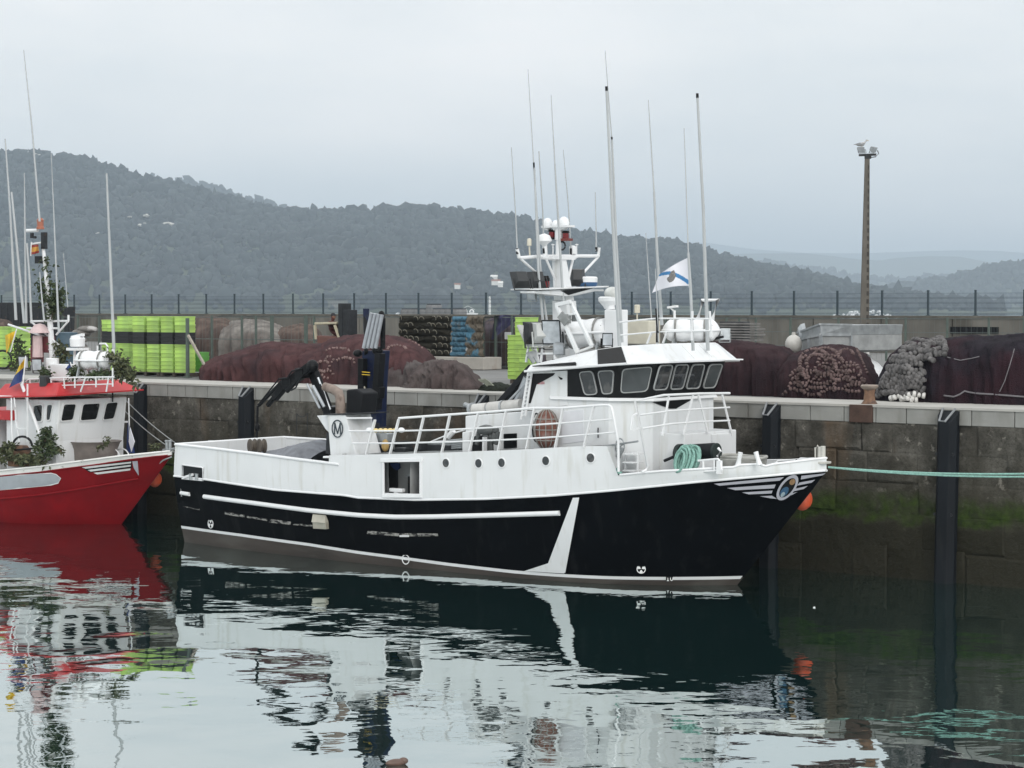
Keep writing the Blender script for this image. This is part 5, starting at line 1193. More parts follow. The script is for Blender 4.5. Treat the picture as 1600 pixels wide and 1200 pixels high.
# mooring line from the bow to the quay, doubled
mrope = teal_rope
a_ = B.w(B.t(1294, 730, 0))
for k in range(2):
    e = Q.w((9.5 + .25 * k, .25, H + .02)); M_p = None
    for f in np.linspace(.05, .95, 400):                     # where the rope's plan line crosses the sight line at the right edge
        p = a_ + (e - a_) * f; d_ = p[1] * ca - (p[2] - HC) * sa
        if 800 + F * p[0] / d_ > 1590: M_p, f0_ = p, f; break
    zM = at_y(1590, 740.5 + 4.5 * k, M_p[1])[2]; S_ = (M_p[2] - zM) / (f0_ * (1 - f0_))
    pts = [a_ + (e - a_) * f - np.array([0, 0, S_ * f * (1 - f)]) for f in np.linspace(0, 1, 50)]
    mb = MB(); mb.tube(pts, .022, 6); tag(obj('mooring_line', mb, mrope), ('upper' if k == 0 else 'lower') + ' strand of the pale teal mooring line running right from the bow', 'rope', 'teal mooring lines')
# ------------------------------------------------------------------ leaves for the garlands of branches
leaf_a = mat('dark green leaves', (.030, .050, .018), .75, .5, 5, col2=(.065, .085, .032), thr=(.45, .65), s2=7)
leaf_b = mat('olive leaves', (.050, .062, .026), .75, .5, 5, col2=(.095, .10, .045), thr=(.45, .65), s2=7)
bark = mat('brown twigs', (.09, .065, .04), .9, .3, 8)
def branch(paths, n, size, spread, label, m=None, seed=1, group='leafy branches tied to the red boat', name='leafy_branch'):
    """Cut branches tied on as decoration: twigs with many small leaves around the given world paths."""
    rg_ = random.Random(seed); allp = [np.asarray(p) for pa in paths for p in pa]; base = min(allp, key=lambda p: p[2])
    root = thing(name, base, label, 'branch', group); tw, lf = MB(), MB()
    for pa in paths:
        pa = [np.asarray(p) for p in pa]; tw.tube(pa, [.022] + [.014] * (len(pa) - 2) + [.006], 5)
        for _ in range(int(1.6 * n) // len(paths)):
            f = rg_.random() * (len(pa) - 1); i = min(int(f), len(pa) - 2); c = pa[i] + (pa[i + 1] - pa[i]) * (f - i)
            clump = spread * (.35 + .9 * abs(noise.noise(Vector((f * 2.1, seed * 1.3, 0))) + .25))
            c = c + np.array([rg_.gauss(0, 1), rg_.gauss(0, 1), rg_.gauss(0, .8)]) * clump * .55
            d = Vector((rg_.gauss(0, 1), rg_.gauss(0, 1), rg_.gauss(-.2, .7))).normalized(); e = d.cross(Vector((rg_.gauss(0, 1), rg_.gauss(0, 1), rg_.gauss(0, 1)))).normalized()
            l = size * rg_.uniform(.6, 1.25); c = Vector([float(q) for q in c])
            lf.add([c, c + d * l * .5 + e * l * .24, c + d * l + Vector((0, 0, -.1 * l)), c + d * l * .5 - e * l * .24], [(0, 1, 2, 3)])
    obj('twig', tw, bark, root); obj('leaves', lf, m or leaf_a, root, smooth=0, recalc=False); return root
# ------------------------------------------------------------------ the red boat, bow in the picture
R = Frame(at_z(190, 819, 0), -38.3)
red = thing('fishing_boat', R.o, 'red hulled fishing boat with red roofed wheelhouse, decked with green branches', 'fishing boat', 'fishing boats along the quay', frame=R)
HR = Hull(R, -13.0, .05, 1.02, 2.0, .42, 1.7, 5.0, .5, 2.5, -7, .28, .2, 2.12)
rs_ = HR.curve([(0, 744), (60, 738), (150, 726), (200, 718.5), (240, 713.5), (270, 710.5)])
rt_ = HR.curve([(0, 735.5), (60, 729.5), (150, 718), (200, 711.5), (240, 707.5), (272, 704)])
rr_ = HR.curve([(0, 779.5), (60, 773.5), (100, 768), (160, 758), (215, 748)])
rqs = qlist(n=48)
mb = MB()
for side in (-1, 1): mb.sheet([[HR.pt(q, (-.7, -.3, 0, .3)[k] if k < 4 else .3 + (rs_(q) - .3) * (k - 3) / 5, side) for q in rqs] for k in range(9)])
mb.poly([HR.pt(0, z, sd_) for sd_, z in ((-1, -.7), (-1, 0), (-1, rs_(0)), (1, rs_(0)), (1, 0), (1, -.7))]); obj('hull', mb, red_hull, red, frame=R, smooth=50)
worn_white = mat('worn white rail paint', (.70, .70, .68), .5, .06, 4, col2=(.22, .19, .16), thr=(.66, .74), s2=8, st2=(.5, 1, 2))
mb = MB()
for side in (-1, 1): HR.shell(mb, rs_, rt_, rqs, [0, 1], side); HR.shell(mb, lambda q: rs_(q) - .4, rt_, rqs[:-3], [0, 1], side, inset=.08)
obj('bulwark', mb, worn_white, red, frame=R, smooth=40)
for side in (-1, 1):
    mb = MB(); HR.rail(mb, lambda q: rt_(q), .3, .998, .06, 60, side, -.02, flat=(1, .5)); obj('cap_rail', mb, worn_white, red, frame=R, smooth=60)
mb = MB(); HR.rail(mb, rr_, HR.hit(-30, 783)[0], HR.hit(216, 748)[0], .035, 40, -1, .0); HR.rail(mb, lambda q: rs_(q), .4, .995, .022, 40, -1, .004, mi=0); obj('rubbing_strake', mb, red_hull, red, frame=R, smooth=60)
mb = MB(); mb.sheet([[(HR.sq(q, 1.3), sd_ * max(HR.b(HR.sq(q, 1.3), 1.3) - .05, 0), 1.25) for q in rqs if q < .985] for sd_ in (-1, 1)]); obj('deck', mb, deck_m, red, frame=R, smooth=0)
# nameplate panel (no readable name), bow stripes, stem flash
rside = lambda x, y, off=0.: (lambda h: HR.pt(h[0], h[1], -1, off))(HR.hit(x, y))
mb = MB(); G = []
top_l = [(-20, 744), (30, 742), (80, 739), (88, 741), (95, 747)]; bot_l = [(-20, 767), (30, 762.5), (80, 757.5), (91, 754.5), (95, 749)]
_ax = np.linspace(-20, 95, 40)
for k in range(6):
    f = k / 5; G.append([rside(x, np.interp(x, [p[0] for p in top_l], [p[1] for p in top_l]) * (1 - f) + np.interp(x, [p[0] for p in bot_l], [p[1] for p in bot_l]) * f, .014) for x in _ax])
mb.sheet(G); obj('grey_panel', mb, mat('pale grey name panel', (.34, .37, .40), .45, .08, 3), red, frame=R, smooth=0)
mb = MB(); pts = [rside(*p, .016) for p in top_l + bot_l[::-1][1:]]; mb.tube(pts, .014, 5, closed=True); obj('panel_border', mb, mark, red, frame=R)
for qd in (((127, 729.5), (205, 721), (204.5, 723.5), (134, 732)), ((137, 734), (204.5, 726), (204, 728.5), (142, 736.5)), ((146, 738.5), (204, 731.5), (203.5, 734.5), (152, 741))):
    mb = MB(); HR.decal(mb, qd[3], qd[2], qd[1], qd[0], 8, 1, .012); obj('bow_stripe', mb, mark, red, frame=R, smooth=0)
mb = MB(); HR.decal(mb, (126, 731), (206, 725), (206, 720), (124, 728.5), 8, 1, .006); HR.decal(mb, (140, 738), (206, 731), (206, 722), (128, 730), 8, 1, .007); obj('stripe_ground', mb, black_flat, red, frame=R, smooth=0)
mb = MB(); HR.decal(mb, (216.5, 742), (217, 742), (215, 720), (206.5, 720.5), 2, 4, .012); HR.decal(mb, (209, 731), (216.5, 742.5), (214.5, 726), (207, 722), 2, 4, .013); obj('stem_flash', mb, silver, red, frame=R, smooth=0)
# wheelhouse
w0 = -1.55; wx = R.t(88, 690, w0)[0]; wxa = R.t(30, 690, w0)[0] - .6
wz0, wzt = 1.2, R.t(88, 626, w0)[2]; wt1 = R.s(193, 660, wx)[1]
zb_ = R.t(88, 690, w0)[2]
mb = MB(); mb.loft([(wxa, w0, wz0), (wx, w0, wz0), (wx, wt1, wz0), (wxa, wt1, wz0)], [(wxa, w0, zb_ + .05), (wx, w0, zb_ + .05), (wx, wt1, zb_ + .05), (wxa, wt1, zb_ + .05)]); obj('deckhouse', mb, white, red, frame=R, smooth=0, bevel=.03)
rlo = [(wxa, w0 + .001, zb_), (wx, w0 + .001, zb_), (wx, wt1, zb_), (wxa, wt1, zb_)]; rhi = [(wxa, w0 + .001, wzt), (wx + .16, w0 + .001, wzt + .03), (wx + .16, wt1, wzt + .03), (wxa, wt1, wzt)]
mb = MB(); mb.loft(rlo, rhi); obj('wheelhouse', mb, white, red, frame=R, smooth=0, bevel=.03)
def rplane(a, b, c):
    a, b, c = map(np.array, (a, b, c)); n = np.cross(b - a, c - a); n /= np.linalg.norm(n); n = n if (n @ np.array([.7, -.7, 0])) > 0 else -n; return a, n
P1, n1 = rplane(rlo[0], rlo[1], rhi[0]); P2, n2 = rplane(rlo[1], rlo[2], rhi[1])
pane_red = mat('black cabin glass', (.012, .013, .014), .08, .3, 2, spec=.5, col2=(.05, .05, .05), thr=(.58, .62), s2=2.2)
wf_ = mat('white window frame', (.62, .63, .63), .45, .05, 8)
for pix, (P, n) in (([(52, 657), (66, 658), (67, 633), (54, 634)], (P1, n1)), ([(73.5, 656), (79, 656), (83, 632.5), (74.5, 633)], (P1, n1)), ([(95, 657), (113, 655.5), (117.5, 632), (99.5, 632)], (P2, n2)), ([(126, 656), (149.5, 654.5), (154.5, 631), (130, 632)], (P2, n2)), ([(161, 655), (177, 653.5), (183, 629), (166, 630)], (P2, n2))):
    cx_, cy_ = sum(p[0] for p in pix) / 4, sum(p[1] for p in pix) / 4
    pix = [(cx_ + (x - cx_) * (1.22 if len(pix) else 1), cy_ + (y - cy_) * 1.2) for x, y in pix]
    window(R, pix, P, n, pane_red, red, .035, 'window', .10, wf_)
mb = MB(); mb.bar(R.s(88, 661.5, wx + .015), R.s(200, 659, wx + .015), .03, .05); obj('sill', mb, white_clean, red, frame=R, smooth=0)
rb = [(wxa - .3, w0 - .45, R.t(49, 628, w0 - .45)[2]), (wx + .5, w0 - .45, R.t(97, 620, w0 - .45)[2])]
ro = [R.t(26, 627, w0 - .3), R.t(49, 627, w0 - .3), R.t(95, 620, w0 - .4), R.s(205, 620.5, wx + .55)]
zr_ = ro[2][2]
rlow = [(wxa - .2, w0 - .35, zr_ - .10), (wx + .42, w0 - .35, zr_ + .02), (wx + .55, wt1 + .30, zr_ + .10), (wxa - .2, wt1 + .3, zr_ - .1)]
rup = [(wxa - .1, w0 + .05, zr_ + .30), (wx + .02, w0 + .10, zr_ + .38), (wx + .02, wt1 - .2, zr_ + .42), (wxa - .1, wt1 - .2, zr_ + .30)]
mb = MB(); mb.loft(rlow, rup); obj('roof', mb, red_roof, red, frame=R, smooth=0, bevel=.03)
mb = MB(); mb.bar(rlow[1], rlow[2], .05, .04); mb.bar(rlow[0], rlow[1], .05, .04); obj('roof_lip', mb, red_roof, red, frame=R, smooth=0)
mb = MB(); mb.bar(R.s(176, 628, wx + .2), R.s(176, 613, wx + .2), .03, .03); mb.bar(R.s(172, 660, wx + .03), R.s(175, 668, wx + .03), .02, .02); mb.bar(R.s(170, 669, wx + .03), R.s(176, 659, wx + .03), .02, .02); obj('wiper', mb, dark_steel, red, frame=R)
# red deck aft with pink tarpaulin
mb = MB(); c = R.t(2, 660, -1.0); mb.box((c[0] - 1.0, -.6, c[2] - .6), (2.4, 2.6, 1.9)); obj('after_house', mb, white, red, frame=R, smooth=0, bevel=.03)
mb = MB(); c = R.t(10, 650, -1.3); mb.box((c[0] - .4, -.6, c[2] + .05), (2.2, 2.2, .30)); obj('red_coaming', mb, red_roof, red, frame=R, smooth=0, bevel=.03)
mb = MB(); c = R.t(22, 645, -1.3); G = []
for i in range(13):
    G.append([(c[0] + .95 * (i / 6 - 1), c[1] + 1.1 * (j / 4), c[2] - .2 + .45 * math.sin(math.pi * i / 12) ** .6 * math.sin(math.pi * (j + .5) / 9) ** .5 + .06 * noise.noise(Vector((i * .8, j * .8, 0)))) for j in range(9)])
mb.sheet(G); tag(obj('tarpaulin', mb, pink_cloth, frame=R, smooth=80), 'washed out pink tarpaulin bundled on the red boat behind its wheelhouse', 'tarpaulin')
# rails, mast, gear
T_ = lambda t: (lambda x, y: R.t(x, y, t))
railing('roof_rail', [[(40, 612), (40, 597), (44, 593), (60, 591.5), (100, 590), (178, 589)], [(42, 604), (60, 603), (100, 602), (174, 600)]], [((47, 593), (47, 617)), ((62, 592), (62, 615)), ((80, 591), (80, 612)), ((100, 590), (101, 610)), ((117, 590), (117, 606)), ((134, 589.5), (126, 612)), ((150, 589), (150, 605)), ((170, 589), (166, 612)), ((176, 575), (176, 604))], R, T_(-1.4), r=.022, rails_r=.016, post_w=.035, par=red)
railing('ladder_rail', [[(18, 620), (18, 660), (20, 700)], [(0, 619), (16, 619.5), (22, 620), (24, 636)]], [((24, 640), (26, 670)), ((43, 600), (43, 690)), ((25, 669.5), (43, 669.5)), ((30, 690), (26, 660))], R, T_(-1.9), r=.025, rails_r=.022, post_w=.04, par=red)
mb = MB(); mb.tube([R.t(30, 590, -1.7), R.t(45, 630, -1.7), R.t(62, 678, -1.75)], .05, 8); mb.tube([R.t(66, 705, -1.75), R.t(75, 726, -1.75)], .03, 6); obj('derrick', mb, white_clean, red, frame=R)
mb = MB(); mb.tube([R.t(20 + 15 * (1 + math.cos(a)), 697 - 15 * math.sin(a), -1.9) for a in np.linspace(0, math.pi, 13)], .035, 8); mb.tube([R.t(15, 704, -1.9), R.t(54, 700.5, -1.9)], .03, 6); obj('hauler_hoop', mb, black_rubber, red, frame=R)
mb = MB(); c = R.t(35, 712, -1.5); mb.lathe(c + np.array([0, 0, -.3]), [(.42, 0), (.46, .5), (.30, .62)], 18); obj('hauler_drum', mb, brown_rust, red, frame=R)
# big grey brown tub on the foredeck
c = R.t(126, 722, -.7); w_ = abs(R.t(152, 690, -.7)[0] - R.t(96, 690, -.7)[0]) / 2
mb = MB(); mb.lathe((c[0], c[1] + .5, 1.2), [(w_ * .78, 0), (w_ * .88, 1.0), (w_ * .98, R.t(126, 690, -.7)[2] - 1.25), (w_ * 1.05, R.t(126, 690, -.7)[2] - 1.2), (w_ * .98, R.t(126, 690, -.7)[2] - 1.2), (w_ * .5, R.t(126, 690, -.7)[2] - 1.3)], 24); tag(obj('deck_tub', mb, mat('grey brown tub', (.19, .165, .15), .75, .2, 3, .2, 12, col2=(.28, .26, .24), thr=(.55, .75)), frame=R, smooth=40), 'large grey brown tub standing on the foredeck of the red boat before the wheelhouse', 'tub')
mb = MB()
for k, x in enumerate((157, 175, 190)): mb.tube([R.t(x + 12 * math.cos(a), 716 - 15 * math.sin(a), -.2 + .3 * k) for a in np.linspace(.1, math.pi - .3, 10)], .02, 6)
obj('foredeck_hoop', mb, white_raft, red, frame=R)
mb = MB()
for x in (261, 266): mb.lathe(R.t(x, 706, 0), [(.05, 0), (.05, .28), (.07, .3), (.07, .34)], 10)
mb.tube([R.t(255, 703, 0), R.t(273, 701, 0)], .035, 8); obj('stem_bollard', mb, galv, red, frame=R)
mb = MB(); mb.tube([R.t(x, y, -.12) for x, y in ((233, 746), (242, 730), (255, 719), (268, 714))], .022, 6); obj('stem_rope', mb, mat('grey rope', (.30, .32, .33), .9), red, frame=R)
mb = MB(); m0 = -.3; M_ = T_(m0)
mb.tube([M_(84, 615), M_(82, 560), M_(78, 500), M_(71, 420), M_(66, 372)], [.10, .095, .085, .06, .045], 10); rm = obj('mast', mb, white_clean, red, frame=R)
mb = MB()
for pts in ([(48, 502), (107, 501.5)], [(48, 502), (92, 539)], [(107, 501.5), (88, 523)], [(13, 507), (75, 528)], [(42, 513), (92, 513)], [(107, 501), (107, 492)], [(49, 505), (49, 492)], [(46, 546), (80, 546)]): mb.tube([M_(*p) for p in pts], .032, 6)
obj('yard', mb, white_clean, rm, frame=R)
mb = MB(); mb.tube([M_(41, 360.5), M_(59, 360)], .055, 8); obj('radar_bar', mb, white_raft, rm, frame=R)
mb = MB(); mb.tube([M_(50, 364), M_(50, 372)], .06, 8); mb.tube([M_(50, 370), M_(56, 371)], .04, 6); mb.box(M_(69, 376), (.14, .14, .5)); obj('radar_drive', mb, dark_steel, rm, frame=R)
mb = MB(); mb.tube([M_(50, 379), M_(50, 381.5), M_(65, 379)], .03, 6); obj('bracket', mb, white_clean, rm, frame=R)
mb = MB(); mb.lathe(M_(63, 354), [(.12, -.08), (.12, -.02), (.10, 0), (.10, .16), (.12, .18), (.06, .26)], 12); obj('mast_lamp', mb, mat('orange brown lamp', (.35, .12, .07), .4), rm, frame=R)
mb = MB(); mb.box(M_(62, 406), (.22, .2, .22)); obj('lamp_box', mb, dark_steel, rm, frame=R)
for pts, r0, r1 in (([(62, 346), (50, 200), (37, 78)], .035, .012), ([(25, 500), (16, 330), (8, 217)], .045, .02), ([(38, 505), (28, 400), (18, 300)], .045, .03), ([(41, 505), (39, 360), (38, 270)], .04, .012), ([(49, 500), (46, 430), (42, 380)], .035, .03), ([(69, 500), (65, 460), (62, 425)], .03, .015), ([(92, 520), (86, 380), (80, 240)], .035, .010), ([(106, 480), (101, 420), (99, 395)], .014, .008), ([(178, 545), (172, 400), (166.5, 271)], .05, .028)):
    aerial(pts, r0, r1, T_(m0 - .4), red, R)
mb = MB(); mb.tube([R.t(178, 592, -.7), R.t(177, 545, -.7)], .05, 8); obj('aerial_base', mb, white_clean, red, frame=R); mb = MB(); mb.tube([R.t(152, 577, -.4), R.t(152.5, 540, -.4), R.t(156, 537, -.4), R.t(165, 537, -.4), R.t(168, 541, -.4), R.t(168, 580, -.4)], .028, 8); obj('roof_hoop', mb, white_clean, red, frame=R)
mb = MB(); c = R.t(121, 536, -.3); mb.lathe(c, [(.15, -.12), (.22, -.1), (.23, .12), (.18, .2), (.02, .22)], 18); mb.box(c + np.array([0, 0, -.18]), (.55, .4, .08)); mb.tube([R.t(117, 547, -.3), R.t(116, 575, -.3)], .04, 6); mb.tube([R.t(131, 547, -.3), R.t(140, 590, -.3)], .04, 6); mb.bar(R.t(113, 527, -.3), R.t(130, 523, -.3), .12, .08); obj('radar', mb, white_raft, red, frame=R)
mb = MB(); mb.lathe(R.t(82, 575, -.6), [(.2, -.5), (.2, .3)], 12); mb.box(R.t(98, 582, -.6), (.8, .4, .5)); mb.box(R.t(115, 595, -.6), (.5, .3, .3)); obj('roof_locker', mb, white_raft, red, frame=R, bevel=.02)
for x, y in ((58, 570), (37, 566)):
    flood(R.t(x, y, -1.2), (.5, -.8, -.2), (0, 0, 1), .30, .36, .16, red, R, lamp_black)
mb = MB(); mb.lathe(R.t(62, 521, -.5), [(.02, 0), (.34, .02), (.26, .12), (.16, .26), (.02, .3)], 16); mb.lathe(R.t(59, 540, -.5), [(.16, -.35), (.14, .3)], 10); obj('horn_cover', mb, mat('pale pink cover', (.55, .42, .42), .6), red, frame=R)
mb = MB(); mb.box(R.t(68, 538, -.2), (.75, .3, .5)); mb.box(R.t(58, 553, -.2), (.3, .3, .5)); obj('dark_red_box', mb, mat('dark red box', (.13, .03, .035), .6), red, frame=R, smooth=0, bevel=.03)
mb = MB(); mb.box(R.t(71, 600, -1.45), (.30, .25, .5)); obj('black_lamp', mb, lamp_black, red, frame=R, smooth=0, bevel=.04)
p0, p1 = R.t(124, 563, -.9), R.t(170, 563, -.9)
_B = B; B = R; raft((p0 + p1) / 2, (1, .25, 0), abs(p1[0] - p0[0]) * .95, .27, 'white life raft canister on the red wheelhouse roof among green branches'); B = _B
# branches
T1 = lambda x, y, t=-.3: R.w(R.t(x, y, t))
branch([[T1(80, 500), T1(76, 470), T1(74, 435), T1(72, 400)], [T1(80, 500), T1(85, 480), T1(90, 462)], [T1(78, 470), T1(68, 455), T1(66, 440)], [T1(80, 478), T1(96, 455)], [T1(84, 486), T1(90, 470), T1(88, 440)]], 620, .15, .26, 'dark leafy branches tied up the mast of the red boat above its yard', leaf_a, 2)
branch([[T1(92, 578), T1(94, 555), T1(90, 535)], [T1(92, 575), T1(100, 555), T1(98, 540)]], 260, .15, .22, 'green branch standing beside the mast foot on the red boat', leaf_b, 3)
branch([[T1(170, 552, -.8), T1(188, 562, -.8), T1(200, 582, -.8), T1(212, 604, -.8)], [T1(176, 556, -.8), T1(196, 574, -.8), T1(206, 590, -.8)], [T1(188, 566, -.8), T1(186, 590, -.8)]], 420, .16, .24, 'drooping green branch hanging off the front end of the red wheelhouse roof', leaf_b, 4)
branch([[T1(56, 700, -1.9), T1(68, 690, -1.9), T1(72, 672, -1.9)], [T1(66, 700, -1.9), T1(82, 690, -1.9)], [T1(70, 690, -1.9), T1(76, 668, -1.9)], [T1(60, 710, -1.9), T1(84, 705, -1.9)]], 380, .15, .24, 'leafy branch standing against the near corner of the red boat wheelhouse', leaf_a, 5)
branch([[T1(0, 720, -2.0), T1(18, 712, -2.0), T1(40, 722, -2.0), T1(60, 715, -2.0)], [T1(2, 705, -2.0), T1(20, 697, -2.0)], [T1(30, 715, -2.0), T1(52, 718, -2.0), T1(70, 722, -2.0)]], 520, .16, .24, 'garland of green branches along the bulwark of the red boat at the left', leaf_b, 6)
branch([[T1(108, 590, -1.1), T1(122, 578, -1.1), T1(128, 572, -1.1)], [T1(120, 588, -1.1), T1(115, 575, -1.1)]], 200, .13, .2, 'small green branch under the radar on the red boat roof', leaf_a, 7)
branch([[T1(140, 590, -1.1), T1(152, 582, -1.1), T1(172, 584, -1.1)]], 190, .13, .18, 'green branch below the life raft canister on the red roof', leaf_a, 8)
branch([[T1(25, 572, -.3), T1(27, 545, -.3), T1(30, 530, -.3)], [T1(30, 575, -.3), T1(38, 550, -.3)]], 260, .15, .24, 'bushy green branch hung near the yellow flag at the left edge', leaf_a, 9)
branch([[T1(96, 706, -1.7), T1(90, 698, -1.7)], [T1(152, 700, -.9), T1(164, 694, -.9), T1(168, 682, -.9)], [T1(100, 690, -.9), T1(110, 686, -.9)]], 150, .12, .13, 'sparse green sprigs around the big tub on the red foredeck', leaf_b, 10)
branch([[T1(236, 706, .5), T1(242, 698, .5), T1(248, 694, .5)]], 70, .11, .12, 'little green sprig on the bow rail of the red boat', leaf_b, 11)
branch([[T1(66, 590, -1.2), T1(72, 575, -1.2)], [T1(70, 588, -1.2), T1(76, 580, -1.2)]], 120, .13, .16, 'dark green sprig beside the black lamp on the red boat roof rail', leaf_a, 12)
# flags on the red boat
def simple_flag(quad, t, bands, label, fr, pole=None, nu=16, nv=12, wob=.08, gather=None):
    """quad: hoist top, fly top, fly bottom, hoist bottom; bands: (upper limit in v, material)."""
    root = thing('flag', fr.w(fr.t(*quad[3], t)), label, 'flag'); mb_ = MB()
    for j in range(nv):
        for i in range(nu):
            vs = []
            for a, b in ((i, j), (i + 1, j), (i + 1, j + 1), (i, j + 1)):
                u, v = a / nu, b / nv; px = (quad[0][0] * (1 - u) + quad[1][0] * u) * (1 - v) + (quad[3][0] * (1 - u) + quad[2][0] * u) * v; py = (quad[0][1] * (1 - u) + quad[1][1] * u) * (1 - v) + (quad[3][1] * (1 - u) + quad[2][1] * u) * v
                vs.append(fr.t(px, py, t + wob * math.sin(u * 6 + v * 2.5)))
            v = (j + .5) / nv; k = next(q for q, (lim, m_) in enumerate(bands) if v <= lim); mb_.add(vs, [(0, 1, 2, 3)], k)
    obj('cloth', mb_, [m_ for _, m_ in bands], root, frame=fr, smooth=0)
    mb_ = MB(); mb_.tube([fr.t(*(pole[0] if pole else quad[0]), t), fr.t(*(pole[1] if pole else quad[3]), t)], .018, 6); obj('pole', mb_, white_raft, root, frame=fr)
fl_red = mat('dark red flag cloth', (.30, .04, .03), .8, .1, 5); fl_or = mat('orange yellow flag cloth', (.58, .30, .05), .8, .1, 5); wh_c = mat('white bunting', (.66, .67, .72), .8, .05, 5)
simple_flag(((49, 383), (60, 382), (61, 395), (48, 398)), m0 - .2, [(.28, fl_red), (.72, fl_or), (1, fl_red)], 'small red, yellow and red striped flag near the mast top of the red boat', R, ((49, 378), (48, 400)))
simple_flag(((26, 516), (8, 524), (10, 553), (14, 544)), -1.2, [(1, yellow)], 'plain yellow flag hanging in a narrow fold at the left edge', R, ((26, 514), (16, 550)))
simple_flag(((40, 558), (30, 572), (14, 606), (34, 596)), -1.8, [(.45, yellow), (1, blue_cloth)], 'drooping flag, yellow above and blue below, at the after end of the red roof', R, ((40, 556), (36, 600)))
simple_flag(((110, 566), (102, 577), (104, 580), (113, 578)), -.8, [(1, blue_cloth)], 'tiny dark blue pennant below the radar on the red boat', R)
simple_flag(((200, 655), (203, 668), (211, 708), (197, 707)), .6, [(1, blue_cloth)], 'blue and white flag hanging limp at the corner of the red wheelhouse', R, ((201, 622), (203, 708)), wob=.05)
mb = MB(); mb.prism([R.t(x, y, .5) for x, y in ((203, 668), (210, 690), (205, 706), (201, 690))], (0, .02, 0)); o_ = obj('white_half', mb, wh_c, [o for o in bpy.data.objects if o.get('label', '').startswith('blue and white flag')][0], frame=R, smooth=0)
buoy(R.w(R.t(242, 749, 1.0)), .21, 'round orange buoy hanging at the red boat bow beside the black hull')
for k, ((x0, y0, t0), (x1, y1, t1_)) in enumerate((((196, 625, .5), (274, 692, 0)), ((193, 640, .6), (262, 697, 0)))):
    a_, b_ = R.w(R.t(x0, y0, t0 + 1.5)), R.w(R.t(x1, y1, .2)); mb = MB(); mb.tube([a_ + (b_ - a_) * f + np.array([0, 0, -.25 * f * (1 - f)]) for f in np.linspace(0, 1, 12)], .016, 6)
    tag(obj('mooring_line', mb, mat('thin grey line', (.25, .26, .26), .9)), ('upper' if k == 0 else 'lower') + ' of two thin grey lines slanting down to the bow of the red boat', 'rope', 'thin lines at the red bow')
# ------------------------------------------------------------------ on the quay
# fender piles on the wall face
pile_m = mat('dark rubber fender', (.007, .009, .012), .6, .25, 2.2, .15, 14, spec=.2, stretch=(1, 1, .3), col2=(.020, .021, .021), thr=(.55, .75), s2=3, st2=(1, 1, .2))
lab = {214: 'dark fender pile on the quay wall just behind the red wheelhouse', 379: 'dark fender pile on the quay wall beyond the stern of the black hulled boat', 747: 'dark fender pile on the quay wall behind the net roller, its top just showing', 1200: 'dark fender pile on the quay wall behind the bow of the black hulled boat', 1477: 'dark fender pile on the quay wall crossed by the teal mooring line'}
for px, wpx in ((214, 24), (379, 29), (747, 28), (1200, 34), (1477, 38)):
    yq = 597 + (px - 222) * .0312; c = Q.t(px, yq, -.25); a = c[0]; w = (wpx / F * np.linalg.norm(Q.w((a, 0, 2))[:2]) - .30 * .62) / 1.57
    root = thing('fender_pile', Q.w((a, -.2, -1)), lab[px], 'fender', 'fender piles on the quay wall')
    pr = [(-w, 0.02), (-w, -.14), (-w * .55, -.30), (w * .55, -.30), (w, -.14), (w, 0.02)]; zt = H - .05; lean = -.09
    mb = MB(); mb.loft([(a + p[0] + lean, p[1], -1.0) for p in pr], [(a + p[0], p[1], zt - (.30 if i in (2, 3) else .12 if i in (1, 4) else 0)) for i, p in enumerate(pr)]); obj('rubber_body', mb, pile_m, root, frame=Q, smooth=0, bevel=.015)
    mb = MB(); mb.tube([(a - w * .55, -.10, zt + .03), (a - w * .55, -.29, zt - .26), (a + w * .1, -.31, zt - .27), (a + w * .75, -.10, zt + .03)], .028, 6); obj('steel_lip', mb, mat('dull steel lip', (.20, .21, .22), .5, .2, 6), root, frame=Q)
    mb = MB()
    for z in (1.6, 3.0):
        for s_ in (-1, 1):
            mb = MB(); mb.lathe((a + s_ * w * .8 + lean * (1 - z / 4), -.20, z), [(.04, 0), (.04, .04)], 8, (0, -1, 0)); obj('bolt', mb, dark_steel, root, frame=Q)
# bollard on its rusty plate
c = Q.z(1324, 633.5, H); a, b = c[0], .42
bo_ = thing('bollard', Q.w((a, b, H)), 'rusty brown bollard with a flat worn head on the quay edge', 'bollard')
mb = MB(); mb.lathe((a, b, H), [(.20, 0), (.18, .03), (.14, .08), (.125, .27), (.145, .36)], 24); obj('post', mb, brown_rust, bo_, frame=Q, smooth=50)
mb = MB(); mb.lathe((a, b, H), [(.15, .35), (.20, .39), (.215, .43), (.19, .46), (.05, .465)], 24); obj('head', mb, mat('worn pale bollard head', (.22, .18, .15), .7, .2, 7), bo_, frame=Q, smooth=50)
mb = MB(); mb.box((a + .03, .28, H - .215), (.62, .70, .425)); obj('rusty_seat', mb, mat('rust stained block', (.060, .034, .025), .9, .3, 5, .3, 20), bo_, frame=Q, smooth=0, bevel=.02)

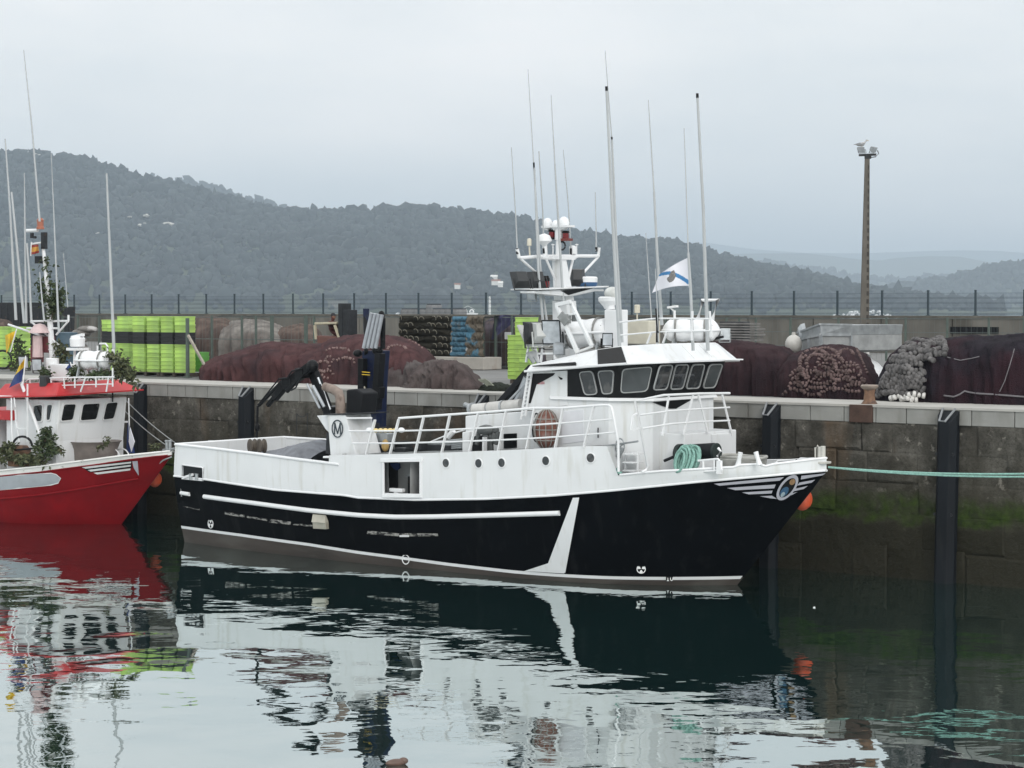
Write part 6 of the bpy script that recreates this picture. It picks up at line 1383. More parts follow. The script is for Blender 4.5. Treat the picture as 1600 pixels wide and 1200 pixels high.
# heaps of netting
def net_mat(name, c1, c2, c3=None, fold=6):
    m = mat(name, c1, .95, .38, 2.6, .9, 34, col2=c2, thr=(.46, .66), s2=.9, bdist=.05, spec=.1); return m
net_maroon = net_mat('maroon netting', (.038, .021, .024), (.026, .0165, .020)); net_red = net_mat('red brown netting', (.074, .036, .037), (.046, .028, .031))
net_grey = net_mat('faded mauve grey netting', (.092, .080, .078), (.060, .041, .042)); net_dark = net_mat('dark violet netting', (.018, .015, .020), (.034, .017, .022))
net_brown = net_mat('dusty brown netting', (.115, .085, .072), (.075, .056, .05)); net_pale = net_mat('pale grey netting cover', (.20, .185, .17), (.13, .11, .10))
SURF = {}
def pile(name, label, tops, foot, bm, back, m, seed=1, na=130, nb=44, wr=.14, fold=.115, front=.62, group=None, ruff=True):
    """A heap of net: its crest follows tops (sighted at depth bm behind the edge), its foot lies at depth foot."""
    cr_ = [Q.t(x, y, bm) for x, y in tops]; A = np.array([p[0] for p in cr_]); Hh = np.maximum(np.array([p[2] - H for p in cr_]), .02)
    a0, a1 = A[0], A[-1]; L_ = a1 - a0; G = []
    sk0, sk1 = [.85 * (lambda d: d[0] / d[1])(Q._r(x, 540)[1]) for x in (tops[0][0], tops[-1][0])]      # the heap lies askew to the quay edge
    for i in range(na + 1):
        u = i / na; a = a0 + L_ * u; sk = sk0 + (sk1 - sk0) * u; h = float(np.interp(a, A, Hh)); e = min(1.0, min(u, 1 - u) * L_ / .45); row = []
        for j in range(nb + 1):
            ph = math.pi * j / nb; cz = max(0.0, math.sin(ph)) ** front; cb = -math.cos(ph)
            wdt = (bm - foot) if cb < 0 else (back - bm); wdt *= .45 + .55 * math.sqrt(max(e, 0)) if e < 1 else 1
            n1 = noise.fractal(Vector((a * .55, ph * 1.1, seed * 2.7)), 1, 2, 4); n2 = noise.noise(Vector((a * 2.6 + seed, ph * .55 + a * .4, seed * 1.3))); n3 = noise.noise(Vector((a * 6.5, ph * 2.6, seed * 4.1))) + .6 * noise.noise(Vector((a * 13, ph * 6, seed * 2.1)))
            rad = 1 + wr * n1 * math.sin(ph) + fold * (n2 * .9 + .45 * n3) * (1 if ruff else .3)
            row.append((a + .10 * n2 * (1 - e) + cb * wdt * sk, bm + cb * wdt * rad, H - .01 + h * cz * (1 + wr * .35 * n1 * (abs(cb) > .25)) * (1 - .0 * e) + .03 * n3 * math.sin(ph)))
        G.append(row)
    mb_ = MB(); mb_.sheet(G); root = thing(name, Q.w(((a0 + a1) / 2, bm, H)), label, 'net', group)
    o_ = obj('netting', mb_, m, root, frame=Q, smooth=70); SURF[root] = BVHTree.FromPolygons([Vector(Q.w(p)) for p in mb_.v], mb_.f); return root
def on_heap(root, px, py, off=.03):
    d = Vector([float(c) for c in ray(px, py)]).normalized(); hit, n_, *_ = SURF[root].ray_cast(Vector((0, 0, HC)), d)
    return None if hit is None else hit - d * off
gN = 'net heaps along the quay'
heapA = pile('net_heap', 'low spreading heap of red brown net just right of the lime green boxes', [(316, 588), (320, 566), (334, 558), (365, 549), (390, 541), (407, 535.5), (425, 533), (450, 535), (480, 537), (505, 536), (520, 545), (528, 580)], 2.3, 4.6, 7.0, net_red, 2, group=gN, wr=.14)
heapB = pile('net_heap', 'tall rounded heap of red brown net behind the upright crane', [(470, 592), (476, 560), (490, 545), (505, 535), (520, 528), (544, 523), (570, 521.5), (604, 522.5), (625, 526), (645, 533), (660, 542), (671, 556), (676, 590)], 2.2, 4.4, 7.2, net_red, 5, group=gN, wr=.12)
heapC = pile('net_heap', 'mauve grey heap of faded net behind the deck rail, left lobe', [(588, 606), (590, 584), (598, 570), (612, 562.5), (628, 558), (642, 556), (655, 560), (668, 572), (690, 600)], 1.9, 3.2, 4.6, net_grey, 8, group=gN, fold=.20, wr=.18)
heapD = pile('net_heap', 'mauve grey heap of faded net with long folds, right lobe near the gangway', [(628, 607), (640, 590), (655, 570), (668, 563.5), (688, 561.5), (712, 563.5), (727, 569), (738, 582), (749, 596), (755, 607)], 1.30, 2.5, 4.2, net_mat('faded brown grey netting', (.078, .060, .058), (.105, .090, .086)), 11, group=gN, fold=.24, wr=.2)
heapE = pile('net_heap', 'smooth maroon net heap right behind the wheelhouse visor', [(1078, 612), (1085, 545), (1095, 534), (1130, 532), (1146, 530), (1177, 534.5), (1200, 537), (1222, 541), (1236, 552), (1248, 575), (1254, 612)], 2.9, 4.8, 7.4, net_maroon, 14, group=gN, front=.42)
heapF = pile('net_heap', 'maroon net heap strung with loops of pinkish floats behind the bollard', [(1210, 618), (1222, 570), (1238, 551), (1263, 543.5), (1286, 538), (1310, 537), (1333, 541.5), (1349, 555.5), (1361, 577), (1371, 595), (1376, 618)], 2.5, 4.2, 7.0, net_maroon, 17, group=gN, front=.50)
heapG = pile('net_heap', 'big dark violet net heap at the right edge of the picture', [(1364, 622), (1369, 602), (1376, 583), (1391, 555), (1412, 536), (1437, 527), (1475, 528), (1516, 523), (1540, 524.5), (1569, 522.5), (1600, 519.5), (1640, 522), (1680, 532), (1696, 560), (1702, 629)], 2.0, 3.9, 6.8, net_dark, 20, na=180, group=gN, front=.38)
gB = 'covered net heaps behind the yard fence'
pile('net_heap', 'dusty brown net heap behind the fence next to the lime green boxes', [(268, 530), (278, 505), (300, 494), (330, 493), (352, 496.5), (362, 502), (392, 503), (402, 530)], 18.5, 21, 24, net_brown, 23, group=gB, na=70, nb=26)
pile('net_heap', 'net heap under a pale grey cover, second behind the fence', [(336, 540), (345, 512), (362, 501), (385, 498), (415, 500), (436, 507), (450, 520), (455, 545)], 18.3, 20.5, 23, net_pale, 26, group=gB, na=70, nb=26)
pile('net_heap', 'drab net heap behind the fence left of the forklift', [(404, 545), (415, 522), (440, 511), (468, 505), (486, 507), (498, 516), (505, 545)], 18.4, 20.5, 23, net_brown, 29, group=gB, na=70, nb=26)
pile('net_heap', 'dark violet and brown covered net heap behind the fence by the lime stack', [(752, 575), (756, 505), (766, 497), (785, 492.5), (800, 494), (822, 502), (838, 520), (848, 575)], 18.6, 21, 24, net_mat('purple grey netting', (.060, .050, .060), (.090, .068, .055)), 32, group=gB, na=70, nb=26, front=.35)
mb = MB(); G = []
for i in range(17):
    u = i / 16; row = []
    for j in range(11):
        v = j / 10; px = 774 + (806 - 774) * u - 6 * v * (1 - u); py = 492 + 3 * abs(u - .5) + v * (33 * (1 - u) ** .8 + 5); p = Q.t(px, py, 18.2 - .3 * math.sin(u * 5 + v)); row.append(p + np.array([0, -.12 * noise.noise(Vector((u * 4, v * 4, 2))), 0]))
    G.append(row)
mb.sheet(G); tag(obj('tarpaulin', mb, mat('blue violet tarpaulin', (.045, .045, .105), .8, .25, 3), frame=Q, smooth=80), 'blue violet tarpaulin thrown over the covered heap behind the fence', 'tarpaulin')
# small dark heap of net at the quay edge
pile('net_heap', 'small low dark green tangle of net on the quay edge beside the gangway', [(748, 608), (755, 600), (766, 597.5), (778, 596.5), (790, 600), (800, 603), (806, 609)], 1.0, 1.7, 2.6, net_mat('dark green tangle', (.022, .026, .020), (.010, .010, .009)), 35, group=gN, fold=.25, wr=.3, na=60, nb=24)
mb = MB()
for k in range(4):
    p = [Q.t(748 + 5 * i + 3 * k, 592 + 4 * i + rg.uniform(-1, 1), 1.2) for i in range(5)]; mb.tube(p, .025, 5)
tag(obj('rope', mb, mat('grey green rope', (.20, .21, .17), .9), frame=Q), 'grey green ropes trailing from the mauve heap to the dark tangle', 'rope')
# strings of floats on the heaps
def floats(root, curves, r, m, name='float_line', step=None, seed=1, off=.03, jit=.2):
    rg_ = random.Random(seed); mb_ = MB(); base = MB().lathe((0, 0, 0), [(.55, -1), (1, -.72), (1.06, 0), (1, .72), (.55, 1)], 9, (1, 0, 0))
    for cv in curves:
        P = [on_heap(root, x, y, off) for x, y in cv]; P = [p for p in P if p is not None]
        if len(P) < 2: continue
        st = step or r * 1.55; prev = P[0]; acc = 0
        for q in P[1:]:
            d = q - prev; L = d.length
            if L > 1.2: prev = q; continue
            k = 0
            while acc < L:
                c = prev + d * (acc / max(L, 1e-6)); dd = d.normalized(); qt = dd.to_track_quat('X', 'Z').to_matrix()
                s_ = rg_.uniform(1 - jit, 1 + jit); mb_.add([c + qt @ Vector((v[0] * r * .62, v[1] * r * s_, v[2] * r * s_)) for v in base.v], base.f); acc += st
            acc -= L; prev = q
    if mb_.v: tag(obj(name, mb_, m, root, smooth=60), kind='stuff')
fm_pink = mat('dull pinkish floats', (.120, .083, .080), .75, .5, 3, spec=.2); fm_grey = mat('grey floats', (.120, .115, .115), .8, .45, 5, spec=.15); fm_white = mat('white floats', (.58, .57, .55), .6, .15, 6)
def wig(cx, cy, rx, ry, a0, a1, n=26, w=1.2, sd=0): return [(cx + rx * math.cos(a) + w * noise.noise(Vector((a * 2, sd, 0))), cy + ry * math.sin(a) + w * noise.noise(Vector((a * 2, sd, 5)))) for a in np.linspace(math.radians(a0), math.radians(a1), n)]
cv = [wig(1273, 566, 24, 20, 160, 330, sd=1), wig(1276, 567, 16, 13, 150, 390, sd=2), wig(1290, 558, 20, 14, 190, 350, sd=3), wig(1262, 572, 12, 16, 90, 260, sd=4), wig(1288, 576, 14, 8, 0, 200, sd=5), wig(1296, 572, 10, 12, 200, 430, sd=6), wig(1281, 590, 22, 9, 10, 180, sd=7), wig(1300, 592, 20, 6, 170, 360, sd=8), wig(1275, 600, 18, 6, 0, 180, sd=9), wig(1310, 580, 16, 14, 60, 250, sd=10), wig(1318, 600, 14, 8, 180, 380, sd=11), [(1338, 546), (1344, 558), (1349, 570), (1355, 584)], [(1342, 586), (1350, 597), (1356, 604)], wig(1322, 552, 10, 6, 180, 380, sd=12), [(1224, 616), (1231, 610)], wig(1306, 611, 18, 4, 170, 360, sd=13), wig(1270, 612, 14, 5, 10, 170, sd=14), wig(1254, 590, 7, 14, 90, 280, sd=15), wig(1330, 575, 8, 18, 60, 200, sd=16)]
for k in range(13):
    rr = random.Random(100 + k); cx = rr.uniform(1238, 1340); cv.append(wig(cx, rr.uniform(552 + abs(cx - 1290) * .35, 612), rr.uniform(7, 20), rr.uniform(4, 11), rr.uniform(0, 200), rr.uniform(230, 420), sd=50 + k, w=2.5))
floats(heapF, cv, .046, fm_pink, seed=3, off=.02, step=.105)
cv = []
for k in range(17):
    y = 530 + 82 * k / 16; x0 = float(np.interp(y, [526, 536, 556, 584, 612], [1434, 1414, 1394, 1380, 1370])) + 2; rr = random.Random(k)
    x1 = (1476 if y < 556 else 1446) + rr.uniform(-6, 3); ph = rr.uniform(0, 6)
    cv.append([(x0 + (x1 - x0) * f, y + 3.2 * math.sin(f * 7 + ph) + 5 * (1 - f) ** 2) for f in np.linspace(0, 1, 26)])
cv += [wig(1468, 545, 9, 17, 250, 400, sd=41), wig(1458, 548, 9, 15, 90, 270, sd=42), wig(1425, 552, 14, 10, 120, 420, sd=44), wig(1412, 585, 16, 12, 60, 380, sd=45), wig(1430, 596, 12, 8, 90, 400, sd=46)]
floats(heapG, cv, .074, fm_grey, seed=6, off=.06, step=.125)
floats(heapG, [[(1393, 622), (1400, 620), (1406, 618)], [(1411, 621), (1418, 617.5), (1428, 616), (1436, 617), (1446, 618.5)], [(1410, 624), (1420, 622), (1432, 623)], [(1424, 625.5), (1436, 625)]], .075, fm_white, 'white_float_line', seed=9, off=.08)
floats(heapB, [wig(505, 572, 10, 8, 0, 330, sd=1), wig(512, 585, 8, 6, 90, 400, sd=2), wig(528, 548, 18, 4, 180, 380, sd=3), wig(540, 565, 14, 6, 200, 380, sd=4), wig(515, 562, 6, 5, 0, 300, sd=5), wig(620, 545, 14, 5, 180, 360, sd=6), [(640, 532), (652, 538), (660, 545)]], .04, mat('pale dusty floats', (.19, .125, .115), .7, .35, 4), seed=5, step=.12, off=.02)
# grey head rope lines on the big dark heap
for pts in ([(1475, 618), (1490, 620), (1500, 616), (1507, 611), (1515, 613), (1530, 615), (1550, 616), (1575, 618), (1600, 620)], [(1585, 545), (1578, 570), (1570, 595), (1562, 612)], [(1480, 558), (1500, 563), (1518, 560), (1530, 557)]):
    P = [on_heap(heapG, x, y, .05) for x, y in pts]; P = [p for p in P if p is not None]; mb = MB(); mb.tube(P, .022 if len(pts) > 5 else .012, 5); obj('head_rope', mb, mat('grey head rope', (.16, .15, .16), .9), heapG)
# grey steel hopper resting on the maroon heap
def qa_(px, py, b): return Q.t(px, py, b)
hopper = thing('steel_hopper', Q.w(Q.t(1290, 540, 6.6)), 'grey galvanised steel hopper sitting on top of the float strung maroon heap', 'hopper')
bL, bC, bR = 7.6, 6.0, 7.0
Lt, Ct, Rt = qa_(1246, 520, bL), qa_(1282, 506.5, bC), qa_(1331, 507.5, bR); Lb, Cb, Rb = qa_(1247, 531, bL), qa_(1282.5, 523, bC), qa_(1329, 523.5, bR)
bk = np.array([.5, 2.0, 0]); mb = MB(); mb.loft([Lb, Cb, Rb, Rb + bk, Lb + bk], [Lt, Ct, Rt, Rt + bk, Lt + bk]); obj('bin', mb, galv, hopper, frame=Q, smooth=0, bevel=.012)
mb = MB()
for p, q in ((Lt, Ct), (Ct, Rt)): mb.bar(p, q, .06, .05)
for p, q in ((Lb, Cb), (Cb, Rb)): mb.bar(p, q, .07, .07)
for P, y in ((Cb, 541), (Rb, 541), ((Lb + Cb) / 2, 545)): mb.bar(P, P - np.array([0, 0, .55]), .08, .08)
obj('frame', mb, galv, hopper, frame=Q, smooth=0)
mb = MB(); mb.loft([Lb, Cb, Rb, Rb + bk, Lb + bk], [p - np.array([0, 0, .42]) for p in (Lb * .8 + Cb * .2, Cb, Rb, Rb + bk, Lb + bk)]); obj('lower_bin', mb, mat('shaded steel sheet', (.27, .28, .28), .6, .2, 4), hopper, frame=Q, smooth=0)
mb = MB(); mb.lathe(Lb * .5 + Lt * .5 + np.array([.15, 0, -.05]), [(.42, -.1), (.40, .0), (.30, .1)], 18, (-.7, -.5, -.1)); obj('rounded_end', mb, galv, hopper, frame=Q)
c = qa_(1240, 538, 6.8); mb = MB(); mb.ell(c, (.24, .24, .27), 16, 12); mb.lathe(c + np.array([0, 0, .2]), [(.06, 0), (.05, .14)], 8); tag(obj('float', mb, mat('grey white float', (.48, .47, .44), .6, .12, 5), frame=Q), 'pale round float lying at the left end of the steel hopper', 'buoy')

# fish boxes: one tapered box with rim, corner posts and hand holes; every box of every column is a copy
lime = mat('lime green plastic', (.37, .56, .125), .55, .2, .9, col2=(.30, .47, .13), thr=(.5, .62), s2=.7, rnd=.22); lime_d = mat('deep green plastic', (.10, .30, .06), .5, .2, 2.2); box_black = mat('black plastic', (.012, .013, .014), .5, .2, 2, rnd=.3)
def fish_box(m, w, d, h, label, group):
    root = thing('fish_box', (0, 0, 0), label, 'fish box', group); mb_ = MB(); w2, d2 = w / 2, d / 2
    o0 = [(-w2 * .97, -d2 * .90, 0), (w2 * .97, -d2 * .90, 0), (w2 * .97, d2 * .90, 0), (-w2 * .97, d2 * .90, 0)]; o1 = [(-w2 * .985, -d2 * .94, h * .80), (w2 * .985, -d2 * .94, h * .80), (w2 * .985, d2 * .94, h * .80), (-w2 * .985, d2 * .94, h * .80)]
    mb_.loft(o0, o1); obj('tub', mb_, m, root, smooth=0)
    mb_ = MB()
    for s_ in (-1, 1): mb_.box((0, s_ * (d2 - .02), h * .86), (w, .045, h * .22)); mb_.box((s_ * (w2 - .02), 0, h * .86), (.045, d - .085, h * .22))
    obj('rim', mb_, m, root, smooth=0, bevel=.008)
    return root
bw_, bd_, bh_ = .60, .42, .134
protos = {k: None for k in ('g', 'k', 'd')}
def col_of_boxes(px, b, seq, gl, first_label, w=None):
    a = Q.t(px, 580, b)[0]; z = H + .14
    for k in seq:
        key = k; m = {'g': lime, 'k': box_black, 'd': lime_d}[k]; lb = gl[k][0]; gp = gl[k][1]
        M = Q.M @ Matrix.Translation((a + random.uniform(-.008, .008), b + bd_ / 2, z)) @ Matrix.Rotation(random.uniform(-.012, .012), 4, 'Z')
        if protos[key] is None: protos[key] = fish_box(m, bw_ - .012, bd_, bh_, lb, gp); protos[key].matrix_world = M; W[protos[key]] = M
        else: r = copy_tree(protos[key], M, lb); r['group'] = gp
        z += bh_
    return a
def columns(pxs, b, seqs, where):
    for n, (px, seq) in enumerate(zip(pxs, seqs)):
        lo_ = True; a = Q.t(px, 580, b)[0]; out_ = []
        firstk = seq.find('k')
        for i, ch in enumerate(seq):
            part = '' if firstk < 0 else ('lower' if i < firstk else 'upper')
            nm = {'g': 'lime green', 'k': 'black', 'd': 'deep green'}[ch]
            lbl = f"{part + ' ' if ch == 'g' and part else ''}{nm} fish box in the {where[n]}"
            M = Q.M @ Matrix.Translation((a + random.uniform(-.008, .008), b + bd_ / 2, H + .14 + bh_ * i)) @ Matrix.Rotation(random.uniform(-.012, .012), 4, 'Z')
            m = {'g': lime, 'k': box_black, 'd': lime_d}[ch]; gp = f"{nm} boxes in the {part + ' part of the ' if ch == 'g' and part else ''}{where[n]}"
            if protos[ch] is None: protos[ch] = fish_box(m, bw_ - .012, bd_, bh_, lbl, gp); protos[ch].matrix_world = M; W[protos[ch]] = M
            else: r = copy_tree(protos[ch], M, lbl); r['group'] = gp
def pallet(px0, px1, b, label):
    a0, a1 = Q.t(px0, 585, b)[0], Q.t(px1, 585, b)[0]; root = thing('pallet', Q.w(((a0 + a1) / 2, b + .3, H)), label, 'pallet', 'pallets under the fish boxes'); mb_ = MB()
    for k in range(3): mb_.box(((a0 + a1) / 2, b + .06 + k * .25, H + .125), (a1 - a0, .14, .022))
    for f in (.05, .5, .95): mb_.box((a0 + (a1 - a0) * f, b + .31, H + .06), (.12, .62, .10))
    obj('slats', mb_, mat('dark pallet wood', (.055, .045, .038), .9, .3, 6), root, frame=Q, smooth=0)
full = 'ggggggg' + 'kkk' + 'gggg'
columns([282, 260.2, 238.4, 216.0], 4.2, [full] * 4, ['column nearest the leaning pole', 'column second from the leaning pole', 'column third from the leaning pole', 'column fourth from the leaning pole'])
columns([192, 176], 4.75, [full, 'ggggggg' + 'kkk' + 'ggg'], ['narrow column behind the thick white aerial', 'column just left of the thick white aerial'])
columns([167.5], 5.3, ['ggggggg' + 'kkk' + 'ggg'], ['leftmost column of the lime green stack'])
pallet(205.5, 248.5, 4.15, 'dark pallet under the left front columns of lime boxes'); pallet(250, 292.5, 4.15, 'dark pallet under the right front columns of lime boxes'); pallet(160, 201, 4.8, 'dark pallet under the leftmost lime columns')
columns([304], 5.2, ['ddddd'], ['low column in the shadow right of the lime stack'])
columns([816, 804.5], 6.0, ['g' * 14, 'g' * 10], ['tall column beside the wheelhouse roof', 'shorter column left of the one beside the wheelhouse roof'])
columns([26, 4], 5.0, ['g' * 11, 'g' * 11], ['column behind the yellow flag', 'column at the left picture edge'])
pallet(798, 824, 5.95, 'dark pallet under the lime boxes by the wheelhouse roof')

# yard fence in front of the stores: posts, thin rails
yf_m = mat('grey green fence post', (.075, .10, .085), .6, .15, 5); yw_m = mat('dull fence wire', (.10, .12, .115), .6)
yf = thing('yard_fence', Q.w((-45, 17.9, H)), 'grey green post and wire fence in front of the net stores at mid quay', 'fence', frame=Q)
pst = None; prev = None
def ypost(a, b, zt, wdt=.07):
    mb_ = MB(); mb_.box((a, b, (H + zt) / 2), (wdt, .07, zt - H)); return obj('post', mb_, yf_m, yf, frame=Q, smooth=0)
P_ = []
for px in (98, 122, 155, 331, 378, 400, 425, 478, 491, 643, 755, 774, 800, 840):
    a = Q.t(px, 540, 17.9)[0]; zt = Q.t(px, 493, 17.9)[2]; ypost(a, 17.9, zt, .16 if px in (425, 478) else .07); P_.append((a, zt))
for (a0, z0), (a1, z1) in zip(P_, P_[1:]):
    mb = MB()
    for f in (.02, .5, .98): mb.bar((a0, 17.9, H + .05 + (z0 - H - .08) * f), (a1, 17.9, H + .05 + (z1 - H - .08) * f), .02, .03)
    for k in range(int((a1 - a0) / .20)): x = a0 + .2 * (k + .5); mb.bar((x, 17.9, H + .05), (x, 17.9, z0 - .02), .006, .006)
    obj('wire_panel', mb, yw_m, yf, frame=Q, smooth=0)
sign_m = mat('pale sign sheet', (.42, .43, .44), .6, .1, 4); mb = MB(); p0, p1 = Q.t(789.5, 530, 17.85), Q.t(799.5, 519, 17.85); mb.box(((p0[0] + p1[0]) / 2, 17.82, (p0[2] + p1[2]) / 2), (p1[0] - p0[0], .02, p1[2] - p0[2])); obj('blank_sign', mb, sign_m, yf, frame=Q, smooth=0)
yf2 = thing('yard_fence', Q.w((-20, 38, H)), 'grey green post and rail fence before the breakwater wall on the right side', 'fence', frame=Q)
P_ = []
for px in (960, 1000, 1040, 1080, 1135, 1155, 1181, 1235, 1310, 1385, 1415, 1480, 1545, 1600):
    a = Q.t(px, 520, 38)[0]; zt = Q.t(px, 496, 38)[2]; mb = MB(); mb.box((a, 38, (H + zt) / 2), (.08, .08, zt - H)); obj('post', mb, yf_m, yf2, frame=Q, smooth=0); P_.append((a, zt))
for (a0, z0), (a1, z1) in zip(P_, P_[1:]):
    mb = MB()
    for f in (.33, .66, .97): mb.bar((a0, 38, H + (z0 - H) * f), (a1, 38, H + (z1 - H) * f), .02, .025)
    for k in range(int((a1 - a0) / .25)): x = a0 + .25 * (k + .5); mb.bar((x, 38, H + .05), (x, 38, z0 - .02), .006, .006)
    obj('wire_panel', mb, yw_m, yf2, frame=Q, smooth=0)
mb = MB(); mb.bar(Q.t(294, 524, 3.6), Q.t(330, 589.5, 3.4), .07, .07); mb.bar(Q.t(325, 588, 3.4), Q.t(334, 590.5, 3.3), .10, .05); tag(obj('leaning_pole', mb, mat('weathered pole', (.30, .27, .23), .8, .2, 6), frame=Q), 'thin pale pole leaning from the lime boxes down to the quay', 'pole')
mb = MB(); p0 = Q.t(293.3, 591, 3.75); mb.box((p0[0], 3.75, H + .98), (.09, .09, 1.96)); mb.box((p0[0], 3.75, H + .02), (.2, .2, .04)); tag(obj('fence_post', mb, yf_m, frame=Q, smooth=0), 'single dark green post at the right end of the lime green stack', 'post')
# concrete block, nets stacked on it, blue netting
cb = Q.t(690, 577, 16.6); ce = Q.t(755, 577, 16.6); mb = MB(); a0 = Q.t(600, 577, 16.6)[0]
mb.loft([(a0, 16.6, H), (ce[0], 16.6, H), (ce[0], 17.7, H), (a0, 17.7, H)], [(a0, 16.6, Q.t(722, 558, 16.6)[2]), (ce[0], 16.6, Q.t(722, 558, 16.6)[2]), (ce[0], 17.7, Q.t(722, 558, 16.6)[2]), (a0, 17.7, Q.t(722, 558, 16.6)[2])]); tag(obj('concrete_block', mb, mat('rust stained concrete block', (.33, .31, .28), .9, .15, 1.5, .2, 12, col2=(.20, .12, .08), thr=(.56, .72), s2=1.2, st2=(1, 1, .3)), frame=Q, smooth=0, bevel=.03), 'long low concrete block with rust stains under the stacked nets', 'block')
zb0 = Q.t(722, 558, 16.6)[2]
def baled(px0, px1, ytop, b, m, label, rows_, loops, lm):
    a0, a1 = Q.t(px0, 520, b)[0], Q.t(px1, 520, b)[0]; zt = Q.t((px0 + px1) / 2, ytop, b)[2]; root = thing('net_stack', Q.w(((a0 + a1) / 2, b, zb0)), label, 'net'); G = []
    NA, NZ = 60, 48
    for j in range(NZ + 5):
        v = min(j / NZ, 1); row = []
        for i in range(NA + 1):
            u = i / NA; z = zb0 + (zt - zb0) * v; bul = (.11 + .06 * noise.noise(Vector((u * 5, v * 3, b)))) * abs(math.sin(v * math.pi * rows_)) ** .6 * (.8 + .4 * noise.noise(Vector((u * 9, math.floor(v * rows_), 1)))) + .05 * noise.noise(Vector((u * 22, v * 22, 3))) + .10 * noise.noise(Vector((u * 6, v * 7, b * 3)))
            back = max(0, j - NZ) * .28; row.append((a0 + (a1 - a0) * u + .05 * noise.noise(Vector((v * 8, u * 2, 9))), b + .12 - bul + back, z))
        G.append(row)
    mb_ = MB(); mb_.sheet(G); obj('netting', mb_, m, root, frame=Q, smooth=70)
    if loops:
        mb_ = MB()
        for r in range(rows_):
            for k in range(loops):
                if rg.random() < .25: continue
                a = a0 + (a1 - a0) * (k + .3 + .4 * rg.random()) / loops; z = zb0 + (zt - zb0) * (r + .55 + .2 * rg.random()) / rows_; n_ = rg.uniform(-.4, .4)
                mb_.tube([(a + .10 * math.cos(q + n_), b - .06 - .04 * math.sin(q), z + .085 * math.sin(q + n_)) for q in np.linspace(-.6, 2.6, 8)], .017, 4)
        tag(obj('rope_loop', mb_, lm, root, frame=Q), kind='stuff')
    return root
baled(622, 703, 493.5, 17.0, net_mat('black brown baled netting', (.030, .028, .022), (.018, .017, .014)), 'dark baled nets with rows of pale rope loops stacked on the concrete block', 6, 9, mat('pale rope loops', (.17, .16, .13), .9, .2, 5))
baled(704, 727, 494.5, 16.95, mat('sky blue netting', (.055, .135, .195), .9, .3, 2.5, .5, 25, col2=(.10, .115, .12), thr=(.52, .66), s2=2.5), 'sky blue netting draped in tiers on the concrete block', 8, 0, None)
baled(727, 754, 493, 16.9, mat('blue and brown torn netting', (.10, .085, .065), .9, .25, 3, .5, 25, col2=(.055, .15, .22), thr=(.54, .60), s2=1.1), 'torn brown and blue net hanging beside the sky blue netting', 5, 0, None)
# forklift with its driver
fk = thing('forklift', Q.w(Q.t(515, 560, 15.0)), 'old forklift with a dark double mast and pale roof guard behind the red brown heap', 'forklift')
FB = 15.0; ft = lambda x, y, b=FB: Q.t(x, y, b)
yfk = mat('faded cream forklift paint', (.42, .38, .28), .6, .2, 5); p = ft(513, 530)
mb = MB(); mb.loft([ft(496, 545), ft(530, 545), ft(530, 545) + np.array([0, 1.1, 0]), ft(496, 545) + np.array([0, 1.1, 0])], [ft(494, 524), ft(528, 526), ft(528, 526) + np.array([0, 1.1, 0]), ft(494, 524) + np.array([0, 1.1, 0])]); obj('body', mb, mat('dark red forklift body', (.12, .05, .04), .6, .2, 5), fk, frame=Q, smooth=0, bevel=.05)
mb = MB(); r0, r1 = ft(491, 507.5), ft(525, 506.5); mb.loft([r0, r1, r1 + np.array([0, 1.1, 0]), r0 + np.array([0, 1.1, 0])], [q + np.array([0, 0, .09]) for q in (r0, r1, r1 + np.array([0, 1.1, 0]), r0 + np.array([0, 1.1, 0]))]); obj('roof_guard', mb, yfk, fk, frame=Q, smooth=0, bevel=.02)
for a_, b_ in (((492, 508), (494, 530)), ((523, 508), (530, 528))):
    for dy in (0, 1.0): mb = MB(); mb.bar(ft(*a_) + np.array([0, dy, 0]), ft(*b_) + np.array([0, dy, 0]), .08, .08); obj('guard_post', mb, yfk, fk, frame=Q, smooth=0)
for (x0, x1, yt) in ((528, 535, 474), (535.5, 544.5, 484)):
    mb = MB(); mb.loft([ft(x0, 545), ft(x1, 545), ft(x1, 545) + np.array([0, .5, 0]), ft(x0, 545) + np.array([0, .5, 0])], [ft(x0, yt), ft(x1, yt), ft(x1, yt) + np.array([0, .5, 0]), ft(x0, yt) + np.array([0, .5, 0])]); obj('mast_rail', mb, dark_steel, fk, frame=Q, smooth=0, bevel=.02)
mb = MB(); mb.box(ft(549, 543) + np.array([0, .3, 0]), (.9, .5, .06)); obj('fork', mb, dark_steel, fk, frame=Q, smooth=0)
for x in (502, 526):
    mb = MB(); g0 = ft(x, 550); mb.lathe((g0[0], g0[1] - .05, H + .32), [(.1, 0), (.32, .0), (.33, .04), (.33, .2), (.32, .24), (.1, .24)], 18, (0, 1, 0)); obj('wheel', mb, black_rubber, fk, frame=Q)
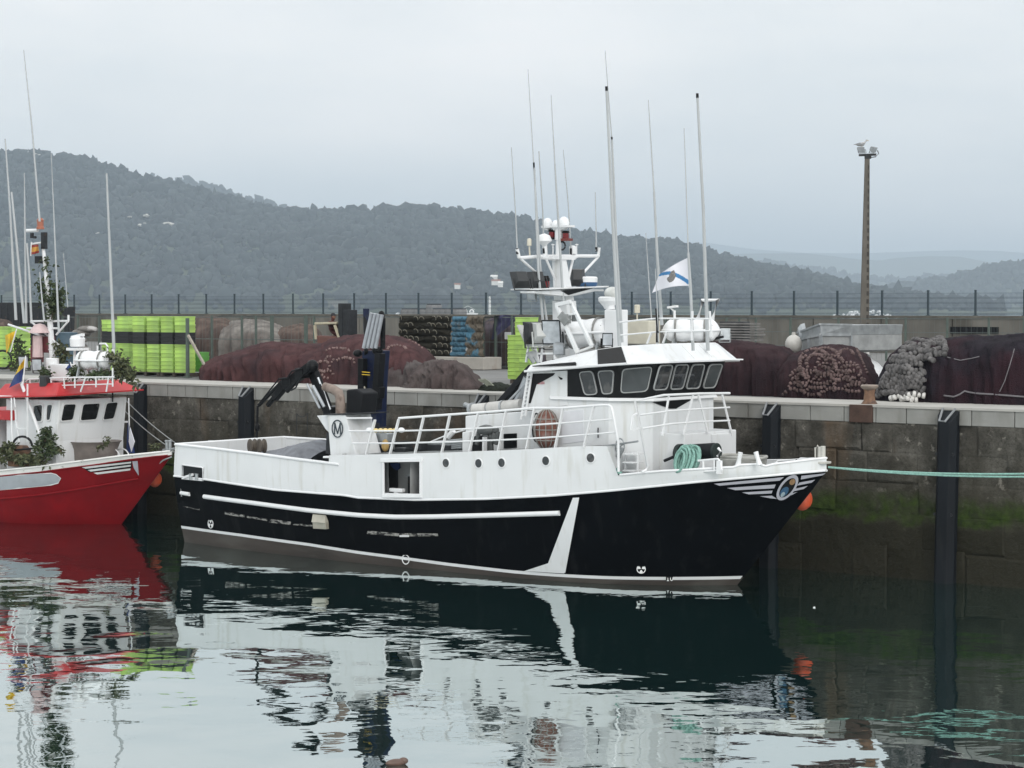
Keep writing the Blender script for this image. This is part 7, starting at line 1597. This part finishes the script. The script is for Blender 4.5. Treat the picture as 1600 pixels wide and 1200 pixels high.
def seated_person(fr, hip, s, label):
    """A seated figure grown from a joint skeleton; faces along +x of the frame."""
    J = {'hip': (0, 0, .10), 'waist': (-.02, 0, .28), 'chest': (0, 0, .48), 'neck': (.03, 0, .62), 'head': (.06, 0, .76), 'crown': (.06, 0, .86), 'shl': (.0, -.19, .55), 'ell': (.14, -.25, .33), 'hal': (.36, -.16, .34), 'shr': (.0, .19, .55), 'elr': (.14, .25, .33), 'har': (.36, .16, .34), 'knl': (.42, -.11, .14), 'anl': (.44, -.12, -.28), 'tol': (.58, -.12, -.31), 'knr': (.42, .11, .14), 'anr': (.44, .12, -.28), 'tor': (.58, .12, -.31)}
    rad = {'hip': .15, 'waist': .14, 'chest': .155, 'neck': .06, 'head': .10, 'crown': .075, 'shl': .07, 'ell': .05, 'hal': .04, 'shr': .07, 'elr': .05, 'har': .04, 'knl': .075, 'anl': .05, 'tol': .04, 'knr': .075, 'anr': .05, 'tor': .04}
    Ed = [('hip', 'waist'), ('waist', 'chest'), ('chest', 'neck'), ('neck', 'head'), ('head', 'crown'), ('chest', 'shl'), ('shl', 'ell'), ('ell', 'hal'), ('chest', 'shr'), ('shr', 'elr'), ('elr', 'har'), ('hip', 'knl'), ('knl', 'anl'), ('anl', 'tol'), ('hip', 'knr'), ('knr', 'anr'), ('anr', 'tor')]
    ks = list(J); me = bpy.data.meshes.new('person'); me.from_pydata([J[k] for k in ks], [(ks.index(a), ks.index(b)) for a, b in Ed], [])
    o_ = bpy.data.objects.new('person', me); COL.objects.link(o_); sk = o_.modifiers.new('skin', 'SKIN'); ss = o_.modifiers.new('sub', 'SUBSURF'); ss.levels = ss.render_levels = 2
    for i, k in enumerate(ks): me.skin_vertices[0].data[i].radius = (rad[k], rad[k])
    me.skin_vertices[0].data[0].use_root = True; sk.use_smooth_shade = True
    cl = mat('dark red work jacket', (.075, .022, .022), .9, .2, 8); me.materials.append(cl)
    M = fr.M @ Matrix.Translation(Vector([float(q) for q in hip])) @ Matrix.Scale(s, 4); o_.matrix_world = M; W[o_] = M; tag(o_, label, 'person')
    mb_ = MB(); mb_.ell((.075, 0, .80), (.085, .085, .115), 12, 9); h = obj('head_skin', mb_, mat('weathered skin', (.25, .13, .09), .6, .1, 9)); 
    mb_ = MB(); mb_.ell((.055, 0, .845), (.10, .10, .09), 12, 9); mb_.ell((.15, 0, .83), (.06, .08, .015), 10, 6); c_ = obj('cap', mb_, mat('dark cap', (.02, .02, .025), .8))
    for q in (h, c_):
        q.parent = o_; q.matrix_parent_inverse = Matrix.Identity(4); q.matrix_basis = W[q].copy(); W[q] = M
    return o_
seated_person(Q, ft(505, 527) + np.array([0, .5, 0]), 1.0, 'forklift driver in a dark red jacket and cap, seated under the roof guard')
# lamp post with two floodlights and a gull
lb_ = at_z(1350, 560, H); lp = thing('lamp_post', lb_, 'tall tapering concrete lamp post with a red and white painted foot', 'lamp post')
Lz = lambda x, y: at_y(x, y, lb_[1])
conc = mat('weathered brown grey concrete post', (.115, .105, .09), .9, .2, 3, .2, 14, stretch=(1, 1, .3)); zt = Lz(1355, 246)[2]
mb = MB(); top_c = Lz(1355, 246)
def sec(c, w, d): return [(c[0] - w, c[1] - d, c[2]), (c[0] + w, c[1] - d, c[2]), (c[0] + w, c[1] + d, c[2]), (c[0] - w, c[1] + d, c[2])]
mb.loft(sec(lb_, .21, .16), sec(top_c, .10, .09))
for k in range(24):
    f = .05 + .9 * k / 23; c = lb_ + (top_c - lb_) * f; w = .21 + (.10 - .21) * f; mb.box((c[0] + w * .55, c[1] - (.16 + (.09 - .16) * f) - .002, c[2]), (w * .55, .02, .20), None, 1)
obj('shaft', mb, [conc, mat('painted recess shade', (.045, .04, .035), .9)], lp, smooth=0)  # dark plates painted for the shade in the shaft's hollows
zr0, zr1, zw0 = Lz(1350, 540)[2], Lz(1350, 522)[2], Lz(1350, 553)[2]
for z0, z1, m, nm in ((zw0 - .4, zr0, mat('white painted band', (.55, .54, .52), .7, .08, 5), 'white_band'), (zr0, zr1, mat('faded red painted band', (.26, .045, .045), .7, .15, 5), 'red_band')):
    f0_, f1_ = (z0 - H) / (top_c[2] - H), (z1 - H) / (top_c[2] - H); c0, c1 = lb_ + (top_c - lb_) * f0_, lb_ + (top_c - lb_) * f1_
    mb = MB(); mb.loft(sec(c0, .215 - .11 * f0_, .165 - .07 * f0_), sec(c1, .215 - .11 * f1_, .165 - .07 * f1_)); obj(nm, mb, m, lp, smooth=0)
mb = MB(); mb.bar(Lz(1342, 242.5), Lz(1369, 241.5), .12, .10); mb.box(top_c + np.array([.03, 0, .05]), (.28, .22, .22)); obj('cross_arm', mb, dark_steel, lp, smooth=0, bevel=.01)
class _W:                                                   # world frame for helpers that expect one
    M = Matrix.Identity(4)
wl = _W()
flood(Lz(1345.5, 234), (-.5, -.75, -.45), (0, 0, 1), .34, .26, .16, lp, wl, galv); flood(Lz(1366, 234), (.7, -.6, -.5), (0, 0, 1), .34, .26, .18, lp, wl, galv)
mb = MB(); mb.tube([Lz(1371, 235), Lz(1373, 240), Lz(1368, 245), Lz(1360, 246)], .02, 6); obj('cable', mb, black_rubber, lp)
gl = Lz(1346.3, 226); s_ = 1.0; gull = thing('gull', gl - np.array([0, 0, .16]), 'white and grey gull standing on the left floodlight of the lamp post', 'gull')
gw = mat('white plumage', (.40, .40, .40), .8, .06, 9); gg = mat('grey wing plumage', (.20, .21, .22), .8, .1, 9); gy = mat('yellow bill and legs', (.50, .32, .06), .6)
g_ = bpy.data.meshes.new('gull'); 
mb = MB(); prof = [(.002, -.30), (.03, -.24), (.07, -.14), (.095, 0), (.085, .10), (.055, .17), (.05, .21), (.058, .25), (.045, .29), (.015, .315)]
ax_ = [(-.30, .0), (-.24, .0), (-.14, .0), (0, .01), (.10, .04), (.16, .10), (.185, .15), (.205, .185), (.235, .19), (.26, .185)]
vs = []
for (r, _), (x, z) in zip(prof, ax_):
    for k in range(12):
        a = 2 * math.pi * k / 12; vs.append((gl[0] + x, gl[1] + r * math.cos(a), gl[2] + z + r * .95 * math.sin(a)))
mb.add(vs, [(i * 12 + k, i * 12 + (k + 1) % 12, (i + 1) * 12 + (k + 1) % 12, (i + 1) * 12 + k) for i in range(9) for k in range(12)] + [tuple(range(11, -1, -1)), tuple(range(108, 120))]); obj('gull_body', mb, gw, gull, smooth=70)
for sy_ in (-1, 1):
    mb = MB(); mb.loft([gl + np.array([.12, sy_ * .085, .05]), gl + np.array([-.05, sy_ * .10, -.02]), gl + np.array([-.38, sy_ * .035, .0]), gl + np.array([-.10, sy_ * .05, .085])], [gl + np.array([.12, sy_ * .095, .05]), gl + np.array([-.05, sy_ * .112, -.02]), gl + np.array([-.38, sy_ * .045, .0]), gl + np.array([-.10, sy_ * .06, .09])]); obj('wing', mb, gg, gull)
    mb = MB(); mb.tube([gl + np.array([.02, sy_ * .03, -.08]), gl + np.array([.02, sy_ * .03, -.16]), gl + np.array([.06, sy_ * .03, -.165])], .010, 5); obj('leg', mb, gy, gull)
mb = MB(); mb.tube([gl + np.array([.25, 0, .185]), gl + np.array([.30, 0, .178]), gl + np.array([.325, 0, .165])], [.016, .011, .004], 6); obj('bill', mb, gy, gull)
# white sheet and bits at the foot of the lamp post
mb = MB(); G = []
for i in range(15):
    row = []
    for j in range(9):
        u, v = i / 14, j / 8; px = 1352 + 36 * u; b = 7.6 + 1.6 * v; p = Q.t(px, 560, b); row.append((p[0], b, H + .1 + (.95 - .55 * u) * max(0, math.sin(math.pi * (v * .8 + .1))) ** .7 + .06 * noise.noise(Vector((u * 6, v * 5, 2)))))
    G.append(row)
mb.sheet(G); tag(obj('tarpaulin', mb, mat('white plastic sheet', (.62, .63, .64), .5, .06, 4), frame=Q, smooth=80), 'white plastic sheet between the two right hand net heaps at the lamp post foot', 'tarpaulin')
# stacked trays behind the right fence
tr = thing('tray_stack', Q.w(Q.t(1160, 540, 34)), 'stack of dark trays and planks before the back wall right of the roof', 'trays')
mb = MB()
for k in range(7): c = Q.t(1156 + rg.uniform(-3, 3), 531 - k * 4.2, 34); mb.box(c, (1.9 + rg.uniform(-.3, .3), .8, .07))
obj('planks', mb, mat('grey planks', (.16, .155, .15), .9, .25, 4), tr, frame=Q, smooth=0)
mb = MB(); c = Q.t(1148, 522, 34.5); mb.box((c[0], c[1], (H + c[2]) / 2 + .3), (1.2, .6, c[2] - H + .5)); obj('dark_crate', mb, dark_steel, tr, frame=Q, smooth=0, bevel=.03)
gb = thing('grille', Q.w(Q.t(1525, 520, 51)), 'dark barred grille set low in the back wall at the right', 'grille'); mb = MB(); c0_, c1_ = Q.t(1484, 521, 53.3), Q.t(1558, 511, 53.3)
for k in range(15): x = c0_[0] + (c1_[0] - c0_[0]) * k / 14; mb.box((x, 53.38, (c0_[2] + c1_[2]) / 2), (.06, .05, (c1_[2] - c0_[2])))
obj('bars', mb, black_rubber, gb, frame=Q, smooth=0); mb = MB(); mb.box(((c0_[0] + c1_[0]) / 2, 53.40, (c0_[2] + c1_[2]) / 2), (c1_[0] - c0_[0], .03, c1_[2] - c0_[2])); obj('dark_recess', mb, black_flat, gb, frame=Q, smooth=0)
# grey crates seen above the wall, on the breakwater crest
for k in range(9):
    px0 = 634 + k * 9.8; b = 56.5; tall = k == 4; yt_ = 476.5 if tall else 483.5; c0_, c1_ = Q.t(px0, 495, b), Q.t(px0 + 9.4, yt_, b)
    root = thing('stacking_crate', Q.w((c0_[0], b, 5.0)), 'taller grey crate in the row seen above the wall through the mesh fence' if tall else ('grey crate of the row seen above the wall, left of the taller one' if k < 4 else 'grey crate of the row seen above the wall, right of the taller one'), 'crate', None if tall else 'grey crates on the breakwater, ' + ('left row' if k < 4 else 'right row'))
    mb = MB(); mb.box(((c0_[0] + c1_[0]) / 2, b, (5.0 + c1_[2]) / 2), (c1_[0] - c0_[0], 1.0, c1_[2] - 5.0)); obj('crate_body', mb, mat('pale grey crate', (.25, .25, .25), .7, .2, 3) if k == 0 else bpy.data.materials['pale grey crate'], root, frame=Q, smooth=0, bevel=.04)
    mb = MB(); mb.box(((c0_[0] + c1_[0]) / 2, b, c1_[2] + .02), ((c1_[0] - c0_[0]) * .86, .9, .10)); obj('dark_lid', mb, dark_steel, root, frame=Q, smooth=0, bevel=.03)
# bits on the left quay behind the red boat
for (px, py, b, w, h, m, lbx, ct) in ((13, 488, 40, 3.0, 1.2, dark_steel, 'dark bin by the back wall behind the left aerials', 'bin'), (63, 492, 40, 3.2, 1.0, dark_steel, 'dark container by the back wall behind the red boat mast', 'container'), (128, 520, 10, 1.2, 1.5, mat('grey brown sacks', (.15, .14, .13), .9, .4, 3, col2=(.38, .37, .36), thr=(.5, .6)), 'pile of grey sacks left of the lime green boxes', 'sacks'), (105, 528, 9, .8, 1.2, mat('blue grey drum', (.045, .08, .11), .6, .2), 'blue grey drum left of the sacks behind the radar', 'drum')):
    c = Q.t(px, py, b); root = thing(ct, Q.w((c[0], b, H)), lbx, ct)
    mb = MB()
    if ct == 'drum': mb.lathe((c[0], b, H), [(.38, 0), (.40, .02), (.40, .4), (.42, .42), (.40, .45), (.40, .9), (.42, .93), (.40, .96), (.40, 1.35), (.2, 1.37)], 20)
    elif ct == 'sacks':
        for k in range(11): mb.ell((c[0] + rg.uniform(-.5, .5), b + rg.uniform(-.3, .3), H + .15 + .13 * k), (.50, .35, .16), 12, 7)
    else:
        zt_ = c[2] + h / 2; mb.loft([(c[0] - w / 2, b, H), (c[0] + w / 2, b, H), (c[0] + w / 2, b + 1.2, H), (c[0] - w / 2, b + 1.2, H)], [(c[0] - w / 2 - .1, b - .1, zt_), (c[0] + w / 2 + .1, b - .1, zt_), (c[0] + w / 2 + .1, b + 1.3, zt_), (c[0] - w / 2 - .1, b + 1.3, zt_)])
        for q in range(5): mb.box((c[0] - w / 2 + w * (q + .5) / 5, b - .08, (H + zt_) / 2), (.08, .08, zt_ - H - .2))
    obj('body', mb, m, root, frame=Q, smooth=40, bevel=.02)
mb = MB(); c = Q.t(6, 560, 3.0); mb.tube([Q.t(4 + 14 * math.cos(a), 562 + 14 * math.sin(a), 1.0) for a in np.linspace(0, 2 * math.pi, 25)[:-1]], .035, 6, closed=True); tag(obj('hose_loop', mb, black_rubber, frame=Q), 'dark hose loop hanging at the left picture edge', 'hose')
heapZ = pile('net_heap', 'brown net heap on the quay at the far left behind the red boat', [(-30, 570), (-20, 520), (0, 497), (10, 500), (18, 512), (26, 540), (30, 590)], 6.5, 8.5, 11, net_brown, 41, group=gN, na=60, nb=26)
# ------------------------------------------------------------------ across the water and afloat
def on_hill(px, py, name='near_hill'):
    d = Vector([float(c) for c in ray(px, py)]).normalized(); hit, n_, i_, ds = BV[name].ray_cast(Vector((0, 0, HC)), d); return hit
rock_m = mat('pale granite outcrop', (.55, .53, .49), .9, .2, .3)
for k, (px, py, w, h) in enumerate(((223, 359, 12, 7), (270, 357, 22, 8), (283, 361, 8, 4), (230, 343, 9, 5), (205, 345, 5, 3), (183, 371, 9, 4), (197, 372, 6, 3), (155, 371, 5, 3), (62, 248, 12, 4), (80, 249, 10, 4))):
    c = on_hill(px, py)
    if c is None: continue
    u = c.y / F; mb = MB(); rg.seed(k)
    for q in range(6): mb.ell((c.x + rg.uniform(-.5, .5) * w * u, c.y - 9, c.z + 5 + rg.uniform(-.3, .3) * h * u), (w * u * rg.uniform(.16, .32), 8, h * u * rg.uniform(.22, .42)), 8, 6)
    o_ = obj('rock_outcrop', mb, rock_m, smooth=0); tag(o_, ('pale granite outcrop high on the crest of the wooded hill' if k > 7 else 'pale granite outcrop showing among the trees of the hillside'), 'rock', 'outcrops on the hill crest' if k > 7 else 'outcrops on the hillside')
wall_w = mat('white house wall', (.70, .69, .66), .8, .05, 1); roof_t = mat('tiled roof', (.24, .10, .06), .9, .2, 1)
for k, (px, py, w) in enumerate(((772, 446, 11), (775, 453, 14), (782, 456, 8), (715, 459, 9))):
    c = on_hill(px, py); root = thing('house', (c.x, c.y - 6, c.z + 5), ('tiny white house above the white beacon on the far shore' if k < 3 else 'tiny white house on the far shore left of the passing motor boat'), 'house', 'houses on the far shore' if k < 3 else None)
    mb = MB(); mb.box((c.x, c.y - 8, c.z + 8), (w * .75, 7, 5)); obj('wall', mb, wall_w, root, smooth=0)
    mb = MB(); w2 = w * .42; z0 = c.z + 10.5; mb.loft([(c.x - w2, c.y - 12, z0), (c.x + w2, c.y - 12, z0), (c.x + w2, c.y - 4, z0), (c.x - w2, c.y - 4, z0)], [(c.x - w2 * .9, c.y - 8.1, z0 + 2), (c.x + w2 * .9, c.y - 8.1, z0 + 2), (c.x + w2 * .9, c.y - 7.9, z0 + 2), (c.x - w2 * .9, c.y - 7.9, z0 + 2)]); obj('roof', mb, roof_t if k % 2 else wall_w, root, smooth=0)
YB = 2250.; c0 = at_y(765.2, 478, YB); c1 = at_y(765.2, 463, YB); s = YB / F
bc = thing('beacon_tower', (c0[0], YB, 0), 'slim white beacon tower standing by the far shore', 'beacon'); mb = MB(); mb.lathe((c0[0], YB, 0), [(1.9 * s, 0), (1.9 * s, c0[2]), (1.65 * s, c1[2] - 2.5 * s), (2.0 * s, c1[2] - 2.4 * s), (2.0 * s, c1[2] - 1.9 * s)], 14); obj('tower', mb, wall_w, bc)
mb = MB(); mb.lathe((c0[0], YB, c1[2] - 1.9 * s), [(1.1 * s, 0), (1.1 * s, 1.2 * s), (1.3 * s, 1.3 * s), (.2 * s, 2.0 * s)], 12); obj('lantern', mb, wall_w, bc)
# motor boat under way with its wake
YM = 1500.; s = YM / F; V = lambda x, y: at_y(x, y, YM)
mo = thing('motor_boat', (V(732, 490)[0], YM, 0), 'white motor boat under way throwing spray, seen through the mesh fence', 'motor boat'); wp = mat('white motor boat', (.80, .80, .79), .5, .04, 1)
hb = [(-13, 0), (13, 0)]; x0 = V(732, 490)[0]
def sc(k, w, z): return [(x0 - 13 * s * k, YM - w * s, z * s), (x0 + 12 * s * k, YM - w * s, z * s), (x0 + (16 if z > 1 else 11) * s * k, YM, z * s), (x0 + 12 * s * k, YM + w * s, z * s), (x0 - 13 * s * k, YM + w * s, z * s)]
mb = MB(); mb.loft(sc(.9, 3.2, -.4), sc(1, 4, 5.5)); obj('hull', mb, wp, mo, smooth=0)
mb = MB()
for cx, w, h in ((-7, 5.5, 6.5), (5, 4.0, 4.5)): mb.ell((x0 + cx * s, YM, 7.0 * s), (w * s, 3 * s, h * s), 14, 8)
obj('cabin', mb, wp, mo); mb = MB(); mb.tube([(x0 - 9 * s, YM, 12 * s), (x0 - 1 * s, YM, 16.5 * s), (x0 + 10 * s, YM, 11 * s)], .35 * s, 6); obj('hardtop', mb, wp, mo)
mb = MB()
for cx in (-7, 5): mb.box((x0 + cx * s, YM - 3.0 * s, 8.5 * s), (3.4 * s, .4 * s, 2.2 * s))
obj('cabin_window', mb, glass_grey, mo, smooth=0)
foam = mat('white foam', (.78, .80, .81), .9, .1, .4)
def spray(label, px0, px1, ybase, hpx, Y, n, seed):
    r_ = random.Random(seed); s = Y / F; mb_ = MB()
    for k in range(n):
        px = px0 + (px1 - px0) * r_.random(); c = at_y(px, ybase, Y); h = hpx * s * r_.random() ** 1.6 * (1 - abs(2 * (px - px0) / (px1 - px0) - 1) ** 2); mb_.ell((c[0], Y + r_.uniform(-20, 20), max(h * .9, .2)), (s * r_.uniform(1, 3.2), 2, s * r_.uniform(.6, 1.8)), 6, 4)
    tag(obj('spray', mb_, foam), label, 'spray', None, 'stuff')
spray('', 612, 652, 490, 10, 1500., 60, 3); spray('', 1305, 1395, 491, 12, 1420., 130, 4); spray('', 716, 750, 490, 5, 1490., 50, 5)
# floating bits
mb = MB(); c = at_z(619, 1195, 0); mb.ell((c[0], c[1], .03), (.16, .07, .055), 12, 8, Matrix.Rotation(.4, 3, 'Z')); mb.ell((c[0] + .1, c[1] + .03, .05), (.07, .05, .05), 10, 6); tag(obj('driftwood', mb, mat('wet brown driftwood', (.10, .06, .045), .5, .3, 9)), 'small wet brown lump floating at the bottom edge of the picture', 'driftwood')
mb = MB(); c = at_z(1272, 949.5, 0); mb.loft([(c[0] - .028, c[1] - .02, .004), (c[0] + .028, c[1] - .012, .004), (c[0] + .02, c[1] + .02, .004), (c[0] - .018, c[1] + .018, .004)], [(c[0] - .018, c[1] - .012, .015), (c[0] + .02, c[1] - .006, .022), (c[0] + .012, c[1] + .014, .02), (c[0] - .012, c[1] + .012, .015)]); tag(obj('litter', mb, white_raft, smooth=60), 'tiny white scrap floating on the dark water off the bow', 'litter')
# ------------------------------------------------------------------ the sea air
hm = bpy.data.materials.new('sea haze'); hm.use_nodes = True
for n in list(hm.node_tree.nodes):
    if n.type != 'OUTPUT_MATERIAL': hm.node_tree.nodes.remove(n)
pv = hm.node_tree.nodes.new('ShaderNodeVolumePrincipled')
pv.inputs['Color'].default_value = (.73, .87, 1.0, 1); pv.inputs['Density'].default_value = 1.6e-4; pv.inputs['Anisotropy'].default_value = 0.0
hm.node_tree.links.new(pv.outputs[0], [n for n in hm.node_tree.nodes if n.type == 'OUTPUT_MATERIAL'][0].inputs['Volume'])
mb = MB(); mb.box((0, 8400, 232), (24000, 17000, 470))
tag(obj('haze', mb, hm, smooth=0), kind='stuff')
